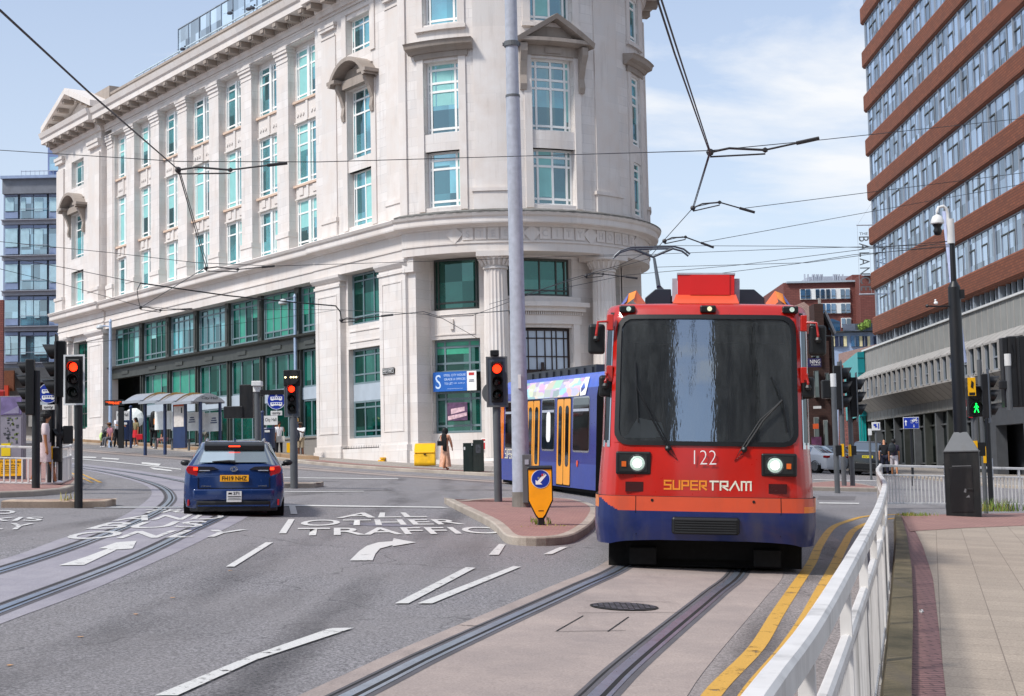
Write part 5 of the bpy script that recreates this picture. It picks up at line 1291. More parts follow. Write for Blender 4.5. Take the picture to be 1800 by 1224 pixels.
# cab interior
mb=MB();mb.box(-1.12,1.12,.45,.95,1.35,1.66);mb.box(-1.2,1.2,2.2,2.25,.9,3.3);mb.box(-1.2,1.2,.5,2.2,3.22,3.25);mb.box(-1.2,1.2,.3,2.2,.9,.95);mb.box(-.3,.3,1.3,1.45,1.2,2.35);mb.box(-.28,.28,1.0,1.4,1.1,1.3);mb.build('cab_interior',M('dark cab interior','#565a5c',.8,var=.3),TR)
mb=MB();mb.box(-1.02,-.62,.42,.9,1.665,1.68);mb.ext([(-1.0,1.68),(-.5,1.68),(-.55,1.86),(-.85,1.92)],.6,.63);mb.build('dashboard_papers',M('white papers','#e6e9ec',.5,emit=.0),TR)
mb=MB();mb.box(-1.12,1.12,.3,.55,1.40,1.61);mb.build('dashboard',GREYP,TR)
mb=MB();mb.cyl((.35,1.9,1.4),(.35,1.9,2.9),.03,.03);mb.cyl((-.55,1.8,1.4),(-.55,1.8,2.9),.03,.03);mb.box(-1.0,1.0,.9,1.0,2.9,3.0);mb.build('cab_fittings',GREYP,TR)
def onskin(x,z,o): return S(xi(x),z,o)
# headlamp units
for sx in(-1,1):
    cx=sx*.885;mb=MB();p=onskin(cx,1.355,0);y=p[1]
    mb.box(cx-.215,cx+.215,y-.045,y+.1,1.215,1.495);h=mb.build('headlamp_unit',BLACKP,TR,bevel=.02)
    mb=MB();mb.box(cx-.17,cx+.17,y-.052,y-.04,1.25,1.46);mb.build('reflector_panel',M('dark reflector','#3b3d3d',.3,metal=.6),h)
    lx=cx-sx*.05;mb=MB();mb.lathe([(0,0),(.05,.008),(.08,.004),(.098,-.01)],(0,0,0),22);mb.v=[(lx+a,y-.057-c,1.352+b) for a,b,c in mb.v];hl=mb.build('headlight',LAMP,h,smooth=1.);hl['label']='lit round headlamp'
    mb=MB();mb.disc((lx,y-.068,1.352),.055,n=20);mb.build('headlight_bulb',M('bright lamp core','#f6fff8',.2,emit=2.2,var=.05),h)
    mb=MB();mb.lathe([(.098,-.01),(.105,.006),(.112,-.01)],(0,0,0),22);mb.v=[(lx+a,y-.056-c,1.352+b) for a,b,c in mb.v];mb.build('headlight_rim',CHROME,h,smooth=1.)
    ax=cx+sx*.115;mb=MB();mb.box(ax-.028,ax+.028,y-.064,y-.05,1.31,1.375);mb.build('indicator',AMB,h)
    gx_=sx*.87;y=onskin(gx_,1.07,0)[1];mb=MB();mb.box(gx_-.11,gx_+.11,y-.018,y+.05,1.005,1.125);mb.build('tail_lamp',M('dark red lens','#3a0a0c',.25,var=.2),TR)
text('fleet_number','122',.2,WHITE,TR,(-.01,-.012,1.435),width=.27,height=.175,bold=-.004)
# stylised word, drawn stroke by stroke
SWO=M('orange lettering','#f0912a',.5,var=.02);SWW=M('cream lettering','#e8e2cf',.5,var=.02)
GL={'S':[((1,1),(0,1),(0,.5),(1,.5),(1,0),(0,0))],'U':[((0,1),(0,0),(1,0),(1,1))],'P':[((0,0),(0,1),(1,1),(1,.45),(.15,.45))],'E':[((1,1),(0,1),(0,0),(1,0)),((0,.5),(1,.5))],'R':[((0,0),(0,1),(1,1),(1,.45),(.2,.45),(1,0))],'T':[((0,1),(1.1,1)),((.35,1),(.35,0))],'A':[((0,0),(.75,1),(1.3,0))],'M':[((0,0),(0,1),(1.3,1),(1.3,0)),((.65,1),(.65,0))]}
def strokes(mb,word,x,z,w,h,gap,t,yf):
    for ch in word:
        mxx=max(p[0] for s in GL[ch] for p in s)
        for s in GL[ch]:
            for p,q in zip(s,s[1:]):
                a=Vector((x+p[0]*w,z+p[1]*h));b=Vector((x+q[0]*w,z+q[1]*h));d=(b-a).normalized();n=Vector((-d.y,d.x))*t/2;a-=d*t/2;b+=d*t/2
                y=yf((a.x+b.x)/2)
                mb.face([(a.x-n.x,y,a.y-n.y),(b.x-n.x,y,b.y-n.y),(b.x+n.x,y,b.y+n.y),(a.x+n.x,y,a.y+n.y)])
        x+=mxx*w+gap
    return x
yf=lambda x:onskin(x,1.1,.006)[1]
mb=MB();xe=strokes(mb,'SUPER',-.5,1.045,.075,.1,.032,.02,yf);mb.build('operator_lettering',SWO,TR)
mb=MB();strokes(mb,'TRAM',xe+.02,1.045,.085,.1,.03,.02,yf);mb.build('operator_lettering',SWW,TR)
# coupler cover, bolts, seams, lifeguard
y=onskin(0,.62,.03)[1];mb=MB();mb.box(-.41,.41,y-.035,y+.05,.5,.71);h=mb.build('coupler_cover',BLACKP,TR,bevel=.03)
mb=MB()
for k in range(6): mb.box(-.37,.37,y-.05,y-.03,.52+k*.03,.535+k*.03)
mb.build('grille',M('dark grille bars','#26282a',.5),h)
mb=MB()
for x in(-.65,.58): 
    p=onskin(x,.905,.03);mb.cyl((x,p[1]-.008,.905),(x,p[1]+.01,.905),.018,.018,10)
mb.build('bolt',BLACKP,TR)
mb=MB()
for x in (-.82,.87):
    for z0,z1 in((.48,.77),(.775,.95)):
        a,b=onskin(x,z0,.033),onskin(x+.006,z1,.033);mb.face([a,onskin(x+.008,z0,.033),b,onskin(x-.002,z1,.033)])
for sx in(-1,1): mb.face([S(sx*8.0,.45,.033),S(sx*8.08,.45,.033),S(sx*8.08,.95,.033),S(sx*8.0,.95,.033)])
mb.build('panel_seam',UND,TR)
mb=MB();mb.box(-.98,.98,.45,1.0,.16,.42);mb.box(-.93,-.6,.3,.7,.1,.3);mb.box(.6,.93,.3,.7,.1,.3);mb.box(-1.2,1.2,.55,11.,.06,.5)  # full-length low box added to block light and deepen the shadow underneath
for yy in (1.9,3.7):
    for sx in(-1,1): mb.cyl((sx*.66,yy,.34),(sx*.79,yy,.34),.34,.34,20)
mb.box(-.9,.9,1.4,4.3,.2,.5);mb.build('underframe',UND,TR)
# marker lamps and roof equipment
for x,w_ in ((-.99,.1),(.02,.1),(1.04,.1)):
    p=onskin(x,3.24,0);mb=MB();mb.box(x-w_,x+w_,p[1]-.05,p[1]+.06,3.24,3.33);h=mb.build('marker_lamp',BLACKP,TR,bevel=.02);mb=MB();mb.disc((x+(.02 if x else 0),p[1]-.053,3.285),.03);mb.build('lens',LAMP if abs(x)>.5 else LAMPD,h)
DRED=M('destination box red','#d01212',.35,coat=.3,var=.05)
mb=MB();mb.ext([(-.36,3.5),(.36,3.5),(.36,3.76),(-.36,3.76)],.75,.9);mb.box(-.36,.36,.9,1.6,3.4,3.74);mb.box(-.2,.3,.735,.75,3.5,3.76);h=mb.build('destination_box',DRED,TR)
mb=MB();mb.face([(-.42,.62,3.38),(.42,.62,3.38),(.38,.76,3.51),(-.38,.76,3.51)]);mb.face([(-.42,.62,3.38),(-.38,.76,3.51),(-.38,1.3,3.51),(-.42,1.3,3.38)]);mb.face([(.42,.62,3.38),(.38,.76,3.51),(.38,1.3,3.51),(.42,1.3,3.38)]);mb.build('box_base',ORG,h)
mb=MB()
for sx in(-1,1): mb.box(sx*.365,sx*.43,.82,1.5,3.42,3.72)
mb.box(-.37,.37,.74,1.5,3.762,3.785);mb.build('box_trim',GALV,h)
DNB=M('dark navy roof pod','#1c2836',.5,var=.15)
mb=MB()
for sx in(-1,1): mb.ext([(sx*.45,3.37),(sx*.8,3.37),(sx*.8,3.56),(sx*.66,3.68),(sx*.45,3.68)],1.8,4.2)
mb.box(-.45,.45,1.9,4.2,3.3,3.6);mb.build('roof_pod',DNB,TR,bevel=.01)
for sx in(-1,1):
    mb=MB();A=[(1.15,3.34),(1.0,3.56),(.9,3.6),(.78,3.44)];
    mt=[2,1,0]
    for k in range(3):
        p,q=A[k],A[k+1];mb.face([(sx*p[0],1.2,p[1]),(sx*q[0],1.2,q[1]),(sx*q[0],1.9,q[1]),(sx*p[0],1.9,p[1])],None,mt[k])
        mb.face([(sx*p[0],1.2,p[1]),(sx*q[0],1.2,q[1]),(sx*(q[0]+.02),1.0,q[1]-.12),(sx*(p[0]+.03),1.0,max(3.28,p[1]-.16))],None,mt[k])
    mb.build('roof_fairing',[M('peach fairing','#e8703c',.4),M('orange fairing','#ef8a28',.4),M('violet fairing','#5d62a8',.4)],TR,smooth=R_(40))
# mirrors
for sx in(-1,1):
    for (z,h_,w_,out) in ((2.9,.38,.21,.14),(2.31,.27,.17,.02)):
        mb=MB();x=sx*(1.2+out+.03)
        mb.box(x-w_/2,x+w_/2,.3,.42,z-h_/2,z+h_/2);o=mb.build('mirror',BLACKP,TR,bevel=.04,seg=3)
        mb=MB();mb.tube([(sx*1.2,.35,z+h_/2-.02),(sx*1.24,.3,z+h_/2+.03),(x-.02*sx,.26,z+h_/2+.02),(x,.26,z+.06),(x,.28,z)],.016);mb.build('mirror_arm',RED,o);mb=MB();mb.sphere((x,.28,z),.045,8);mb.build('mirror_pivot',BLACKP,o)
        mb=MB();mb.box(sx*1.16,sx*1.24,.3,.42,z+h_/2-.08,z+h_/2+.12);mb.build('mirror_bracket',RED,o,bevel=.01)
# wipers
for sx,(tx,tz) in((-1,(-.86,2.3)),(1,(.93,2.15))):
    bx=sx*.46;mb=MB();p0=onskin(bx,1.54,.03);p1=onskin((bx+tx)/2,1.9,.05);p2=onskin(tx,tz,.05)
    mb.tube([p0,p1,p2],.013,6);q0=onskin(bx-sx*.05,1.52,.03);mb.tube([q0,onskin((bx+tx)/2-sx*.04,1.9,.05),p2],.009,6)
    mb.tube([onskin(tx+sx*.02,tz+.3,.02),p2,onskin(tx-sx*.03,tz-.45,.02)] if sx<0 else [onskin(tx-.12,tz+.28,.02),p2,onskin(tx+.06,tz-.4,.02)],.012,6)
    mb.sphere(p0,.04,8);mb.build('wiper',BLACKP,TR)
    mb=MB();mb.tube([onskin(bx-sx*.0,1.5,.015),onskin(bx-sx*.12,1.4,.01),onskin(bx-sx*.05,1.52,.02)],.006,5);mb.build('washer_hose',BLACKP,TR)
# ---- trailing sections, each posed on the curve
def section(loc,head,L,skirt,tailend):
    """section whose near end is at local y=0, running away along +y; viewer sees local -x side"""
    e=bpy.data.objects.new('car_section',None);COL.objects.link(e);e.matrix_world=frame_mat(loc,-head[0],-head[1],(.04,-.02,1));e.parent=TR;e.matrix_parent_inverse=TR.matrix_world.inverted();return e
def panel(mb,y0,y1,z0,z1,o=.0,m=0,r=0):
    x=-1.325-o
    if r:
        pts=[]
        for (cy,cz,a0) in ((y1-r,z0+r,-90),(y1-r,z1-r,0),(y0+r,z1-r,90),(y0+r,z0+r,180)):
            for k in range(5): a=R_(a0+90*k/4);pts.append((x,cy+r*math.cos(a),cz+r*math.sin(a)))
        mb.face(pts,[(p[1],p[2]) for p in pts],m)
    else: mb.face([(x,y0,z0),(x,y1,z0),(x,y1,z1),(x,y0,z1)],[(y0,z0),(y1,z0),(y1,z1),(y0,z1)],m)
bpy.context.view_layer.update()
nm=Vector((2.03,38.5,0));hr=Vector((-.27,.963,0)).normalized();sd_=Vector((hr.y,-hr.x,0))
pr=nm+sd_*1.325;pr.z=gz(pr.x,pr.y)-.08
RS=section(pr,(hr.x,hr.y),9.6,LILAC,True)
AD_=bpy.data.materials.get('x')
def advert():
    t=NT('colourful roof advert');uv=t.coord('UV')
    vo=t.add('ShaderNodeTexVoronoi');vo.inputs['Scale'].default_value=3.1;vo.feature='F1';vo.distance='CHEBYCHEV'
    mp_=t.add('ShaderNodeMapping');mp_.inputs['Scale'].default_value=(.55,1.4,1);t.link(uv,mp_.inputs[0]);t.link(mp_.outputs[0],vo.inputs['Vector'])
    h=t.add('ShaderNodeHueSaturation');h.inputs['Saturation'].default_value=.75;h.inputs['Value'].default_value=1.0;t.link(vo.outputs['Color'],h.inputs['Color'])
    t.bsdf(t.mix(.35,h.outputs[0],lin('#cfd8dd')),.4);return t.m
ADV=advert()
def build_side(par,L,els,adv,sk):
    body('body_shell',par,0,0,0,L,[BLU,PALEB,LILAC,UND])
    for kind,y0,y1 in els:
        if kind=='w':
            mb=MB();panel(mb,y0,y1,1.25,2.72,.006,0,.1);w=mb.build('window',CHROME,par);mb=MB();panel(mb,y0+.04,y1-.04,1.3,2.68,.012,0,.08);mb.build('pane',TGL,w)
            mb=MB();panel(mb,y0+.04,y1-.04,2.33,2.4,.016);mb.build('window_bar',GALV,w)
        if kind=='d':
            w=None;ym=(y0+y1)/2
            mb=MB();panel(mb,y0-.04,y1+.04,.32,2.72,.004,0,.04);w=mb.build('door_frame',UND,par)
            for a,b in ((y0,ym-.02),(ym+.02,y1)):
                mb=MB();panel(mb,a,b,.36,2.68,.01,0,.06);d=mb.build('door',DOORY,w) if False else mb.build('door',DOORY,par)
                mb=MB();panel(mb,a+.14,b-.14,.85,2.5,.015,0,.12);mb.build('door_glass',TGL,d)
        if kind=='g':
            mb=MB();panel(mb,y0,y1,.8,1.0,.012);mb.build('grille',BLACKP,par)
    if adv:
        mb=MB()
        for (p,q) in (((1.337,2.73),(1.337,2.72)),):
            pass
        a,b=adv
        for (x0,z0,x1,z1) in ((1.331,2.74,1.297,2.97),(1.297,2.97,1.168,3.235)):
            mb.face([(-x0,a,z0),(-x0,b,z0),(-x1,b,z1),(-x1,a,z1)],[(a,z0),(b,z0),(b,z1),(a,z1)])
        mb.build('roof_advert',ADV,par)
        mb=MB();mb.face([(-1.334,a-.55,2.76),(-1.334,a-.1,2.74),(-1.3,a-.0,2.97),(-1.17,a-.05,3.24),(-1.17,a-.4,3.24),(-1.3,a-.6,2.97)]);mb.build('advert_oval',WHITE,par)
    mb=MB()
    mb.box(-.7,.7,L*.2,L*.9,3.34,3.62)
    for k in range(9): mb.box(-.76,-.7,L*.22+k*L*.075,L*.22+k*L*.075+.3,3.38,3.56)
    mb.build('roof_equipment',M('dark roof equipment','#2e3236',.6,var=.2),par)
    mb=MB();mb.box(-1.0,1.0,L*.08,L*.4,.08,.4);mb.box(-1.15,1.15,0,L,.2,.36);mb.box(-1.,1.,L*.75,L*.97,.08,.4);mb.build('underframe',UND,par)
build_side(RS,9.6,[('w',.55,1.95),('d',2.15,3.35),('w',3.6,4.85),('d',5.05,6.3),('w',6.6,7.6),('w',7.9,8.8),('g',7.2,7.8)],(1.45,7.6),LILAC)
mb=MB();panel(mb,8.95,9.6,.95,2.75,.008);mb.box(-1.33,1.33,9.6,9.85,.35,3.3);mb.build('cab_end',ORG2,RS)
mb=MB();mb.box(-1.56,-1.4,9.3,9.4,1.75,2.05);mb.box(-1.56,-1.4,9.3,9.4,2.5,2.7);mb.box(-1.4,-1.3,9.33,9.37,1.9,1.93);mb.box(-1.4,-1.3,9.33,9.37,2.6,2.63);mb.build('mirror',BLACKP,RS)
mb=MB();GLs=dict(GL)
xx=7.15
for wrd,mat_ in (('SUPER',0),('TRAM',1)):
    for ch in wrd:
        mxx=max(p[0] for s in GL[ch] for p in s)
        for s in GL[ch]:
            for p,q in zip(s,s[1:]):
                # the side is read from outside: text runs toward decreasing y
                a=Vector((-(8.75-(xx-7.15))+p[0]*-0,0));pass
        xx+=.1
w_,h_,gap,t_=.12,.26,.05,.035
pos=8.75
for ch in 'SUPERTRAM':
    mxx=max(p[0] for s in GL[ch] for p in s)
    for s in GL[ch]:
        for p,q in zip(s,s[1:]):
            a=Vector((pos-p[0]*w_,.98+p[1]*h_));b=Vector((pos-q[0]*w_,.98+q[1]*h_));d=(b-a).normalized();n=Vector((-d.y,d.x))*t_/2;a-=d*t_/2;b+=d*t_/2
            mb.face([(-1.337,a.x-n.x,a.y-n.y),(-1.337,b.x-n.x,b.y-n.y),(-1.337,b.x+n.x,b.y+n.y),(-1.337,a.x+n.x,a.y+n.y)])
    pos-=mxx*w_+gap
mb.build('operator_lettering',SWW,RS)
mb=MB();mb.sphere((-1.34,1.5,.95),.06,8,0,(.3,1,1.6));mb.build('side_lamp',M('orange side lamp','#c8481c',.3,emit=.2),RS)
mb=MB();panel(mb,3.95,4.35,1.5,2.35,.02,0,.15);mb.build('window_sticker',WHITE,RS)
# middle section
pm=Vector((3.55,29.9,0));pe=pr+hr*(-.7);hm=(pe-pm);hm.z=0;Lm=hm.length;hm.normalize();pm.z=gz(pm.x,pm.y)-.06
MS=section(pm,(hm.x,hm.y),Lm-.3,LILAC,False)
build_side(MS,Lm-.35,[('w',.6,2.0),('w',2.3,3.9),('w',4.2,5.7),('w',6.0,7.3)],None,LILAC)
mb=MB();mb.cyl((0,Lm+.12,.5),(0,Lm+.12,3.1),1.2,1.2,16);mb.build('gangway_bellows',UND,MS)
mb=MB();mb.cyl((0,-.3,.5),(0,-.3,3.1),1.2,1.2,16);mb.build('gangway_bellows',UND,MS)
# pantograph on the middle section: head under the contact wires
pt=thing('pantograph_dummy','x','x');bpy.data.objects.remove(pt)
pc=D(1150,436,31.5);mb=MB()
hx=1.0
c=Vector(pc);mb.tube([(c.x-.85,c.y,c.z-.16),(c.x-.72,c.y,c.z-.05),(c.x-.5,c.y,c.z+.02),(c.x+.42,c.y,c.z+.02),(c.x+.62,c.y,c.z-.04),(c.x+.75,c.y,c.z-.15)],.022,6)
mb.tube([(c.x-.85,c.y+.3,c.z-.16),(c.x-.7,c.y+.3,c.z-.04),(c.x-.5,c.y+.3,c.z+.02),(c.x+.42,c.y+.3,c.z+.02),(c.x+.62,c.y+.3,c.z-.04),(c.x+.75,c.y+.3,c.z-.15)],.022,6)
mb.tube([(c.x-.4,c.y+.15,c.z),(c.x-.02,c.y+.15,c.z-.17),(c.x+.4,c.y+.15,c.z)],.03,6)
base=D(1158,505,30.6);knee=D(1150,455,31.6)
mb.tube([(knee[0],knee[1],knee[2]),base],[.03,.045],8);mb.tube([base,(base[0]+.3,base[1]+1.8,base[2]+.1),(base[0]+.2,base[1]+.5,3.6)],.05,8)
o=mb.build('pantograph',M('pantograph steel','#4c5258',.45,metal=.4),None);o.parent=TR;o.matrix_parent_inverse=TR.matrix_world.inverted()
bpy.context.view_layer.update()
for e in (RS,MS):
    m=e.matrix_world.copy()
    for c in list(e.children):
        c.parent=TR;c.matrix_parent_inverse=TR.matrix_world.inverted()@m
    bpy.data.objects.remove(e)
# ================================================================ CARS
CARG=glassm('car glass',lin('#1a2326'),(.85,.93,1,1),gloss=.55,var=.3,bumps=.02)
TAILR=M('red tail lens','#a3101a',.2,coat=.5,var=.1);TAILL=M('lit brake lamp','#ff3a18',.3,emit=3.2);
def car(name,label,paint,loc,yaw_to,st,group=None,wheels=(.75,3.45),wr=.33,up=(.02,-.01,1)):
    """st: stations (y,half width,belt,top,roof half width); rear at y=0; local -y is the rear"""
    e=thing(name,label,'car',group=group,mat=frame_mat(loc,yaw_to[0],yaw_to[1],up))
    mb=MB();rings=[]
    for (y,wb,be,tp,wt) in st:
        rings.append([(-p[0],y,p[1]) for p in [(wb*.8,.2),(wb*.95,.24),(wb,.42),(wb*1.0,.62),(wb*.975,be-.06),(wb*.93,be),(wt+.03,tp-.07),(wt,tp-.03),(wt*.72,tp)]]+[(p[0],y,p[1]) for p in [(wt*.72,tp),(wt,tp-.03),(wt+.03,tp-.07),(wb*.93,be),(wb*.975,be-.06),(wb*1.0,.62),(wb,.42),(wb*.95,.24),(wb*.8,.2)]])
    n=len(rings[0])
    for i,(A,B) in enumerate(zip(rings,rings[1:])):
        sa,sb=st[i],st[i+1];steep=abs(sb[3]-sa[3])/(sb[0]-sa[0])>.42 and min(sa[3],sb[3])>.85 and max(sa[3],sb[3])>1.2
        cabin=min(sa[3],sb[3])>1.1 or steep
        for k in range(n-1):
            m=0
            if k in(5,n-1-6-0) and cabin and sa[3]-sa[2]>.2 and sb[3]-sb[2]>.2: m=1
            if k in(5,n-7) and cabin and sa[3]-sa[2]>.2 and sb[3]-sb[2]>.2: m=1
            if steep and k in (7,8,9): m=1
            mb.face([A[k],A[k+1],B[k+1],B[k]],None,m)
        mb.face([A[0],A[-1],B[-1],B[0]],None,2)
    mb.face(rings[0],None,0);mb.face(rings[-1],None,0)
    mb.build('body',[paint,CARG,UND],e,smooth=R_(50))
    W=st[4][1]
    for yy in wheels:
        for sx in(-1,1):
            mb=MB();mb.cyl((sx*(W-.0),yy,wr),(sx*(W-.235),yy,wr),wr,wr,24);w=mb.build('wheel',RUBBER,e,bevel=.02);mb=MB();mb.cyl((sx*(W+.004),yy,wr),(sx*(W-.05),yy,wr),wr*.66,wr*.66,18);mb.build('rim',CHROME if 'white' in label or 'blue' in label else BLACKP,w)
            mb=MB();mb.cyl((sx*(W-.012),yy,wr+.02),(sx*(W-.3),yy,wr+.02),wr+.06,wr+.06,24);mb.build('wheel_arch',UND,e)
    return e
def add_mirrors(e,y,x,z,mat):
    for sx in(-1,1):
        mb=MB();mb.sphere((sx*x,y,z),.085,12,0,(1.15,.7,.72));mb.box(sx*(x-.12),sx*(x-.05),y-.02,y+.03,z-.06,z-.02);mb.build('mirror',mat,e,smooth=1.)
CBLUE=M('metallic blue car paint','#0b2f66',.25,metal=.2,coat=.9,var=.08,k=.9)
cp=Vector((-4.98,26.75,0));cp.z=gz(cp.x,cp.y)-.07
cd=(.165,-1)
ST=[(0,.74,.80,.84,.62),(.03,.82,.90,.94,.70),(.10,.865,.95,1.0,.72),(.44,.885,.97,1.335,.555),(.52,.885,.97,1.385,.555),(.95,.89,.96,1.415,.6),(2.1,.89,.95,1.42,.62),(2.8,.885,.94,1.36,.6),(3.5,.88,.93,.99,.66),(4.2,.84,.84,.88,.6),(4.6,.7,.68,.72,.5)]
C=car('estate_car','metallic blue estate car with lit brake lights crossing the left tram rails','p',None,None,None) if False else car('estate_car','metallic blue estate car with lit brake lights crossing the left tram rails',CBLUE,cp,cd,ST)
for sx in(-1,1):
    mb=MB();mb.ext([(sx*.62,.76),(sx*.80,.83),(sx*.835,.90),(sx*.80,.965),(sx*.62,.95)],.0,.2);t=mb.build('tail_light',TAILR,C,bevel=.015)
    mb=MB();mb.box(sx*.63,sx*.70,-.012,.1,.885,.93);mb.build('brake_lamp',TAILL,t)
    mb=MB();mb.ext([(sx*.27,.90),(sx*.62,.845),(sx*.62,.952),(sx*.36,.945)],-.014,.1);mb.build('dark_lamp_wing',M('smoked lens','#23232b',.2,coat=.4),t)
    mb=MB();mb.box(sx*.42,sx*.6,-.02,.05,.872,.886);mb.build('lamp_strip',GALV,t)
    mb=MB();mb.box(sx*.765,sx*.80,-.005,.12,.26,.37);mb.build('reflector',TAILR,C,bevel=.008)
    mb=MB();mb.tube([(sx*.5,.55,1.385),(sx*.505,.75,1.43),(sx*.52,1.6,1.45),(sx*.53,2.3,1.43)],.018,6);mb.build('roof_rail',CHROME,C)
PLY=M('yellow number plate','#efa81c',.4,var=.03)
def plate(e,txt,y,z,w,h,mat,x=0,lab=None):
    mb=MB();mb.box(x-w/2,x+w/2,y-.012,y,z-h/2,z+h/2);p=mb.build('number_plate',mat,e,bevel=.003);text('plate_lettering',txt,.1,BLACKT,p,(x,y-.014,z),width=w*.86,height=h*.66,bold=.001);return p
plate(C,'FH19 NHZ',-.02,.74,.5,.115,PLY,.01)
p=plate(C,'271',-.068,.42,.26,.19,WHITEP,.01);p.name='licence_plate'
for ch in p.children: ch.scale=(.42,.42,1) if False else (.45,1,1);ch.scale=(.45,.4,1);ch.location=(.045,-.0825,.48)
mb=MB();mb.box(-.1,.13,-.083,-.08,.415,.428);mb.box(-.09,.12,-.083,-.08,.39,.397);mb.box(-.1,.13,-.083,-.08,.365,.372);mb.box(-.09,-.03,-.083,-.08,.46,.49);mb.build('small_print',BLACKT,p)
mb=MB();mb.lathe([(.062,0),(.066,.01),(.056,.01),(.052,0)],(0,0,0),24);mb.v=[(a,-.012-c,.905+b*.72) for a,b,c in mb.v];
for rx,rz,ox in ((.03,.035,0),(.045,.014,.012)):
    m2=MB();m2.lathe([(rx,0),(rx+.004,.008),(rx-.006,.008)],(0,0,0),18);base=len(mb.v)
    for f,u,k in zip(m2.f,m2.u,m2.m): mb.f.append(tuple(i+base for i in f));mb.u.append(u);mb.m.append(k)
    mb.v+=[(a,-.014-c,.905+b*(rz/rx)+ox) for a,b,c in m2.v]
mb.build('badge',CHROME,C)
text('model_lettering','COROLLA',.04,CHROME,C,(-.48,-.004,.605),width=.17,height=.02);text('model_lettering','HYBRID',.04,CHROME,C,(.5,-.004,.605),width=.15,height=.02)
mb=MB()
BOW=[(-.86,.3),(-.835,.1),(-.7,-.01),(-.35,-.055),(.35,-.055),(.7,-.01),(.835,.1),(.86,.3)];mb.extz([(x*.9,y-.003) for x,y in BOW],.16,.342);mb.build('diffuser',BLACKP,C,bevel=.02)
mb=MB();mb.prof([(-.058,.245),(-.075,.25),(-.075,.27),(-.058,.275)],-.62,.62);mb.build('bumper_trim',CBLUE,C)
mb=MB();mb.extz([(x*.985,y-.006) for x,y in BOW],.35,.555);mb.build('bumper',CBLUE,C,bevel=.035,seg=4,smooth=R_(60))
mb=MB();mb.ext([(-.6,.56),(.6,.56),(.62,.565),(.62,.572),(-.62,.572),(-.62,.565)],-.014,.0);mb.box(-.625,-.615,-.012,.02,.57,.76);mb.box(.615,.625,-.012,.02,.57,.76);mb.build('tailgate_seam',UND,C)
mb=MB();mb.face([(-.60,.1,1.01),(.60,.1,1.01),(.50,.40,1.31),(-.50,.40,1.31)]);mb.v=[(x,y-.02,z+.012) for x,y,z in mb.v];mb.build('rear_screen',glassm('rear glass with painted reflection',lin('#8fa3ad'),(.9,.97,1,1),gloss=.6,var=.5,bumps=.05),C)  # pale body colour stands in for a bright reflection on the rear screen
mb=MB();mb.prof([(.27,1.235),(.33,1.235),(.5,1.33),(.52,1.39),(.33,1.35),(.26,1.32)],-.53,.53);mb.build('spoiler',BLACKP,C,bevel=.01)
mb=MB();mb.box(-.1,.1,.245,.3,1.295,1.316);mb.build('high_brake_lamp',TAILL,C)
mb=MB();mb.tube([(.02,.06,1.03),(-.1,.065,1.045),(-.38,.09,1.035)],[.03,.022,.01],6);mb.build('rear_wiper',BLACKP,C)
mb=MB();mb.ext([(-.02,1.41),(.02,1.41),(0,1.47)],.7,.85);mb.build('aerial_fin',CBLUE,C)
add_mirrors(C,2.75,.98,1.0,BLACK)
# dark car body needs a soft crease
WHP=M('white car paint','#dfe2e6',.25,coat=.7,var=.03);BKP=M('black car paint','#0b0d10',.22,coat=.9,var=.1);GYP=M('dark grey car paint','#30343a',.25,coat=.7,var=.1)
STS=[(0,.72,.82,.86,.6),(.05,.84,.92,.96,.66),(.5,.9,.96,1.03,.66),(1.15,.9,.96,1.36,.56),(1.9,.9,.95,1.43,.58),(2.6,.9,.94,1.38,.57),(3.4,.89,.92,1.0,.62),(4.3,.85,.82,.88,.6),(4.7,.7,.66,.72,.5)]
STV=[(0,.82,.98,1.04,.72),(.05,.92,1.08,1.12,.76),(.14,.94,1.1,1.16,.78),(.42,.95,1.1,1.62,.66),(.8,.95,1.1,1.68,.68),(2.2,.95,1.08,1.69,.7),(2.9,.95,1.06,1.62,.68),(3.6,.94,1.04,1.12,.7),(4.4,.9,.98,1.03,.65),(4.7,.76,.8,.85,.55)]
def onroad(x,y,h=0): return Vector((x,y,gz(x,y)+h))
sv=car('suv','black sport utility vehicle parked with its rear to the camera beyond the right signals',BKP,onroad(17.3,74.3),(-.34,-1),STV,wr=.36,up=(.05,-.02,1))
plate(sv,'AY67 HPZ',-.02,.92,.52,.13,M('yellow green plate','#d8c832',.4),0)
for sx in(-1,1):
    mb=MB();mb.box(sx*.72,sx*.9,-.01,.2,.95,1.1);mb.build('tail_light',TAILR,sv,bevel=.02)
mb=MB();mb.face([(-.66,.16,1.17),(.66,.16,1.17),(.6,.4,1.58),(-.6,.4,1.58)]);mb.v=[(x,y-.03,z+.01) for x,y,z in mb.v];mb.build('rear_screen',CARG,sv)
mb=MB();mb.box(-.8,.8,-.05,.1,.3,.62);mb.build('bumper',BLACKP,sv,bevel=.03);add_mirrors(sv,2.8,1.02,1.15,BLACK)
ws_=car('saloon_car','white saloon car parked at the kerb between the tram and the signal posts',WHP,onroad(16.35,76.6),(.62,-.78),STS,up=(.05,-.02,1))
for sx in(-1,1):
    mb=MB();mb.box(sx*.6,sx*.86,-.0,.25,.78,.9);mb.build('tail_light',TAILR,ws_,bevel=.02)
add_mirrors(ws_,2.9,.98,1.02,WHP)
dk=car('hatchback','dark grey hatchback just visible past the tram beyond the white saloon',GYP,onroad(16.2,84.5),(.5,-.85),STS,up=(.05,-.02,1));add_mirrors(dk,2.9,.98,1.02,GYP)
dk2=car('hatchback','black hatchback parked between the white saloon and the black vehicle',BKP,onroad(18.0,80.5),(.3,-.95),STS,up=(.05,-.02,1));add_mirrors(dk2,2.9,.98,1.02,BKP)
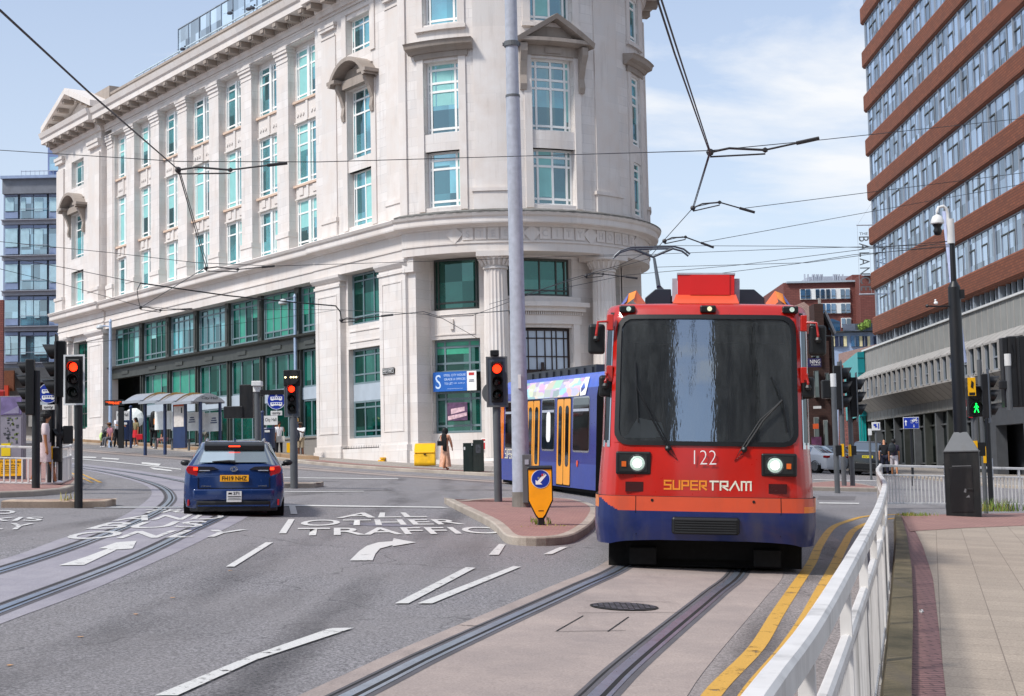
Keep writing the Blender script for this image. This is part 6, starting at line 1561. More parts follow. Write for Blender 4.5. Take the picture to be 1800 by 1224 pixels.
# bus sliver at the left edge
bus=thing('bus','red bus just showing at the left edge behind the information totem','bus',D(-54,760,82),R_(19))
mb=MB();mb.box(0,1.83,0,10,-.6,2.3);mb.build('body',M('bus red paint','#a5221c',.35,coat=.4),bus,bevel=.1);mb=MB();mb.box(.2,1.7,-.02,0,.9,1.9);mb.build('windscreen',DGL,bus)
mb=MB();mb.box(1.83,1.845,.4,9,.9,1.9);mb.build('side_window',DGL,bus)
# ================================================================ PEOPLE
def skinmesh(name,verts,edges,radii,mat,parent,root=0,sub=1):
    me=bpy.data.meshes.new(name);me.from_pydata(verts,edges,[]);ob=bpy.data.objects.new(name,me);COL.objects.link(ob)
    sk=ob.modifiers.new('s','SKIN');sk.use_smooth_shade=True
    for i,r in enumerate(radii):
        rr=r if isinstance(r,tuple) else (r,r);me.skin_vertices[0].data[i].radius=rr;me.skin_vertices[0].data[i].use_root=(i==root)
    if sub: ss=ob.modifiers.new('u','SUBSURF');ss.levels=sub;ss.render_levels=sub
    bpy.context.view_layer.update()
    m2=bpy.data.meshes.new_from_object(ob.evaluated_get(bpy.context.evaluated_depsgraph_get()));bpy.data.objects.remove(ob)
    m2.materials.clear();m2.materials.append(mat);o=bpy.data.objects.new(name,m2);COL.objects.link(o);o.parent=parent;return o
SK1=M('skin light','#c98f6e',.6,var=.08);SK2=M('skin brown','#6e432c',.6,var=.08);SK3=M('skin tan','#a86f4a',.6,var=.08)
HAIRB=M('black hair','#0d0b0a',.6);HAIRR=M('red hair','#9b4a1c',.6);HAIRG=M('grey hair','#8f8a84',.6)
def V3(*a): return Vector(a)
def person(label,px_,py_,h=1.72,face=0.,skin=SK1,top='#dddddd',legs='#111111',hair=HAIRB,hairlen=0,pose='stand',arms=((.04,-.02),(.04,-.02)),shorts=False,skirt=None,sleeve=.45,base=.12,loc=None,group=None,shoes='#dddddd',bald=False,hat=None,dress=None,fwd=0.):
    p=loc or G(px_,py_,base)
    e=thing('person',label,'person',p,face,group)
    H=h;J={}
    sit=pose=='sit';wk=pose=='walk'
    pz=.53*H if not sit else .30*H
    hipy=0
    J['pel']=V3(0,0,pz);J['waist']=V3(0,-.01-fwd*.06,pz+.09*H);J['chest']=V3(0,-.01-fwd*.2,pz+.2*H);J['neck']=V3(0,-.01-fwd*.28,pz+.30*H);J['head']=V3(0,-.03-fwd*.36,pz+.37*H);J['crown']=V3(0,-.02-fwd*.38,pz+.43*H)
    nose=J['head']+V3(0,-.105,-.005)
    verts=[J['pel'],J['waist'],J['chest'],J['neck'],J['head'],J['crown'],nose];rad=[(.06*H,.045*H),(.052*H,.04*H),(.075*H,.048*H),.03*H,(.046*H,.055*H),.036*H,.012*H];ed=[(0,1),(1,2),(2,3),(3,4),(4,5),(4,6)]
    top_v=[J['pel']+V3(0,0,-.07),J['waist'],J['chest'],J['neck']+V3(0,0,-.03)];top_r=[(.09*H,.07*H),(.075*H,.06*H),(.095*H,.068*H),.042*H];top_e=[(0,1),(1,2),(2,3)]
    leg_v=[J['pel']];leg_r=[(.08*H,.066*H)];leg_e=[];shoe=[]
    for k,sx in enumerate((-1,1)):
        sh=J['chest']+V3(sx*.105*H,0,.055*H);ay,az=arms[k]   # ay: swing, az: how far the hand is raised
        el=sh+V3(sx*(.02+abs(ay)*.03)*H,-ay*.25*H,-.16*H*(1-az*.4));wr=el+V3(-sx*az*.06*H,(-.02-ay*.1-az*.13)*H,(-.14+az*.24)*H);hd_=wr+(wr-el).normalized()*.045*H
        i=len(verts);verts+=[sh,el,wr,hd_];rad+=[.032*H,.023*H,.016*H,(.02*H,.012*H)];ed+=[(2,i),(i,i+1),(i+1,i+2),(i+2,i+3)]
        d=(wr-el).normalized();side=d.cross(V3(1,0,0));side=side.normalized() if side.length>.1 else V3(0,1,0)
        for f,(o_,l_) in enumerate(((-.015,.036),(-.005,.042),(.005,.04),(.015,.032))):
            q=hd_+side*o_*H*.7+d*l_*H+V3(-sx*.008*H,0,0);verts.append(q);rad.append(.0052*H);ed.append((i+3,len(verts)-1))
        q=hd_+side*-.03*H+d*.008*H;verts.append(q);rad.append(.0058*H);ed.append((i+3,len(verts)-1))
        j=len(top_v);top_v+=[sh,sh.lerp(el,sleeve*2 if sleeve<.5 else 1)];top_r+=[.042*H,.032*H];top_e+=[(2,j),(j,j+1)]
        if sleeve>=.5: top_v.append(wr);top_r.append(.024*H);top_e.append((j+1,j+2))
        hip=J['pel']+V3(sx*.05*H,0,-.03*H)
        if sit: kn=hip+V3(sx*.01*H,-.25*H,.0);an=kn+V3(0,-.02*H,-.25*H)
        elif wk: s=sx;kn=hip+V3(0,-s*.08*H,-.235*H);an=hip+V3(0,-s*.13*H if s>0 else .17*H,-.46*H+ (0 if s>0 else .03*H))
        else: kn=hip+V3(sx*.012*H,-.005*H,-.235*H);an=hip+V3(sx*.02*H,.01*H,-.46*H)
        i=len(verts);toe=an+V3(0,-.085*H,-.025*H);verts+=[hip,kn,an,toe];rad+=[.05*H,.033*H,.02*H,(.022*H,.014*H)];ed+=[(0,i),(i,i+1),(i+1,i+2),(i+2,i+3)]
        j=len(leg_v)
        end=kn.lerp(an,.05) if shorts else an
        leg_v+=[hip,kn,end];leg_r+=[.06*H,.043*H if not shorts else .05*H,.032*H if not shorts else .046*H];leg_e+=[(0,j),(j,j+1),(j+1,j+2)]
        shoe.append((an,toe))
    skinmesh('body',verts,ed,rad,skin,e)
    skinmesh('shirt',top_v,top_e,top_r,M('cloth '+top,top,.8,var=.1),e)
    if not dress and not skirt: skinmesh('trousers',leg_v,leg_e,leg_r,M('cloth '+legs,legs,.85,var=.12),e)
    for an,toe in shoe:
        mb=MB();c=(an+toe)/2;mb.sphere((c.x,c.y,c.z+.0),.07*H/1.7,10,0,(.62,1.5,.62));mb.build('shoe',M('shoe '+shoes,shoes,.6),e,smooth=1.)
    if skirt or dress:
        mb=MB();z1=pz+.03*H;z0={'knee':.3*H,'long':.07*H}[skirt or 'long'];n=18;rr=(.095*H,.13*H if skirt=='knee' else .15*H);lv=5
        for a in range(n):
            for q in range(lv):
                f=lambda s,q:( (rr[0]+(rr[1]-rr[0])*q/lv)*(1+.1*math.cos(s*5/n*6.283)*q/lv)*math.cos(s/n*6.283),(rr[0]+(rr[1]-rr[0])*q/lv)*.8*(1+.1*math.cos(s*5/n*6.283)*q/lv)*math.sin(s/n*6.283)+ (.03 if wk else 0)*q/lv,z1+(z0-z1)*q/lv)
                mb.face([f(a,q),f(a+1,q),f(a+1,q+1),f(a,q+1)])
        mb.build('skirt',M('skirt '+(dress or legs),dress or legs,.8,var=.25,scale=9),e,smooth=1.)
    hc=J['head']
    if not bald:
        mb=MB();mb.sphere((hc.x,hc.y+.022,hc.z+.045),.066*H,14,0,(.92,1.05,.95))
        if hairlen:
            mb.sphere((hc.x,hc.y+.07*H/1.7,hc.z-.05*H),.06*H,12,0,(1.1,.7,1.2));mb.sphere((hc.x,hc.y+.09*H/1.7,hc.z-.13*H*hairlen),.065*H,12,0,(1.15,.6,1.5+hairlen))
        mb.v=[(x+random.uniform(-.004,.004),y+random.uniform(-.004,.004),z+random.uniform(-.004,.004)) for x,y,z in mb.v];mb.build('hair',hair,e,smooth=1.)
    if hat:
        mb=MB();mb.sphere((hc.x,hc.y,hc.z+.07),.066*H,14,0,(1,1.05,.6));mb.box(hc.x-.05,hc.x+.05,hc.y-.19,hc.y-.06,hc.z+.06,hc.z+.075);mb.build('cap',M('cap '+hat,hat,.8),e,smooth=1.)
    for sx in(-1,1):
        mb=MB();mb.sphere((sx*.032,hc.y-.098,hc.z+.02),.011,8);mb.build('eye',BLACKT,e)
    bpy.context.view_layer.update()
    zs=[(o.matrix_world@v.co).z for o in e.children for v in o.data.vertices];e.location.z+=p[2]-min(zs)
    return e,J
PH=.28
pa,_=person('person in a white top leaning over a black pushchair at the tram stop',205,786,1.6,R_(60),SK3,'#e4e4ea','#101218',base=PH,arms=((.3,.5),(.3,.5)),fwd=.3)
person('person in a brown cap and pink top sitting behind the pushchair',196,787,1.55,R_(-40),SK1,'#a8707c','#5b5b60',hat='#80583a',base=PH,fwd=.3,pose='sit')
pb,_=person('person in a purple top holding a white umbrella beside the navy bin',236,784,1.72,R_(200),SK3,'#5a5a80','#1a1c30',base=PH,arms=((.3,.7),(.1,.1)))
person('person in a khaki jacket and bright red skirt at the tram stop',239,785,1.5,R_(-30),SK3,'#7f7350','#c01420',skirt='knee',base=PH,hairlen=.6)
pm_,_=person('tall person in black with an orange patched rucksack standing by the shelter',270,787,1.85,R_(160),SK2,'#0d0d10','#0d0d10',base=PH,hairlen=.3,sleeve=.8)
person('person in black and pink sitting on the bench inside the shelter',290,789,1.6,R_(-60),SK1,'#15161c','#b88a8a',HAIRR,.5,base=PH,pose='sit',fwd=.4)
person('person in a grey hoodie half hidden behind the shelter map panel',358,791,1.6,R_(190),SK2,'#7d8894','#6b6a5f',base=PH,sleeve=.8)
person('red haired person in dark trousers hidden behind the navy bin',484,799,1.62,R_(120),SK1,'#c79a86','#14151a',HAIRR,.7,base=.13)
pw_,_=person('person in a white shirt with a white handbag and dark trousers beside the navy bin',491,801,1.68,R_(25),SK3,'#ececf2','#10131d',base=.13,arms=((0,0),(.2,.9)))
pk_,_=person('person in a cap, white shirt and beige shorts holding a navy rucksack',529,804,1.68,R_(-25),SK2,'#eaeaec','#a89880',shorts=True,hat='#4a3c2c',base=.13,arms=((.3,.6),(.3,.8)),shoes='#c9c4c0')
ph_,_=person('walking person in a black headscarf and long peach dress touching the yellow grit bin',783,826,1.6,R_(150),SK3,'#c98f72','#d9a58a',dress='#d8a488',pose='walk',base=.13,arms=((.2,.1),(.3,.2)),sleeve=.8,shoes='#b87c5e')
person('bald person in black seen from behind on the right pavement',1556,836,1.75,R_(175),SK1,'#0e0f14','#12142a',bald=True,base=.12)
pr_,_=person('person with a dark rucksack and pale shorts walking ahead on the right pavement',1573,838,1.75,R_(170),SK3,'#2a2438','#c4bcc0',shorts=True,base=.12,pose='walk')
pl_,_=person('long dark haired person in pale pink walking behind the left signals',79,852,1.7,R_(100),SK3,'#d9c8c8','#cdb8b8',hairlen=1.6,base=.12,pose='walk',skirt='knee')
def item(name,label,cat,loc,fn,mats,rot=0,**k):
    mb=MB();fn(mb);o=mb.build(name,mats,**k);o.location=loc;o.rotation_euler=(0,0,rot);return tag(o,label,cat)
def near(px_,py_,b,dz,dx=0,dy=0): p=G(px_,py_,b);return (p[0]+dx,p[1]+dy,p[2]+dz)
PEACH=M('orange rucksack patch','#f08a1a',.6)
o=item('rucksack','black rucksack with a bright orange patch on the tall person in black','rucksack',near(271,787,PH,1.3,.06,-.16),lambda mb:(mb.box(-.15,.15,-.08,.08,-.24,.24,0),mb.box(-.02,.15,-.09,-.081,-.16,.14,1)),[BLACKP,PEACH],bevel=.03)
item('rucksack','navy rucksack with a pale strap held in front of the person in beige shorts','rucksack',near(523,804,.13,1.0,0,-.25),lambda mb:(mb.sphere((0,0,0),.2,12,0,(.85,.6,1.5)),mb.tube([(-.15,-.1,.3),(-.25,-.12,0),(-.2,-.1,-.25)],.025,6,1)),[M('navy rucksack cloth','#262c3c',.7),WHITE],R_(10))
item('rucksack','dark rucksack worn by the person in pale shorts on the right pavement','rucksack',near(1570,838,.12,1.3,-.05,-.2),lambda mb:mb.sphere((0,0,0),.2,12,0,(.9,.6,1.2)),[M('dark rucksack cloth','#1b2228',.7)])
item('handbag','white handbag carried by the person in the white shirt','handbag',near(493,801,.13,.78,.05,-.22),lambda mb:(mb.box(-.2,.2,-.06,.06,-.15,.15),mb.tube([(-.15,0,.15),(-.05,0,.55),(.12,0,.5),(.15,0,.15)],.012,6)),[M('white leather','#d9d6d0',.6)],bevel=.03)
item('handbag','small black shoulder bag of the walking person in the long peach dress','handbag',near(776,826,.13,.98,0,-.15),lambda mb:(mb.box(-.13,.13,-.05,.05,-.09,.09),mb.tube([(-.1,0,.09),(.0,0,.3),(.12,0,.35)],.01,6)),[BLACKP],bevel=.02)
item('red_bag','red shopping bag beside the red skirt at the tram stop','bag',near(243,786,PH,.5,.1,-.1),lambda mb:mb.box(-.15,.15,-.06,.06,-.14,.14),[M('red bag','#c8182a',.5)],bevel=.02)
sc_=item('scarf','x','x',(0,0,0),lambda mb:(mb.sphere((0,.02,.0),.125,14,0,(.95,1.05,1.1)),mb.sphere((.0,-.06,-.25),.14,12,0,(.9,.5,1.6)),mb.box(-.02,.14,-.14,-.1,-.75,-.2)),[M('black scarf cloth','#101012',.85)],smooth=1.)
sc_.parent=ph_;sc_.location=(0,-.0,1.6*.9+.0)
del sc_['category'];sc_['label']='black headscarf';sc_.rotation_euler=(0,0,math.pi)
um=thing('umbrella','white umbrella held up over the shoulder at the tram stop','umbrella',near(237,784,PH,1.42,0,-.25))
mb=MB();n=10
for i in range(n):
    for j in range(4):
        f=lambda s,q:(.55*math.sin(q/4*1.25)/math.sin(1.25)*math.cos(s/n*6.283),-.28*math.cos(q/4*1.25)+.1,.55*math.sin(q/4*1.25)/math.sin(1.25)*math.sin(s/n*6.283))
        mb.face([f(i,j),f(i+1,j),f(i+1,j+1),f(i,j+1)])
mb.build('canopy',M('white umbrella cloth','#e6ebe6',.6,var=.04),um);mb=MB();mb.tube([(0,-.2,0),(0,.5,-.25)],.012,6);mb.build('shaft',CHROME,um)
st_=thing('pushchair','black pushchair with a pale green blanket at the tram stop','pushchair',near(190,786,PH,0))
mb=MB();mb.sphere((0,0,.72),.26,12,0,(1,1,.8));mb.box(-.22,.22,-.3,.2,.4,.62);mb.build('seat_hood',BLACKP,st_,smooth=R_(50))
mb=MB();mb.tube([(-.2,-.35,.15),(-.2,.2,.6),(-.2,.5,1.0)],.018,6);mb.tube([(.2,-.35,.15),(.2,.2,.6),(.2,.5,1.0)],.018,6);mb.tube([(-.2,.5,1.),(.2,.5,1.)],.02,6);mb.build('frame',GREYP,st_)
for x in(-.22,.22):
    for y in(-.35,.35):
        mb=MB();mb.cyl((x-.02,y,.12),(x+.02,y,.12),.12,.12,14);mb.build('wheel',RUBBER,st_)
mb=MB();mb.sphere((-.3,-.1,.5),.14,10,0,(.7,1,1.5));mb.build('blanket',M('pale green blanket','#c8e690',.7),st_,smooth=1.)
# ================================================================ STREET FURNITURE
LENSR=M('lit red signal','#ff2a10',.3,emit=4.5);LENSO=M('dark signal lens','#1a0806',.15);LENSG=M('green walking figure','#12ff5a',.3,emit=3);LENSX=M('unlit green lens','#04120c',.15)
BOARDW=M('pale signal board edge','#c9cbcc',.5);BOARDG=M('grey signal board','#4a525e',.55,var=.1,dirt=.2);POLEB=M('black signal pole','#101216',.45,var=.2,dirt=.2);POLEG=M('dirty grey pole','#55585b',.5,var=.18,dirt=.5)
def head(par,x,y,z,yaw,board=None,lit=0,n=3,s=1.,body=BLACKP,name='signal_head'):
    """n lamps stacked, centre at (x,y,z), facing local -y turned by yaw"""
    h=.32*n*s+.06;w=.30*s
    mb=MB();mb.box(-w/2,w/2,0,.2*s,-h/2,h/2)
    o=mb.build(name,body,par,bevel=.02);o.location=(x,y,z);o.rotation_euler=(0,0,yaw)
    if board:
        mb=MB();bw,bh=w/2+.12*s,h/2+.12*s
        mb.box(-bw,bw,.04,.06,-bh,bh);b=mb.build('backing_board',BLACKP if board is BOARDW else board,o,bevel=.015)
        mb=MB();e=.045*s
        for q in ((-bw,-bw+e,-bh,bh),(bw-e,bw,-bh,bh),(-bw+e,bw-e,-bh,-bh+e),(-bw+e,bw-e,bh-e,bh)): mb.box(q[0],q[1],.03,.04,q[2],q[3])
        mb.build('board_border',board if board is BOARDW else GREYP,o)
    for k in range(n):
        zc=h/2-.03-.16*s-.32*s*k
        mb=MB();nn=16;r=.135*s
        for i in range(nn):
            a0,a1=i/nn*2*math.pi,(i+1)/nn*2*math.pi
            f=lambda a,yy:(r*math.cos(a),yy,zc+r*math.sin(a))
            dep=lambda a:-.07*s-.15*s*max(0,math.sin(a)*.5+.5)
            mb.face([f(a0,0),f(a1,0),f(a1,dep(a1)),f(a0,dep(a0))])
        mb.build('visor',body,o,smooth=1.)
        mb=MB();mb.lathe([(0,.02),(.06*s,.015),(.11*s,0)],(0,0,0),16);mb.v=[(a,-.012-c,zc+b) for a,b,c in mb.v]
        mt=LENSR if (k==0 and lit==1) else (LENSO if k<2 else LENSX)
        mb.build('lens',mt,o,smooth=1.)
    return o
def post(par,h,r=.057,mat=None,x=0,y=0,z0=-.3,cap=None):
    mb=MB();mb.cyl((x,y,z0),(x,y,h),r,r,14);o=mb.build('pole',mat or POLEG,par,smooth=R_(50))
    if cap:
        mb=MB();mb.cyl((x,y,h-cap),(x,y,h+.02),r+.008,r+.008,14);mb.build('pole_cap',WHITEP,o)
    return o
def button(par,x,y,z,side=1):
    mb=MB();mb.box(x-.09,x+.09,y-.09,y+.06,z-.16,z+.16);o=mb.build('push_button_box',BLACKP,par,bevel=.01)
    mb=MB();mb.box(x-side*.16,x-side*.095,y-.1,y+.07,z-.2,z+.2);mb.build('yellow_cover',YELP,o)
def zat(y,Yd,x=900):  # world height of a pixel row at distance Yd
    return D(x,y,Yd)[2]
def sp(name,label,px_,py_,cat='traffic signal',base=.13): return thing(name,label,cat,G(px_,py_,base))
# left island signal, red
s1=sp('traffic_signal','traffic signal with white edged board showing red on the left island',138,881);b=s1.location
post(s1,3.9-1.2,.075,POLEB);Yd=b.y;zt,zb=zat(625,Yd,133),zat(712,Yd,133);xc=D(133,668,Yd)[0]-b.x
head(s1,xc,-.13,(zt+zb)/2-b.z,0,BOARDW,1,3,(zt-zb)/1.26)
# side signal with grey visors on its own post
s2=sp('traffic_signal','tall black signal seen side on with pale visors behind the red signal',104,852,base=.12);b=s2.location;Yd=b.y
post(s2,zat(620,Yd)-b.z,.07,POLEB);zt,zb=zat(592,Yd,100),zat(708,Yd,100)
o=head(s2,-.08,-.1,(zt+zb)/2-b.z,R_(-78),BLACKP,0,3,(zt-zb)/1.2,BLACKP)
o2=head(s2,.05,.1,zat(740,Yd)-b.z-.1,R_(-70),None,0,1,1.1)
mb=MB();mb.tube([(.1,0,zat(612,Yd)-b.z),(.28,0,zat(616,Yd)-b.z),(.32,0,zat(632,Yd)-b.z)],.02,6);mb.build('cable',BLACKP,s2)
button(s2,-.0,-.1,zat(783,Yd)-b.z,1)
s3=sp('traffic_signal','black four lamp signal facing left on the leftmost black post',63,858,base=.12);b=s3.location;Yd=b.y
post(s3,zat(652,Yd,62)-b.z,.085,POLEB);zt,zb=zat(633,Yd,45),zat(730,Yd,45)
head(s3,D(47,680,Yd)[0]-b.x,-.05,(zt+zb)/2-b.z,R_(-80),None,0,4,(zt-zb)/1.34)
mb=MB();mb.tube([(-.2,0,zat(645,Yd)-b.z),(-.08,0,zat(646,Yd)-b.z),(-.03,0,zat(658,Yd)-b.z)],.02,6);mb.build('cable',BLACKP,s3)
def bus_sign(par,x,y,z,r,yaw=0):
    mb=MB();mb.cyl((0,0,0),(0,-.03,0),r,r,28);o=mb.build('blue_disc',BLUES,par);o.location=(x,y,z);o.rotation_euler=(0,0,yaw)
    mb=MB();mb.lathe([(r*.93,0),(r*.97,0)],(0,0,0),28);mb.v=[(a,-.033,b) for a,b,c in mb.v];mb.build('disc_border',WHITE,o)
    mb=MB();k=r
    for zz in (.22,-.38):
        mb.box(-.62*k,.62*k,-.036,-.032,zz*k-.17*k,zz*k+.16*k)
        mb.box(-.55*k,-.3*k,-.036,-.032,zz*k-.24*k,zz*k-.17*k);mb.box(.3*k,.55*k,-.036,-.032,zz*k-.24*k,zz*k-.17*k)
    mb.box(-.05*k,.05*k,-.036,-.032,.38*k,.5*k);mb.face([(-.2*k,-.034,.48*k),(0,-.034,.62*k),(.2*k,-.034,.48*k),(0,-.034,.56*k)])
    mb.build('tram_and_bus_symbols',WHITE,o)
    mb=MB()
    for zz in (.22,-.38):
        for q in range(5): mb.box((-.5+q*.22)*k,(-.36+q*.22)*k,-.04,-.037,zz*k-.02*k,zz*k+.1*k)
    mb.build('symbol_windows',BLUES,o)
    mb=MB();mb.box(-.62*r,.62*r,-.02,0,-1.62*r,-1.12*r);w=mb.build('only_plate',WHITEP,o,bevel=.01);text('plate_lettering','only',.2,BLACKT,w,(0,-.025,-1.37*r),width=r*.85,height=r*.34)
    return o
s4=sp('road_sign','blue round tram and bus sign with an only plate beside the left railing','road sign' if 0 else 0,0) if 0 else thing('road_sign','blue round tram and bus sign with an only plate beside the left railing','road sign',G(90,851,.12))
b=s4.location;Yd=b.y;post(s4,zat(675,Yd,90)-b.z,.085,POLEB);r=18*Yd/F;bus_sign(s4,D(88,692,Yd)[0]-b.x,-.1,zat(692,Yd,88)-b.z,r)
mb=MB();mb.box(-.35,.2,-.08,.02,0,.09);o=mb.build('sign_light',GREYP,s4);o.location=(0,0,zat(672,Yd,90)-b.z)
button(s4,-.05,-.12,zat(787,Yd,88)-b.z,1)
# middle signal
s5=sp('traffic_signal','traffic signal showing red under a round indicator with small white lights',517,850);b=s5.location;Yd=b.y
post(s5,zat(660,Yd)-b.z,.1,POLEG);zt,zb=zat(669,Yd,514),zat(733,Yd,514)
head(s5,D(514,700,Yd)[0]-b.x,-.13,(zt+zb)/2-b.z,0,BOARDG,1,3,(zt-zb)/1.26)
zc=zat(656,Yd)-b.z;mb=MB();mb.box(-.22,.22,-.12,.08,-.22,.2);o=mb.build('tram_signal',BLACKP,s5,bevel=.02);o.location=(D(514,656,Yd)[0]-b.x,0,zc)
mb=MB();mb.cyl((0,-.12,0),(0,-.22,0),.19,.19,20);mb.build('round_housing',BLACK,o)
mb=MB()
for x in (-.15,-.01,.06,.13): mb.disc((x,-.225,0),.022,(0,-1,0),10)
mb.build('indicator_lights',M('warm white indicator','#ffe9a8',.3,emit=5),o)
bus_sign(s5,D(486,704,Yd)[0]-b.x,.0,zat(704,Yd,486)-b.z,16.5*Yd/F)
mb=MB();mb.box(-.85,-.05,-.05,.05,zat(681,Yd)-b.z-.06,zat(681,Yd)-b.z+.06);mb.build('bracket',BLACKP,s5)
s6=sp('traffic_signal','grey post with dark signal boxes and a white sensor behind the blue car',453,838);b=s6.location;Yd=b.y
post(s6,zat(672,Yd)-b.z,.08,POLEG);mb=MB()
mb.box(-.5,-.12,-.05,.25,zat(735,Yd,445)-b.z,zat(676,Yd,445)-b.z);mb.box(-.95,-.4,-.1,.1,zat(735,Yd,430)-b.z,zat(714,Yd,430)-b.z);mb.box(.1,.2,-.08,.1,zat(688,Yd)-b.z,zat(676,Yd)-b.z);mb.build('signal_head',BLACK,s6,bevel=.02)
mb=MB();mb.box(-.12,.16,-.25,.1,zat(670,Yd)-b.z,zat(661,Yd)-b.z);mb.cyl((0,0,zat(680,Yd)-b.z),(0,0,zat(670,Yd)-b.z),.12,.12,12);mb.build('sensor',WHITEP,s6,bevel=.02)
# right signal by the big pole
s7=sp('traffic_signal','traffic signal showing red with a black sensor on top, beside the tall grey pole',876,882);b=s7.location;Yd=b.y
post(s7,zat(640,Yd)-b.z,.085,POLEG);zt,zb=zat(628,Yd,874),zat(716,Yd,874)
head(s7,D(874,672,Yd)[0]-b.x,-.15,(zt+zb)/2-b.z,R_(4),BOARDG,1,3,(zt-zb)/1.26)
mb=MB();mb.box(-.11,.08,-.2,.1,zat(626,Yd)-b.z,zat(616,Yd)-b.z);mb.cyl((0,0,zat(630,Yd)-b.z),(0,0,zat(624,Yd)-b.z),.05,.05,8);mb.build('sensor',BLACKP,s7,bevel=.02)
mb=MB();mb.cyl((-.07,.1,zat(690,Yd)-b.z),(-.07,.13,zat(690,Yd)-b.z),.24,.24,24);mb.build('sign_back',GREYP,s7)
# tall steel pole
pp=thing('overhead_line_mast','tall tapering galvanised steel mast standing on the brick island','mast',G(917,891,.13))
b=pp.location;Yd=b.y
mb=MB();rb=.19;mb.cyl((0,0,-.2),(0,0,zat(512,Yd)-b.z),.185,.155,20);mb.cyl((0,0,zat(512,Yd)-b.z),(0,0,zat(170,Yd)-b.z),.155,.145,20);mb.cyl((0,0,zat(170,Yd)-b.z),(0,0,13.5),.133,.12,20)
mb.build('mast_tube',GALV,pp,smooth=R_(50))
mb=MB();z=zat(78,Yd)-b.z;mb.cyl((0,0,z-.05),(0,0,z+.05),.16,.16,18);mb.box(-.19,.19,-.03,.03,z-.03,z+.03);z=zat(170,Yd)-b.z;mb.cyl((0,0,z-.02),(0,0,z+.03),.152,.15,18);mb.build('collar',GREYP,pp)
mb=MB();mb.cyl((0,0,-.02),(0,0,.3),.2,.19,20);mb.build('base_skirt',M('stained mast foot','#77736c',.6,var=.3),pp)
mb=MB();mb.box(.03,.22,-.24,-.05,.08,1.05);d=mb.build('access_door',GREYP,pp,bevel=.01);mb=MB();mb.box(.08,.16,-.255,-.24,.85,.95);mb.build('door_label',GALV,d)
mb=MB();z=zat(672,Yd)-b.z;mb.box(-.02,.04,-.19,-.165,z-.14,z+.14);mb.build('asset_label',WHITEP,pp)
# keep left bollard
bo=thing('keep_left_bollard','yellow keep left bollard with a blue arrow disc and stickers on the brick island','bollard',G(952,923,.13));b=bo.location;k=b.y/F
def BZ(y): return (923-y)*k
def BX(x): return (x-952)*k
PL=[(931,826),(971,826),(971,880),(958,905),(954,910),(947,910),(943,905),(931,880)]
BK=[(929,824),(973,824),(973,881),(960,908),(957,913),(957,921),(961,924),(943,924),(946,921),(946,913),(942,908),(929,881)]
mb=MB();mb.ext([(BX(x),BZ(y)) for x,y in BK],-.05,.06);mb.build('bollard_shell',BLACKP,bo,bevel=.01)
mb=MB();mb.ext([(BX(x),BZ(y)) for x,y in PL],-.065,-.045);mb.build('yellow_panel',M('bollard orange yellow','#f39c0c',.35,emit=.12),bo)
mb=MB();mb.prof([(-.08,BZ(827)),(-.09,BZ(823)),(-.05,BZ(819.5)),(.05,BZ(819.5)),(.09,BZ(823)),(.08,BZ(827))],BX(929),BX(973));mb.build('bollard_cap',BLACK,bo,bevel=.02)
mb=MB();r=16.5*k;cz=BZ(843);mb.cyl((0,-.065,cz),(0,-.072,cz),r,r,28);dd=mb.build('arrow_disc',M('pale disc rim','#c9d4de',.4),bo);mb=MB();mb.disc((0,-.074,cz),r*.93,n=28);mb.build('disc_face',BLUES,dd)
mb=MB();A=[(-.55,-.62),(-.6,-.05),(-.38,-.18),(.22,.72),(.55,.5),(.72,.42),(.0,-.32),(.18,-.5)] 
A=[(-.58,-.62),(-.6,-.1),(-.38,-.25),(.42,.66),(.7,.44),(-.05,-.42),(.2,-.62)]
mb.face([(x*r*.92,-.077,cz+z*r*.92) for x,z in A]);mb.build('white_arrow',WHITE,dd)
mb=MB()
for (x,z,w,h,m) in ((-.22,.12,.2,.1,0),(.0,.3,.14,.1,1),(.2,.42,.2,.12,2),(.42,.5,.12,.1,0)): mb.box((x-w/2)*r,(x+w/2)*r,-.08,-.078,cz+(z-h)*r,cz+(z+h)*r,m)
mb.build('sticker',[M('grey sticker','#8c8c90',.5),M('black sticker','#17171a',.5),M('red sticker','#c23a3a',.5)],dd)
mb=MB();mb.box(BX(947),BX(956),-.068,-.066,BZ(899),BZ(897.5));mb.build('maker_mark',BLACKT,bo)
# right island posts
for i,(px_,py_,top,hx,hy0,hy1,lab) in enumerate(((1472,860,658,None,0,0,'grey post with white cap and yellow push button on the right island'),(1484,854,636,(1478,1503),633,730,'taller signal with black visors seen side on, middle of the right island'),(1499,854,655,(1506,1527),655,742,'lower signal with black visors on the rightmost post of the right island'))):
    s=sp('traffic_signal',lab,px_,py_);b=s.location;Yd=b.y
    post(s,zat(top,Yd,px_)-b.z,.085,POLEG,cap=.4 if i==0 else None)
    if hx: head(s,(D((hx[0]+hx[1])/2-9,680,Yd)[0]-b.x)+.0,.0,(zat(hy0,Yd,px_)+zat(hy1,Yd,px_))/2-b.z,R_(80),BOARDG if i==1 else BOARDG,0,3 if i==2 else 3,(zat(hy0,Yd)-zat(hy1,Yd))/1.26)
    else:
        mb=MB();mb.box(-.35,-.09,0,.3,zat(712,Yd)-b.z,zat(680,Yd)-b.z);mb.build('signal_head',BLACKP,s,bevel=.03)
    if i!=1: button(s,.06 if i==0 else .05,-.08,zat(792,Yd,px_)-b.z,-1 if i==0 else 1)
ds=thing('road_sign','small grey backed road sign on a thin black post behind the right island signals','road sign',G(1473,848,.1));b=ds.location;Yd=b.y
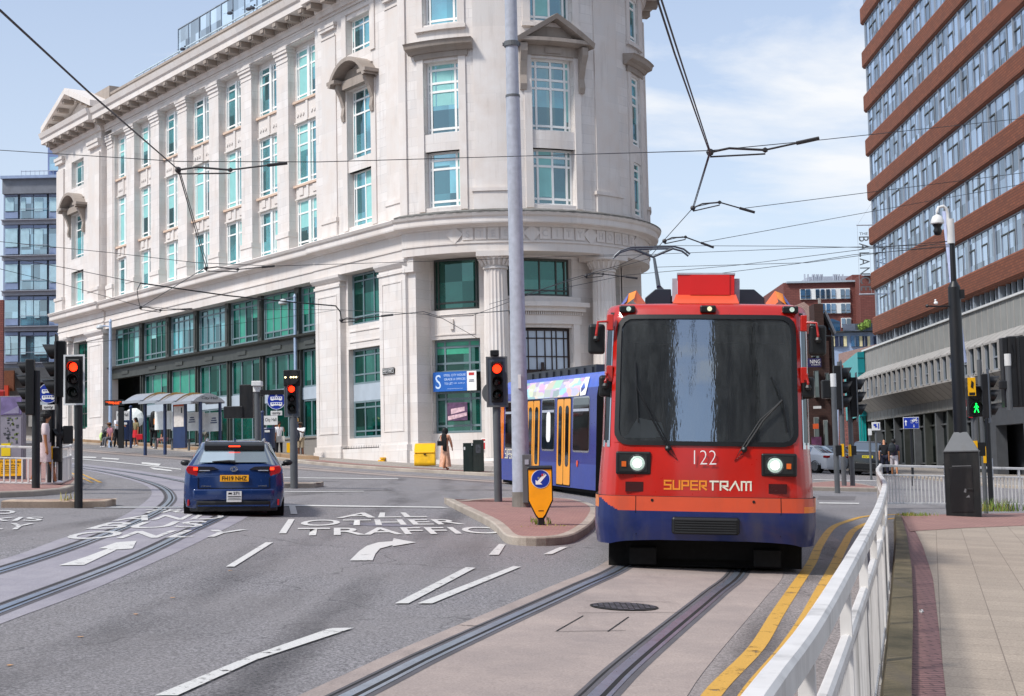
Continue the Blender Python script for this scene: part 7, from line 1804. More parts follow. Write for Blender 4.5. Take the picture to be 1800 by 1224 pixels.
mb=MB();mb.cyl((0,0,0),(0,0,zat(605,Yd)-b.z),.05,.05,8);mb.tube([(0,0,zat(605,Yd)-b.z),(-.1,0,zat(603,Yd)-b.z),(-.9,0,zat(603,Yd)-b.z)],.035,6);mb.build('pole',POLEB,ds)
# signals behind the white railing at right
s=sp('traffic_signal','pedestrian signal showing a green walking figure beside the black mast box',1722,900,base=.1);b=s.location;Yd=b.y
post(s,zat(690,Yd)-b.z,.055,POLEG);xc=D(1713,706,Yd)[0]-b.x
mb=MB();zt,zb=zat(679,Yd,1713)-b.z,zat(733,Yd,1713)-b.z;mb.box(xc-.17,xc+.16,-.1,.1,zb,zt);h=mb.build('signal_head',BLACKP,s,bevel=.02)
for q,y in enumerate((692,718)):
    z=zat(y,Yd,1713)-b.z;mb=MB();nn=18;rr=.15
    for i in range(nn):
        a0,a1=i/nn*6.283,(i+1)/nn*6.283;f=lambda a,yy:(xc+rr*math.cos(a),yy,z+rr*math.sin(a));dep=lambda a:-.13-.1*max(0,math.sin(a))
        mb.face([f(a0,-.1),f(a1,-.1),f(a1,dep(a1)),f(a0,dep(a0))])
    mb.build('visor',BLACKP,h)
z=zat(718,Yd,1713)-b.z;mb=MB();q=.12;y=-.125
mb.disc((xc,y,z+q*.82),q*.17,n=10)
for P in ([(-.1,.6),(.12,.6),(.18,0),(-.14,0)],[(.1,.55),(.2,.55),(.5,.15),(.42,.08)],[(-.1,.55),(-.2,.5),(-.5,.1),(-.42,.02)],[(-.14,.02),(.04,.02),(-.3,-.85),(-.48,-.8)],[(0,.02),(.18,.02),(.4,-.45),(.5,-.85),(.34,-.88),(.22,-.45)]): mb.face([(xc+x_*q,y,z+z_*q) for x_,z_ in P])
mb.build('walking_figure',LENSG,h)
mb=MB();mb.cyl((-.02,0,zt),(-.02,0,zt+.22),.05,.05,10);mb.cyl((xc-.05,0,zt),(xc-.05,0,zt+.07),.07,.07,10);mb.build('sensor',WHITEP,s)
button(s,.07,-.06,zat(790,Yd,1722)-b.z,1)
s=sp('traffic_signal','grey signal head seen side on with three black visors, right of the green walking figure',1733,896,base=.1);b=s.location;Yd=b.y
post(s,zat(650,Yd)-b.z,.055,POLEG);zt,zb=zat(648,Yd,1738),zat(744,Yd,1738)
head(s,D(1745,700,Yd)[0]-b.x-.05,0,(zt+zb)/2-b.z,R_(76),BOARDG,0,3,(zt-zb)/1.26,BLACK)
mb=MB();mb.tube([(-.12,-.05,zt-b.z-.05),(-.22,-.05,zt-b.z-.25),(-.1,-.05,zt-b.z-.4)],.012,5);mb.tube([(-.15,0,zt-b.z-.1),(-.15,0,zt-b.z+.12)],.008,4);mb.build('cable',BLACKP,s)
mb=MB();mb.box(-.02,.04,-.1,-.04,zat(832,Yd)-b.z,zat(803,Yd)-b.z);mb.build('yellow_cover',YELP,s)
s=sp('traffic_signal','large dark signal head seen from behind at the right edge of the picture',1779,1000,base=.1);p=G(1790,893,.1);s.location=(D(1779,800,34)[0],34,gz(D(1779,800,34)[0],34));b=s.location;Yd=34
mb=MB();mb.cyl((0,0,zat(740,Yd)-b.z),(0,0,zat(642,Yd)-b.z),.07,.07,12);mb.cyl((.9,0,0),(.9,0,zat(640,Yd)-b.z),.08,.08,12);mb.tube([(.4,.1,zat(650,Yd)-b.z),(.9,.1,zat(650,Yd)-b.z)],.05,8);mb.build('pole',POLEG,s)
mb=MB();mb.cyl((0,0,zat(662,Yd)-b.z),(0,0,zat(641,Yd)-b.z),.078,.078,12);mb.build('pole_cap',WHITEP,s)
mb=MB();mb.box(-.1,.02,.0,.25,zat(735,Yd)-b.z,zat(612,Yd)-b.z);mb.box(.02,.5,-.02,.2,zat(735,Yd)-b.z,zat(610,Yd)-b.z);mb.box(.2,.26,-.06,0,zat(735,Yd)-b.z,zat(612,Yd)-b.z);mb.box(-.22,-.05,-.05,.05,zat(703,Yd)-b.z,zat(688,Yd)-b.z);mb.build('signal_head',BLACK,s,bevel=.02)
mb=MB();mb.tube([(.12,-.04,zat(625,Yd)-b.z),(.16,-.06,zat(640,Yd)-b.z),(.14,-.05,zat(655,Yd)-b.z),(.06,-.04,zat(662,Yd)-b.z)],.012,5);mb.build('cable',BLACKP,s)
s=thing('post','plain black post behind the white railing right of the side on signal','post',(D(1741,850,39)[0],39,gz(D(1741,850,39)[0],39)));post(s,zat(735,39)-s.location.z,.065,POLEB)
s=thing('bollard','pair of short silver bollards by the dark doorway at the right','bollard',G(1750,846,.1));mb=MB();mb.cyl((-.18,0,0),(-.18,0,1.),.1,.1,12);mb.build('bollard_tube',GALV,s)
# black mast box with CCTV mast
mx_=thing('camera_mast','black mast rising from a black pyramid topped box, white hooked camera dome at its top','mast',G(1695,906,.1));b=mx_.location;k=b.y/F
def MZ_(y): return zat(y,b.y,1690)-b.z
w=.37
mb=MB();mb.box(-w,w,-w,w,-.05,MZ_(793));bx=mb.build('mast_box',M('chipped black cabinet','#14181a',.45,var=.3,dirt=.35),mx_,bevel=.012)
bx.rotation_euler=(0,0,R_(-18))
mb=MB();mb.box(-.26,.22,-w-.012,-w,.08,MZ_(822));mb.box(.1,.22,-w-.03,-w-.012,.55,.6);mb.build('box_door',BLACK,bx,bevel=.005)
mb=MB();mb.box(-.2,.2,-w-.015,-w-.012,MZ_(820),MZ_(818.5));mb.ext([(.02,.52),(.07,.5),(.08,.58),(.05,.6)],-w-.016,-w-.012);mb.ext([(.06,.4),(.15,.4),(.13,.46)],-w-.016,-w-.012);mb.box(w,w+.004,-.3,.12,.95,1.35);mb.build('scraped_sticker',M('torn grey sticker','#6b6c6e',.7,var=.4),bx)
mb=MB();z0=MZ_(793);z1=MZ_(760)
P=[(-w,-w),(w,-w),(w,w),(-w,w)];Q=[(-.14,-.14),(.14,-.14),(.14,.14),(-.14,.14)]
for i in range(4):
    j=(i+1)%4;mb.face([(P[i][0],P[i][1],z0),(P[j][0],P[j][1],z0),(Q[j][0],Q[j][1],z1),(Q[i][0],Q[i][1],z1)])
mb.box(-w-.02,w+.02,-w-.02,w+.02,z0-.02,z0+.005);o=mb.build('pyramid_cap',GREYP,bx)
mb=MB();mb.cyl((0,0,z1-.1),(0,0,MZ_(505)),.15,.135,18);mb.cyl((0,0,MZ_(505)),(0,0,MZ_(495)),.135,.07,18);mb.cyl((0,0,MZ_(500)),(0,0,MZ_(428)),.065,.06,14);mb.box(.1,.2,-.1,.1,MZ_(525),MZ_(510));mb.build('mast_tube',POLEB,mx_,smooth=R_(50))
mb=MB();mb.cyl((-.02,0,MZ_(428)),(-.02,0,MZ_(385)),.085,.085,14);xx=D(1667,400,b.y)[0]-b.x;x2=D(1648,400,b.y)[0]-b.x
top_=MZ_(362);mb.tube([(-.02,0,MZ_(400)),(xx,0,MZ_(385)),(xx,0,MZ_(375)),(xx-.03,0,MZ_(366)),((xx+x2)/2+.03,0,top_),(x2+.04,0,MZ_(364)),(x2,0,MZ_(371)),(x2,0,MZ_(377))],.035,10);mb.build('camera_arm',WHITEP,mx_,smooth=1.)
mb=MB();mb.lathe([(.03,.2),(.1,.16),(.145,.06),(.15,0),(.12,-.02)],(x2,0,MZ_(392)),18);cd_=mb.build('camera_dome',WHITEP,mx_,smooth=1.);mb=MB();mb.lathe([(.12,0),(.1,-.05),(.07,-.1),(.1,-.17),(.07,-.26),(0,-.28)],(x2,0,MZ_(392)),16);mb.build('camera_eye',BLACKP,cd_,smooth=1.)
mb=MB();mb.box(.16,.33,-.17,-.15,MZ_(697),MZ_(665));n_=mb.build('notice',YELP,mx_);mb=MB();mb.ext([(.22,MZ_(682)),(.27,MZ_(684)),(.29,MZ_(674)),(.24,MZ_(670))],-.18,-.17);mb.box(.18,.31,-.175,-.17,MZ_(696),MZ_(691));mb.build('notice_print',BLACKT,n_)
mb=MB();mb.tube([(-.0,0,MZ_(538)),(-.4,0,MZ_(538)),(-.62,.0,MZ_(537))],.02,6);mb.sphere((-.62,0,MZ_(537)),.04,8);mb.build('small_bracket',POLEB,mx_)
pgn=item('pigeon','white pigeon perched on the small bracket of the black mast','bird',(b.x-.42,b.y,b.z+MZ_(535)),lambda mb:(mb.sphere((0,0,.04),.05,10,0,(1,.7,.8)),mb.sphere((-.01,0,.1),.025,8)),[WHITE],smooth=1.)
# blue white lamp column behind the mast
lc=thing('lamp_column','pale blue and white column rising just behind the black camera mast','lamp post',(D(1704,850,39.5)[0],39.5,gz(D(1704,850,39.5)[0],39.5)));b=lc.location
mb=MB();mb.cyl((0,0,0),(-.28,0,zat(655,39.5)-b.z),.08,.075,14);mb.build('lower_tube',M('royal blue column','#2a4c9c',.4),lc,smooth=1.)
mb=MB();mb.cyl((-.03,0,zat(655,39.5)-b.z),(-.33,0,zat(388,39.5)-b.z),.11,.07,14);mb.build('upper_tube',M('pale lilac column','#b9c2e0',.4),lc,smooth=1.)
# cycle sign and other signs on the right pavement
def flat_sign(label,px0,px1,py0,py1,base,mat,draw,polem=POLEB,Yd=None):
    x=(px0+px1)/2;g=G(x+2,base,.1);e=thing('road_sign',label,'road sign',g);b=e.location;Yd=b.y
    post(e,zat(py0-2,Yd,x)-b.z,.05,polem,y=.08);z0,z1=zat(py1,Yd,x)-b.z,zat(py0,Yd,x)-b.z;w=(px1-px0)*Yd/F/2
    mb=MB();mb.box(-w,w,-.02,.0,z0,z1);o=mb.build('sign_plate',WHITEP,e,bevel=.02);mb=MB();i=.06*w;mb.box(-w+i,w-i,-.026,-.02,z0+i,z1-i);o2=mb.build('sign_face',mat,o,bevel=.01)
    draw(e,w,(z0+z1)/2,(z1-z0)/2);return e
def arrow(mb,x,z,s,up=1): mb.box(x-s*.08,x+s*.08,-.032,-.028,z-s*.5,z+s*.5);mb.face([(x-s*.28,-.031,z+up*s*.2),(x+s*.28,-.031,z+up*s*.2),(x,-.031,z+up*s*.62)])
def cyc(e,w,z,h):
    mb=MB();arrow(mb,-w*.68,z,h*.9)
    for cx in (.08,.68):
        mb2=[(w*cx+h*.28*math.cos(a/14*6.283),h*.28*math.sin(a/14*6.283)) for a in range(15)]
        for p,q in zip(mb2,mb2[1:]): mb.face([(p[0],-.03,z+.25*h+p[1]),(q[0],-.03,z+.25*h+q[1]),(q[0]*.97+w*cx*.03,-.03,z+.25*h+q[1]*.8),(p[0]*.97+w*cx*.03,-.03,z+.25*h+p[1]*.8)])
    for a,b in (((.08,.25),(.3,.62)),((.3,.62),(.62,.62)),((.62,.62),(.36,.25)),((.36,.25),(.08,.25)),((.36,.25),(.28,.72)),((.68,.25),(.6,.78)),((.6,.78),(.7,.8))):
        A,B=Vector((a[0]*w,z+a[1]*h)),Vector((b[0]*w,z+b[1]*h));d=(B-A).normalized();n=Vector((-d.y,d.x))*.015;mb.face([(A.x-n.x,-.031,A.y-n.y),(B.x-n.x,-.031,B.y-n.y),(B.x+n.x,-.031,B.y+n.y),(A.x+n.x,-.031,A.y+n.y)])
    arrow(mb,w*.32,z-h*.5,h*.45,-1);mb.build('sign_symbols',WHITE,e)
flat_sign('blue rectangular sign with an up arrow and a bicycle symbol on the right pavement',1590,1618,733.5,754,850,BLUES,cyc)
def tow(e,w,z,h):
    mb=MB();mb.box(-w*.6,w*.1,-.032,-.028,z+h*.1,z+h*.6);mb.box(-w*.3,w*.2,-.032,-.028,z-h*.3,z+h*.1);mb.box(w*.45,w*.7,-.032,-.028,z-h*.6,z+h*.7);mb.build('sign_symbols',BLUES,e)
flat_sign('small pale sign with a dark blue towing symbol left of the bicycle sign',1534,1549,742.5,757,842,WHITEP,tow,POLEG)
flat_sign('small narrow pale parking plate left of the towing sign',1527,1533.5,754,765.5,840,WHITEP,lambda e,w,z,h:None,POLEG)
ns=thing('road_sign','round no entry sign partly hidden behind the black mast','road sign',(D(1714,850,46)[0],46,gz(D(1714,850,46)[0],46)));b=ns.location;post(ns,zat(720,46)-b.z,.04,POLEG);mb=MB();mb.cyl((-.02,-.06,zat(735,46)-b.z),(-.02,-.08,zat(735,46)-b.z),.3,.3,24);o=mb.build('red_disc',M('sign red','#b5121c',.4),ns);mb=MB();mb.box(-.22,.18,-.09,-.085,zat(735,46)-b.z-.05,zat(735,46)-b.z+.05);mb.build('white_bar',WHITE,o)
# street furniture on City Hall pavement
cb=thing('utility_cabinet','dark green double utility cabinet on the corner pavement','cabinet',G(833,829,.13));b=cb.location;k=b.y/F
mb=MB();mb.box(-18*k,-1*k,-.2,.3,0,50*k);mb.box(-.5*k,18*k,-.22,.3,0,55*k);o=mb.build('cabinet_body',M('dark green cabinet','#10201c',.45,var=.2,dirt=.35),cb,bevel=.015)
mb=MB();mb.box(4*k,13*k,-.23,-.22,32*k,47*k);mb.build('posted_sheet',M('tattered posters','#3c3e42',.7,var=.6,scale=14),o);mb=MB();mb.box(-17*k,-14*k,-.21,-.2,38*k,43*k);mb.box(-3*k,-1.5*k,-.23,-.2,45*k,49*k);mb.build('small_label',WHITEP,o)
gb=thing('grit_bin','bright yellow grit bin with a sloping lid against the stone pier','grit bin',G(748,819,.13));b=gb.location;k=b.y/F
mb=MB();mb.prof([(-.35,0),(-.4,.1),(-.33,22*k),(.35,22*k),(.4,.1),(.35,0)],-19*k,18*k);mb.build('bin_body',M('grit bin yellow','#e9b310',.45,var=.15,scale=5,dirt=.25),gb,bevel=.04)
mb=MB();mb.prof([(-.37,22*k),(-.34,25*k),(.1,38*k),(.4,40*k),(.4,22*k)],-19*k,18*k);l=mb.build('bin_lid',YELP,gb,bevel=.04);mb=MB();mb.box(-.05,.05,-.39,-.36,19*k,21*k);mb.build('latch',BLACKP,l)
def bin_(label,px_,py_,lx=.26):
    e=thing('litter_bin',label,'litter bin',G(px_,py_,.13 if px_>400 else .28));mb=MB();mb.cyl((0,0,.35),(0,0,1.25),lx,lx+.03,18);mb.cyl((0,0,1.25),(0,0,1.32),lx+.05,lx+.02,18);mb.build('bin_body',NAVY,e,bevel=.01);mb=MB();mb.cyl((0,0,0),(0,0,.35),.05,.05,8);mb.build('leg',NAVY,e);mb=MB();mb.box(-.12,.12,-lx-.04,-lx-.02,1.1,1.2);mb.build('bin_label',WHITEP,e);return e
bin_('navy litter bin on a short stem beside the person in a white shirt',472,801,.3);bin_('navy litter bin with a pale label at the tram stop',222,786,.3)
def stopflag(label,px_,py_,ty,txt,side,base):
    e=thing('stop_sign',label,'sign',G(px_,py_,base));b=e.location;Yd=b.y;mb=MB();mb.cyl((0,0,0),(0,0,zat(ty,Yd,px_)-b.z),.06,.06,10);mb.sphere((0,0,zat(ty,Yd,px_)-b.z),.09,8);mb.build('pole',NAVY,e)
    z=zat(ty+14,Yd,px_)-b.z;mb=MB();x=side*.07;mb.box(x,x+side*.62,-.02,.02,z-.22,z+.2);o=mb.build('flag_plate',WHITEP,e);text('lettering',txt,.2,BLACKT,o,(x+side*.31,-.025,z),width=.52,height=.2)
stopflag('City Hall tram stop flag on a navy pole beside the litter bin',462,803,725,'City Hall',1,.13);stopflag('City Hall tram stop flag at the far left end of the platform',230,788,716,'City Hall',-1,.28)
pb=thing('post','navy post with a gold capped top beside the person holding a navy rucksack','post',G(519,803,.13));mb=MB();mb.cyl((0,0,0),(0,0,1.65),.16,.16,12);mb.build('post_body',NAVY,pb);mb=MB();mb.lathe([(.18,1.65),(.18,1.78),(.06,1.9),(0,1.92)],(0,0,0),14);mb.build('cap',M('gold cap','#b08b45',.4,metal=.5),pb)
yb=thing('post','yellow grit box marker beside the navy gold capped post','post',G(508,800,.13));mb=MB();mb.box(-.1,.1,-.1,.1,0,.6);mb.build('post_body',YELP,yb,bevel=.01)
np_=thing('post','slim navy post standing just right of the litter bin','post',G(481,801,.13));mb=MB();mb.box(-.06,.06,-.06,.06,0,1.9);mb.build('post_body',M('mottled navy post','#2b2f45',.5,var=.4,scale=9),np_)
# departures board
pd=thing('departure_board','black departure board with orange text on a black post at the tram stop','information board',G(213,788,.28));b=pd.location;Yd=b.y;mb=MB();mb.box(-.12,.12,-.1,.1,0,zat(702,Yd)-b.z);mb.box(-.75,.12,-.14,.14,zat(713,Yd,203)-b.z,zat(703.5,Yd,203)-b.z);mb.build('board_case',BLACKP,pd,bevel=.01)
AMT=M('orange display text','#ff5a1e',.4,emit=1.4);z1,z0=zat(705,Yd,203)-b.z,zat(712,Yd,203)-b.z
text('display_text','Halfway 2 min',.1,AMT,pd,(-.32,-.15,z1-.06),width=.72,height=.09);text('display_text','Middlewood',.1,AMT,pd,(-.32,-.15,(z0+z1)/2),width=.5,height=.09);text('display_text','5 min',.1,AMT,pd,(-.2,-.15,z0+.05),width=.3,height=.08)
# shelter
sh=thing('tram_shelter','City Hall tram shelter with silver arched roofs and navy posts','shelter')
pA,pB=G(236,790,.28),G(354,796,.28)
dv=Vector((pB[0]-pA[0],pB[1]-pA[1],0));Ls=dv.length;dv.normalize();nv=Vector((dv.y,-dv.x,0))   # toward the road
sh.matrix_world=Matrix(((dv.x,-nv.x,0,pA[0]),(dv.y,-nv.y,0,pA[1]),(dv.z,-nv.z,1,pA[2]),(0,0,0,1)))
slope=(pB[2]-pA[2])/Ls;SILV=M('silver roof panel','#a0a4aa',.35,metal=.35,var=.06);TAN=M('tan arch panel','#b78d52',.6)
nb_=4;bw=Ls/nb_
for i in range(nb_):
    u0,u1=i*bw-.1,(i+1)*bw+.02;zb=2.22+slope*(i+.5)*bw
    mb=MB();n=8;arc=[(-.5+1.85*q/n,zb+.38*math.sin(math.pi*q/n)) for q in range(n+1)]
    for p,q in zip(arc,arc[1:]):
        mb.face([(u0,p[0],p[1]),(u1,p[0],p[1]),(u1,q[0],q[1]),(u0,q[0],q[1])]);mb.face([(u0,p[0],p[1]-.05),(u1,p[0],p[1]-.05),(u1,q[0],q[1]-.05),(u0,q[0],q[1]-.05)])
    mb.face([(u1,p[0],p[1]) for p in arc]);mb.box(u0,u1,-.6,-.5,zb-.1,zb+.02);rf=mb.build('roof_panel',SILV,sh,smooth=R_(30))
    if i<nb_-1:
        mb=MB();mb.face([(u1+.01,p[0]+.1,p[1]+.03) for p in arc]);mb.face([(u1+.25,p[0]+.1,p[1]+.01) for p in arc]);mb.build('arch_panel',TAN,rf)
    mb=MB();mb.box(u0+.05,u1-.1,1.2,1.24,.9+slope*i*bw,1.75+slope*i*bw);mb.build('white_screen_band',M('frosted white band','#eef2ee',.5),sh)
    mb=MB();mb.box(u0+.5,u1-.6,.7,1.0,.48+slope*i*bw,.52+slope*i*bw);mb.box(u0+.6,u0+.66,.8,.86,slope*i*bw,.48+slope*i*bw);mb.box(u1-.76,u1-.7,.8,.86,slope*i*bw,.48+slope*i*bw);mb.build('bench',GREYP,sh)
for u in [Ls*.17,Ls*.47,Ls-.05]:
    mb=MB();mb.box(u-.055,u+.055,-.055,.055,-.3,2.3+slope*u);mb.build('post',NAVY,sh)
for u in [Ls-.1]:
    mb=MB();mb.box(u-.05,u+.05,1.1,1.2,-.3,2.3+slope*u);mb.build('post',NAVY,sh)
mb=MB();mb.ext([(-.5,0),(-.3,.15),(.05,.31),(.43,.37),(.8,.31),(1.15,.15),(1.36,0)],0,.03)
o=mb.build('end_panel',SILV,sh);o.location=(Ls+.03,0,2.22+slope*Ls*.9);o.rotation_euler=(0,0,R_(90))
o.name='end_panel'
tx=text('lettering','City Hall',.2,M('dark grey print','#33363d'),sh,(Ls+.08,.42,2.38+slope*Ls*.9),(math.pi/2,0,R_(90)),width=.9,height=.16)
fr2=thing('x','x','x');bpy.data.objects.remove(fr2)
mb=MB();mb.box(Ls*.62,Ls*.62+.85,-.12,.0,.25+slope*5,1.15+slope*5);ip=mb.build('map_panel_base',NAVY,sh);mb=MB();mb.box(Ls*.62,Ls*.62+.85,-.12,.0,1.15+slope*5,2.25+slope*5);mb.build('map_frame',NAVY,ip)
mb=MB();mb.box(Ls*.62+.08,Ls*.62+.77,-.14,-.12,1.2+slope*5,2.25+slope*5);mb.build('map_sheet',M('pale route map','#c9c2bb',.6,var=.15,scale=9),ip);mb=MB();mb.box(Ls*.62+.08,Ls*.62+.77,-.15,-.14,2.12+slope*5,2.25+slope*5);mb.box(Ls*.62+.6,Ls*.62+.67,-.15,-.14,1.8+slope*5,2.05+slope*5,1);mb.build('map_header',[M('orange map header','#c8552a',.6),BLACKT],ip)
for (t,u,z) in (('STAGECOACH',3.0,1.45),('PUBLIC',4.0,1.45),('TRAVEL',5.9,1.45)): pass
for i_,u in enumerate((Ls*.35,Ls*.56,Ls*.88)):
    mb=MB();z=1.3+slope*u
    for q in range(3): mb.box(u-.22+.05*q,u+.22-.04*q,1.17,1.185,z+.1*q,z+.045+.1*q)
    mb.build('printed_words',M('blue print','#3a4570',.6),sh)
# street lamps near the stop
def lamp(label,px_,py_,ty,side,base,mat,hd=14):
    e=thing('street_lamp',label,'street lamp',G(px_,py_,base));b=e.location;Yd=b.y;zt=zat(ty,Yd,px_)-b.z;mb=MB();mb.cyl((0,0,0),(0,0,zt),.1,.07,12);mb.cyl((0,0,zt),(0,0,zt+.15),.1,.03,10);mb.tube([(0,0,zt-.25),(side*.4,0,zt-.2)],.04,6);mb.build('lamp_column',mat,e,smooth=R_(50))
    r=hd*Yd/F*.5;mb=MB();mb.lathe([(0,r*.9),(r*.5,r*.75),(r*.9,r*.35),(r,0),(r*.9,-.05)],(side*(.4+r*.8),0,zt-.3),16);o=mb.build('lamp_head',M('pale lamp hood','#c3c8cb',.35),e,smooth=1.);mb=MB();mb.lathe([(r*.85,-.04),(r*.7,-r*.4),(0,-r*.5)],(side*(.4+r*.8),0,zt-.3),14);mb.build('lamp_glass',M('milky lamp glass','#9d9a8c',.3),o,smooth=1.)
LCOL=M('pale blue grey column','#9fb2cc',.4)
lamp('pale street lamp with a dome head behind the middle signal',521,800,522,-1,.13,LCOL,17);lamp('pale blue street lamp with a small dome head at the left end of the building',194,787,566,-1,.13,LCOL,13)
# information totem
tt=thing('information_totem','grey information totem with a map, a purple photo and yellow posters behind the left fence','totem',G(22,842,.12));b=tt.location;k=b.y/F;w=21*k
mb=MB();mb.box(-w,w,-.12,.12,0,145*k);mb.build('totem_body',M('lilac grey totem','#6f6a76',.5,var=.1),tt,bevel=.01)
mb=MB();mb.box(-w+.04,w-.04,-.13,-.12,112*k,143*k);mb.build('purple_photo',M('purple photo print','#6c5f86',.5,var=.5,scale=3),tt);mb=MB();mb.ext([(-w+.1,114*k),(w-.1,114*k),(w-.1,128*k),(0,120*k)],-.14,-.13);mb.build('photo_shape',M('pale photo shape','#8f88a2',.5,var=.3),tt)
mb=MB();mb.box(-w+.04,w-.04,-.13,-.12,36*k,108*k)
random.seed(5)
for i in range(46):
    x=random.uniform(-w+.1,w-.15);z=random.uniform(60*k,105*k);mb.box(x,x+random.uniform(.02,.07),-.134,-.13,z,z+random.uniform(.02,.05),random.choice([1,1,2]))
mb.build('street_map',[M('grey map sheet','#85818c',.6),M('dark map marks','#3f4248',.6),M('green map marks','#6f7d4c',.6)],tt)
mb=MB();mb.box(-w+.06,-w+.06+16*k,-.14,-.13,40*k,62*k);p=mb.build('yellow_notice',M('yellow poster','#e2c400',.6,var=.08),tt)
mb=MB();mb.box(-w+.02,w-.02,-.15,-.13,5*k,34*k);p=mb.build('yellow_poster',M('orange yellow poster','#e9ab00',.6,var=.06),tt)
text('poster_lettering','For fresh ideas',.1,BLACKT,p,(0,-.152,30*k),width=w*1.7,height=.06);text('poster_lettering','Here. We\'re',.1,BLACKT,p,(0,-.152,24*k),width=w*1.4,height=.06)
mb=MB()
for q in range(4): mb.box(-w*.8,w*.6,-.153,-.15,(10+q*3)*k,(11+q*3)*k)
mb.build('poster_print',BLACKT,p)
# ================================================================ RAILINGS
def railing(name,label,P,h,mid,gap,post_every,mat,rr,gapb=.11,base=0.,hs=True,wt=.08,ht=.06,bal=.013,both=True):
    e=thing(name,label,'railing',(P[0][0],P[0][1],gz(*P[0])));o0=e.location.copy()
    Z=lambda p,z:(p[0]-o0.x,p[1]-o0.y,gz(*p)+z-o0.z)
    L=sum(math.dist(a,b) for a,b in zip(P,P[1:]));n=max(2,int(L/.35));Q=resample(P,n)
    def run(z,w,t,nm):
        mb=MB();A=offs(Q,-w/2);B=offs(Q,w/2);c=.012
        for i in range(len(Q)-1):
            a0,a1,b0,b1=A[i],A[i+1],B[i],B[i+1];ci=offs(Q,-w/2+c);cj=offs(Q,w/2-c)
            pr=[[Z(a0,z-t),Z(a1,z-t)],[Z(a0,z-c),Z(a1,z-c)],[Z(ci[i],z),Z(ci[i+1],z)],[Z(cj[i],z),Z(cj[i+1],z)],[Z(b0,z-c),Z(b1,z-c)],[Z(b0,z-t),Z(b1,z-t)]]
            for u in range(6):
                v=(u+1)%6;mb.face([pr[u][0],pr[u][1],pr[v][1],pr[v][0]],None,raw=True)
            if i==0: mb.face([q[0] for q in pr],None,raw=True)
            if i==len(Q)-2: mb.face([q[1] for q in pr],None,raw=True)
        return mb.build(nm,mat,e)
    run(h,wt,ht,'top_rail')
    if mid: run(mid,wt*.72,ht*.66,'middle_rail')
    run(gap+.05,wt*.6,.04,'bottom_rail')
    m=int(L/post_every);PP=resample(P,m+1)
    for p in PP:
        i=PP.index(p);q=PP[min(i+1,m)];r=PP[max(i-1,0)];tx,ty=q[0]-r[0],q[1]-r[1];l=math.hypot(tx,ty);tx/=l;ty/=l
        mb=MB();w=wt*.36;mb.box(-w,w,-w,w,-.1,h-ht+.002)
        mb.v=[((a*tx-b*ty)+p[0]-o0.x,(a*ty+b*tx)+p[1]-o0.y,c+gz(*p)-o0.z) for a,b,c in mb.v];mb.build('post',mat,e)
    nb=int(L/gapb);BP=resample(P,nb+1);mb=MB();top=(mid or h)-.03
    for p in BP:
        q=(p[0]-o0.x,p[1]-o0.y);z=gz(*p)-o0.z;mb.box(q[0]-bal,q[0]+bal,q[1]-bal*1.4,q[1]+bal*1.4,z+gap+.04,z+top)
    mb.build('balusters',mat,e);return e
FP=cr([(.22,2.2),(.53,3.33),(.84,4.4),(1.34,6.25),(2.36,10.09),(3.35,13.9),(5.0,20.5),(7.0,29.2),(8.6,35.6),(9.1,37.6)],8)
RW=M('weathered white railing paint','#d6d3d0',.45,var=.1,dirt=.75,scale=5)
railing('railing','long curving white steel railing sweeping from the bottom right corner past the tram',FP,1.13,.86,.1,2.05,RW,0,.105,wt=.066,ht=.075,bal=.008)
railing('railing','straight white railing running right behind the black mast box',cr([(9.1,37.6),(9.5,38.2),(11.34,39.2),(14.2,40.6),(17,41.2),(21,41.5)],4),1.1,.86,.1,2.3,RW,0,.125,wt=.07,ht=.06)
railing('railing','short white railing with vertical bars around the left pavement corner',cr([(-15.5,33.3),(-11.75,34.0),(-10.5,34.3),(-10.45,34.8)],4),.98,.72,.12,1.9,RW,0,.13,wt=.055,ht=.05)
railing('railing','white railing end panel turning away at the left pavement corner',[(-10.45,34.8),(-11.0,37.5),(-11.9,40.5)],.98,.72,.12,1.9,RW,0,.13,wt=.055,ht=.05)
# ================================================================ OVERHEAD WIRES
def wire(label,pts,r=.012,name='overhead_wire',sag=0,cat='wire',mat=None):
    P=[Vector(p) for p in pts];out=[]
    for a,b in zip(P,P[1:]):
        for k in range(8):
            t=k/8;q=a.lerp(b,t);q.z-=sag*4*t*(1-t)*(b-a).length/20;out.append(q)
    out.append(P[-1]);mb=MB();mb.tube(out,r*.68,5);o=mb.build(name,mat or WIREM);return tag(o,label,cat)
Dp=D
w1=[Dp(0,18,12),Dp(156,162,16),Dp(313,298,26),Dp(362,470,40),Dp(247,541,52),Dp(103,577,68)]
wire('thick contact wire running from the top left corner down over the left track',w1,.017)
wire('second contact wire beside the thick one between the two left joints',[Dp(316,300,26.2),Dp(366,471,40.2)],.013)
wire('contact wire rising to the top edge left of the tower, left strand',[Dp(1146,-30,11),Dp(1186,95,13.5),Dp(1247,268,22),Dp(1217,367,33),Dp(1166,424,38),Dp(1140,455,44),Dp(1020,489,50),Dp(860,535,60)],.014)
wire('contact wire rising to the top edge left of the tower, right strand',[Dp(1153,-30,11),Dp(1193,95,13.5),Dp(1249,268,22),Dp(1219,367,33)],.013)
wire('span wire crossing the whole picture above the traffic signals at window height',[Dp(-20,263,30),Dp(313,284,26),Dp(560,285,26),Dp(905,275,30),Dp(1248,265,22.3),Dp(1445,246,28),Dp(1830,205,36)],.011)
wire('span wire from the lower joint to the tower at right',[Dp(1218,365,33),Dp(1262,355,33),Dp(1303,367,33.5),Dp(1830,300,38)],.011)
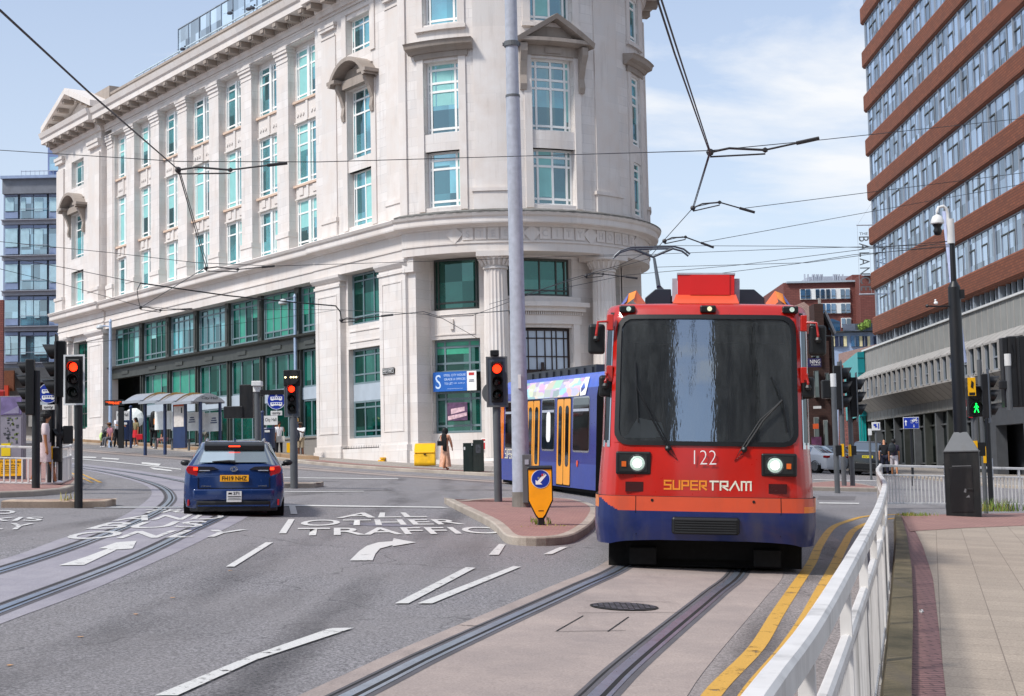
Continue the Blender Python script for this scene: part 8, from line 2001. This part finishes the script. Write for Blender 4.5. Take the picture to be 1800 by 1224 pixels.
wire('span wire from above the tram roof rising to the right edge',[Dp(1166,424,38),Dp(1200,416,38),Dp(1230,427,38),Dp(1830,318,44)],.011)
wire('span wire from the far left sinking past the facade to the round corner',[Dp(-20,423,44),Dp(200,445,44),Dp(345,462,40.3),Dp(480,468,44),Dp(800,458,50),Dp(1080,448,56)],.013)
wire('feeder cable crossing the shop windows, thick with a hooked end',[Dp(247,498,40),Dp(400,520,41),Dp(520,532,42),Dp(590,538,43),Dp(598,548,43),Dp(600,563,43)],.028)
wire('thin wire joining the left edge to the hooked feeder cable',[Dp(-20,447,42),Dp(120,472,42),Dp(247,498,40)],.014)
wire('thin wire descending from the left edge to the lower left joint',[Dp(-20,468,50),Dp(110,500,51),Dp(245,538,52),Dp(330,546,52)],.013)
wire('curved dropper hanging from the feeder cable to the lower left joint',[Dp(247,498,40),Dp(241,510,44),Dp(243,528,50),Dp(247,541,52)],.02)
wire('low wire crossing in front of the long shop windows from the left',[Dp(-20,618,60),Dp(185,600,62),Dp(560,550,66),Dp(590,545,60)],.012)
wire('low wire from the hooked cable end past the corner pier to the mast',[Dp(600,563,43),Dp(680,555,42),Dp(745,548,40),Dp(770,556,39),Dp(912,545,33.6)],.015)
wire('wire from the round corner down to the white pier',[Dp(745,552,42),Dp(778,560,44),Dp(843,597,66)],.015)
wire('wire from the mast up to the pantograph',[Dp(925,519,34),Dp(1005,490,40),Dp(1090,466,46),Dp(1145,440,50)],.015)
wire('thin wire under the pantograph wire running to the right',[Dp(830,555,40),Dp(925,520,34),Dp(1100,484,40),Dp(1300,466,46),Dp(1530,437,36),Dp(1668,424,36)],.011)
wire('upper of the wires gathered at the camera mast, from the pantograph side',[Dp(1150,432,40),Dp(1400,433,38),Dp(1600,437,37),Dp(1668,424,36)],.011)
wire('middle of the wires gathered at the camera mast',[Dp(1030,452,48),Dp(1400,437,40),Dp(1560,433,37),Dp(1668,430,36)],.011)
wire('lower of the wires gathered at the camera mast, sagging toward the tram',[Dp(1150,470,44),Dp(1420,462,40),Dp(1560,443,37),Dp(1668,432,36)],.011)
wire('lowest wire gathered at the camera mast',[Dp(1230,485,44),Dp(1400,464,40),Dp(1500,448,38),Dp(1668,434,36)],.011)
wire('thin wire across the shop windows under the street lamp',[Dp(300,543,56),Dp(600,545,56),Dp(755,553,46)],.012)
def pulloff(label,a,b,c,Yd):
    A,B,Cc=Dp(*a,Yd),Dp(*b,Yd),Dp(*c,Yd)
    mb=MB();mb.tube([A,Vector(A).lerp(Vector(B),.35)+Vector((0,0,.05)),B],.019,6);mb.tube([Vector(A)+Vector((0,0,-.07)),Vector(B)+Vector((0,0,-.06))],.014,5);mb.tube([B,Cc],.016,5);mb.sphere(A,.06,8);mb.sphere(B,.045,6);mb.cyl(Cc,Vector(Cc)+(Vector(Cc)-Vector(B)).normalized()*.35,.03,.03,6)
    tag(mb.build('pull_off_arm',M('wire fittings','#3c3a3b',.5,metal=.4)),label,'wire fitting')
pulloff('pull off arm holding the left contact wire in front of the facade windows',(313,299),(405,299),(470,291),26)
pulloff('pull off arm on the contact wire high in the sky left of the tower',(1248,268),(1345,264),(1400,252),22.5)
pulloff('curved arm on the contact wire below the highest joint',(1218,366),(1265,356),(1300,366),33)
pulloff('curved arm on the contact wire just above the pantograph',(1168,424),(1205,417),(1232,427),38)
pulloff('pull off arm over the left facade at the lower cornice',(362,472),(418,474),(460,470),40)
pulloff('pull off arm at the lower left joint over the shop windows',(247,541),(282,546),(320,544),52)
pulloff('small arm at the right of the hooked feeder cable',(600,563),(628,561),(670,556),43)
pulloff('curved arm near the fluted column beside the mast',(1030,485),(1060,482),(1100,487),44)
# birds on the parapet
for i,(x,y) in enumerate(((437,20),(443,18),(404,27),(321,90))):
    FAp=None
    d=Vector(ray(x,y));n=AN;P0_=Vector((A0[0],A0[1],0))+AN*-.5;t=(P0_-Vector((0,0,CH))).dot(n)/d.dot(n);q=Vector((0,0,CH))+d*t
    mb=MB();mb.sphere((0,0,.12),.13,10,0,(1.3,.7,.8));mb.sphere((.14,0,.27),.06,8);mb.face([(-.1,0,.12),(-.34,.03,.08),(-.34,-.03,.08)]);o=mb.build('pigeon',M('grey pigeon','#3b3f4a',.7),smooth=1.);o.location=q;tag(o,['dark pigeon on the stone parapet, left of the close pair','dark pigeon on the stone parapet, right of the close pair','dark pigeon on the stone parapet below the glass screen, left of the pair','lone dark pigeon farthest left on the stone parapet'][i],'bird','pigeons on the parapet')
sheet('hidden_road_check',[(0,0),(0,.01),(.01,.01)],-1,ASPH);bpy.data.objects.remove(bpy.data.objects['hidden_road_check'])
bpy.context.view_layer.update()
# ================================================================ every separate piece becomes a part of its own
def split_pieces(o,gap=.03):
    me=o.data;n=len(me.vertices);par=list(range(n))
    def fd(a):
        while par[a]!=a: par[a]=par[par[a]];a=par[a]
        return a
    for p in me.polygons:
        vs=p.vertices;a=fd(vs[0])
        for v in vs[1:]:
            b=fd(v)
            if a!=b: par[b]=a
    comp={}
    for i in range(n): comp.setdefault(fd(i),[]).append(i)
    cs=list(comp.values())
    if len(cs)<2: return 1
    bb=[]
    for c in cs:
        P=[me.vertices[i].co for i in c];bb.append([min(p[k] for p in P)-gap for k in range(3)]+[max(p[k] for p in P)+gap for k in range(3)])
    m=len(cs);pp=list(range(m))
    def f2(a):
        while pp[a]!=a: pp[a]=pp[pp[a]];a=pp[a]
        return a
    for i in range(m):
        for j in range(i+1,m):
            if all(bb[i][k]<=bb[j][k+3] and bb[j][k]<=bb[i][k+3] for k in range(3)):
                a,b=f2(i),f2(j)
                if a!=b: pp[b]=a
    gl={}
    for i in range(m): gl.setdefault(f2(i),[]).append(i)
    if len(gl)<2: return 1
    vg={}
    for g,ci in enumerate(gl.values()):
        for i in ci:
            for v in cs[i]: vg[v]=g
    ng=len(gl)
    for g in range(ng):
        bm=bmesh.new();bm.from_mesh(me);bm.verts.ensure_lookup_table()
        bmesh.ops.delete(bm,geom=[v for v in bm.verts if vg[v.index]!=g],context='VERTS')
        nm=bpy.data.meshes.new(me.name.split('.')[0]);bm.to_mesh(nm);bm.free()
        for mt in me.materials: nm.materials.append(mt)
        c=o.copy();c.data=nm;COL.objects.link(c)
        if g==0:
            for ch in list(o.children):
                ch.parent=c
    bpy.data.objects.remove(o);return ng
KEEP={'modillion','balusters','spike_rail','street_map','shop_frame','body','drain_cover','lettering','plate_lettering','letter','cladding_joint','sign_symbols','symbol_windows','tram_and_bus_symbols','printed_words','printed_word','poster_print','poster_lettering','small_print','reflection_blocks','pane','frame','window_seal','operator_lettering','indicator_lights','roof_railing','balcony_rail','grille','panel_seam','badge','display_text','model_lettering','bicycle','column_base','capital','sticker','walking_figure'}
WANT={'pier','window_pier','spandrel_panel','sill_moulding','pilaster','window_surround','infill_panel','wall','window_hood','yellow_panel','rooftop_flue','box_trim','cab_end','screen_post','rooftop_screen','mirror','signal_head','parapet_coping','underframe','roof_pod','bolt','wall_panel','plinth','parapet','cornice','frieze','dark_fascia','cab_fittings','bus_bar','canopy','sloping_hood','wire_fitting','frame_bar','sensor','shop_mullion','casement','blind','wall_rib','window_fin','hood_joint','spandrel','cornice_bracket','corner_panel','mirror_bracket'}
cnt={}
for o in list(bpy.data.objects):
    if o.type=='MESH' and o.parent is not None and len(o.data.polygons)<6000:
        b=o.name.split('.')[0]
        if b in WANT:
            k=split_pieces(o)
            if k>1: cnt[b]=cnt.get(b,0)+k
print('SPLIT',cnt)
bpy.context.view_layer.update()
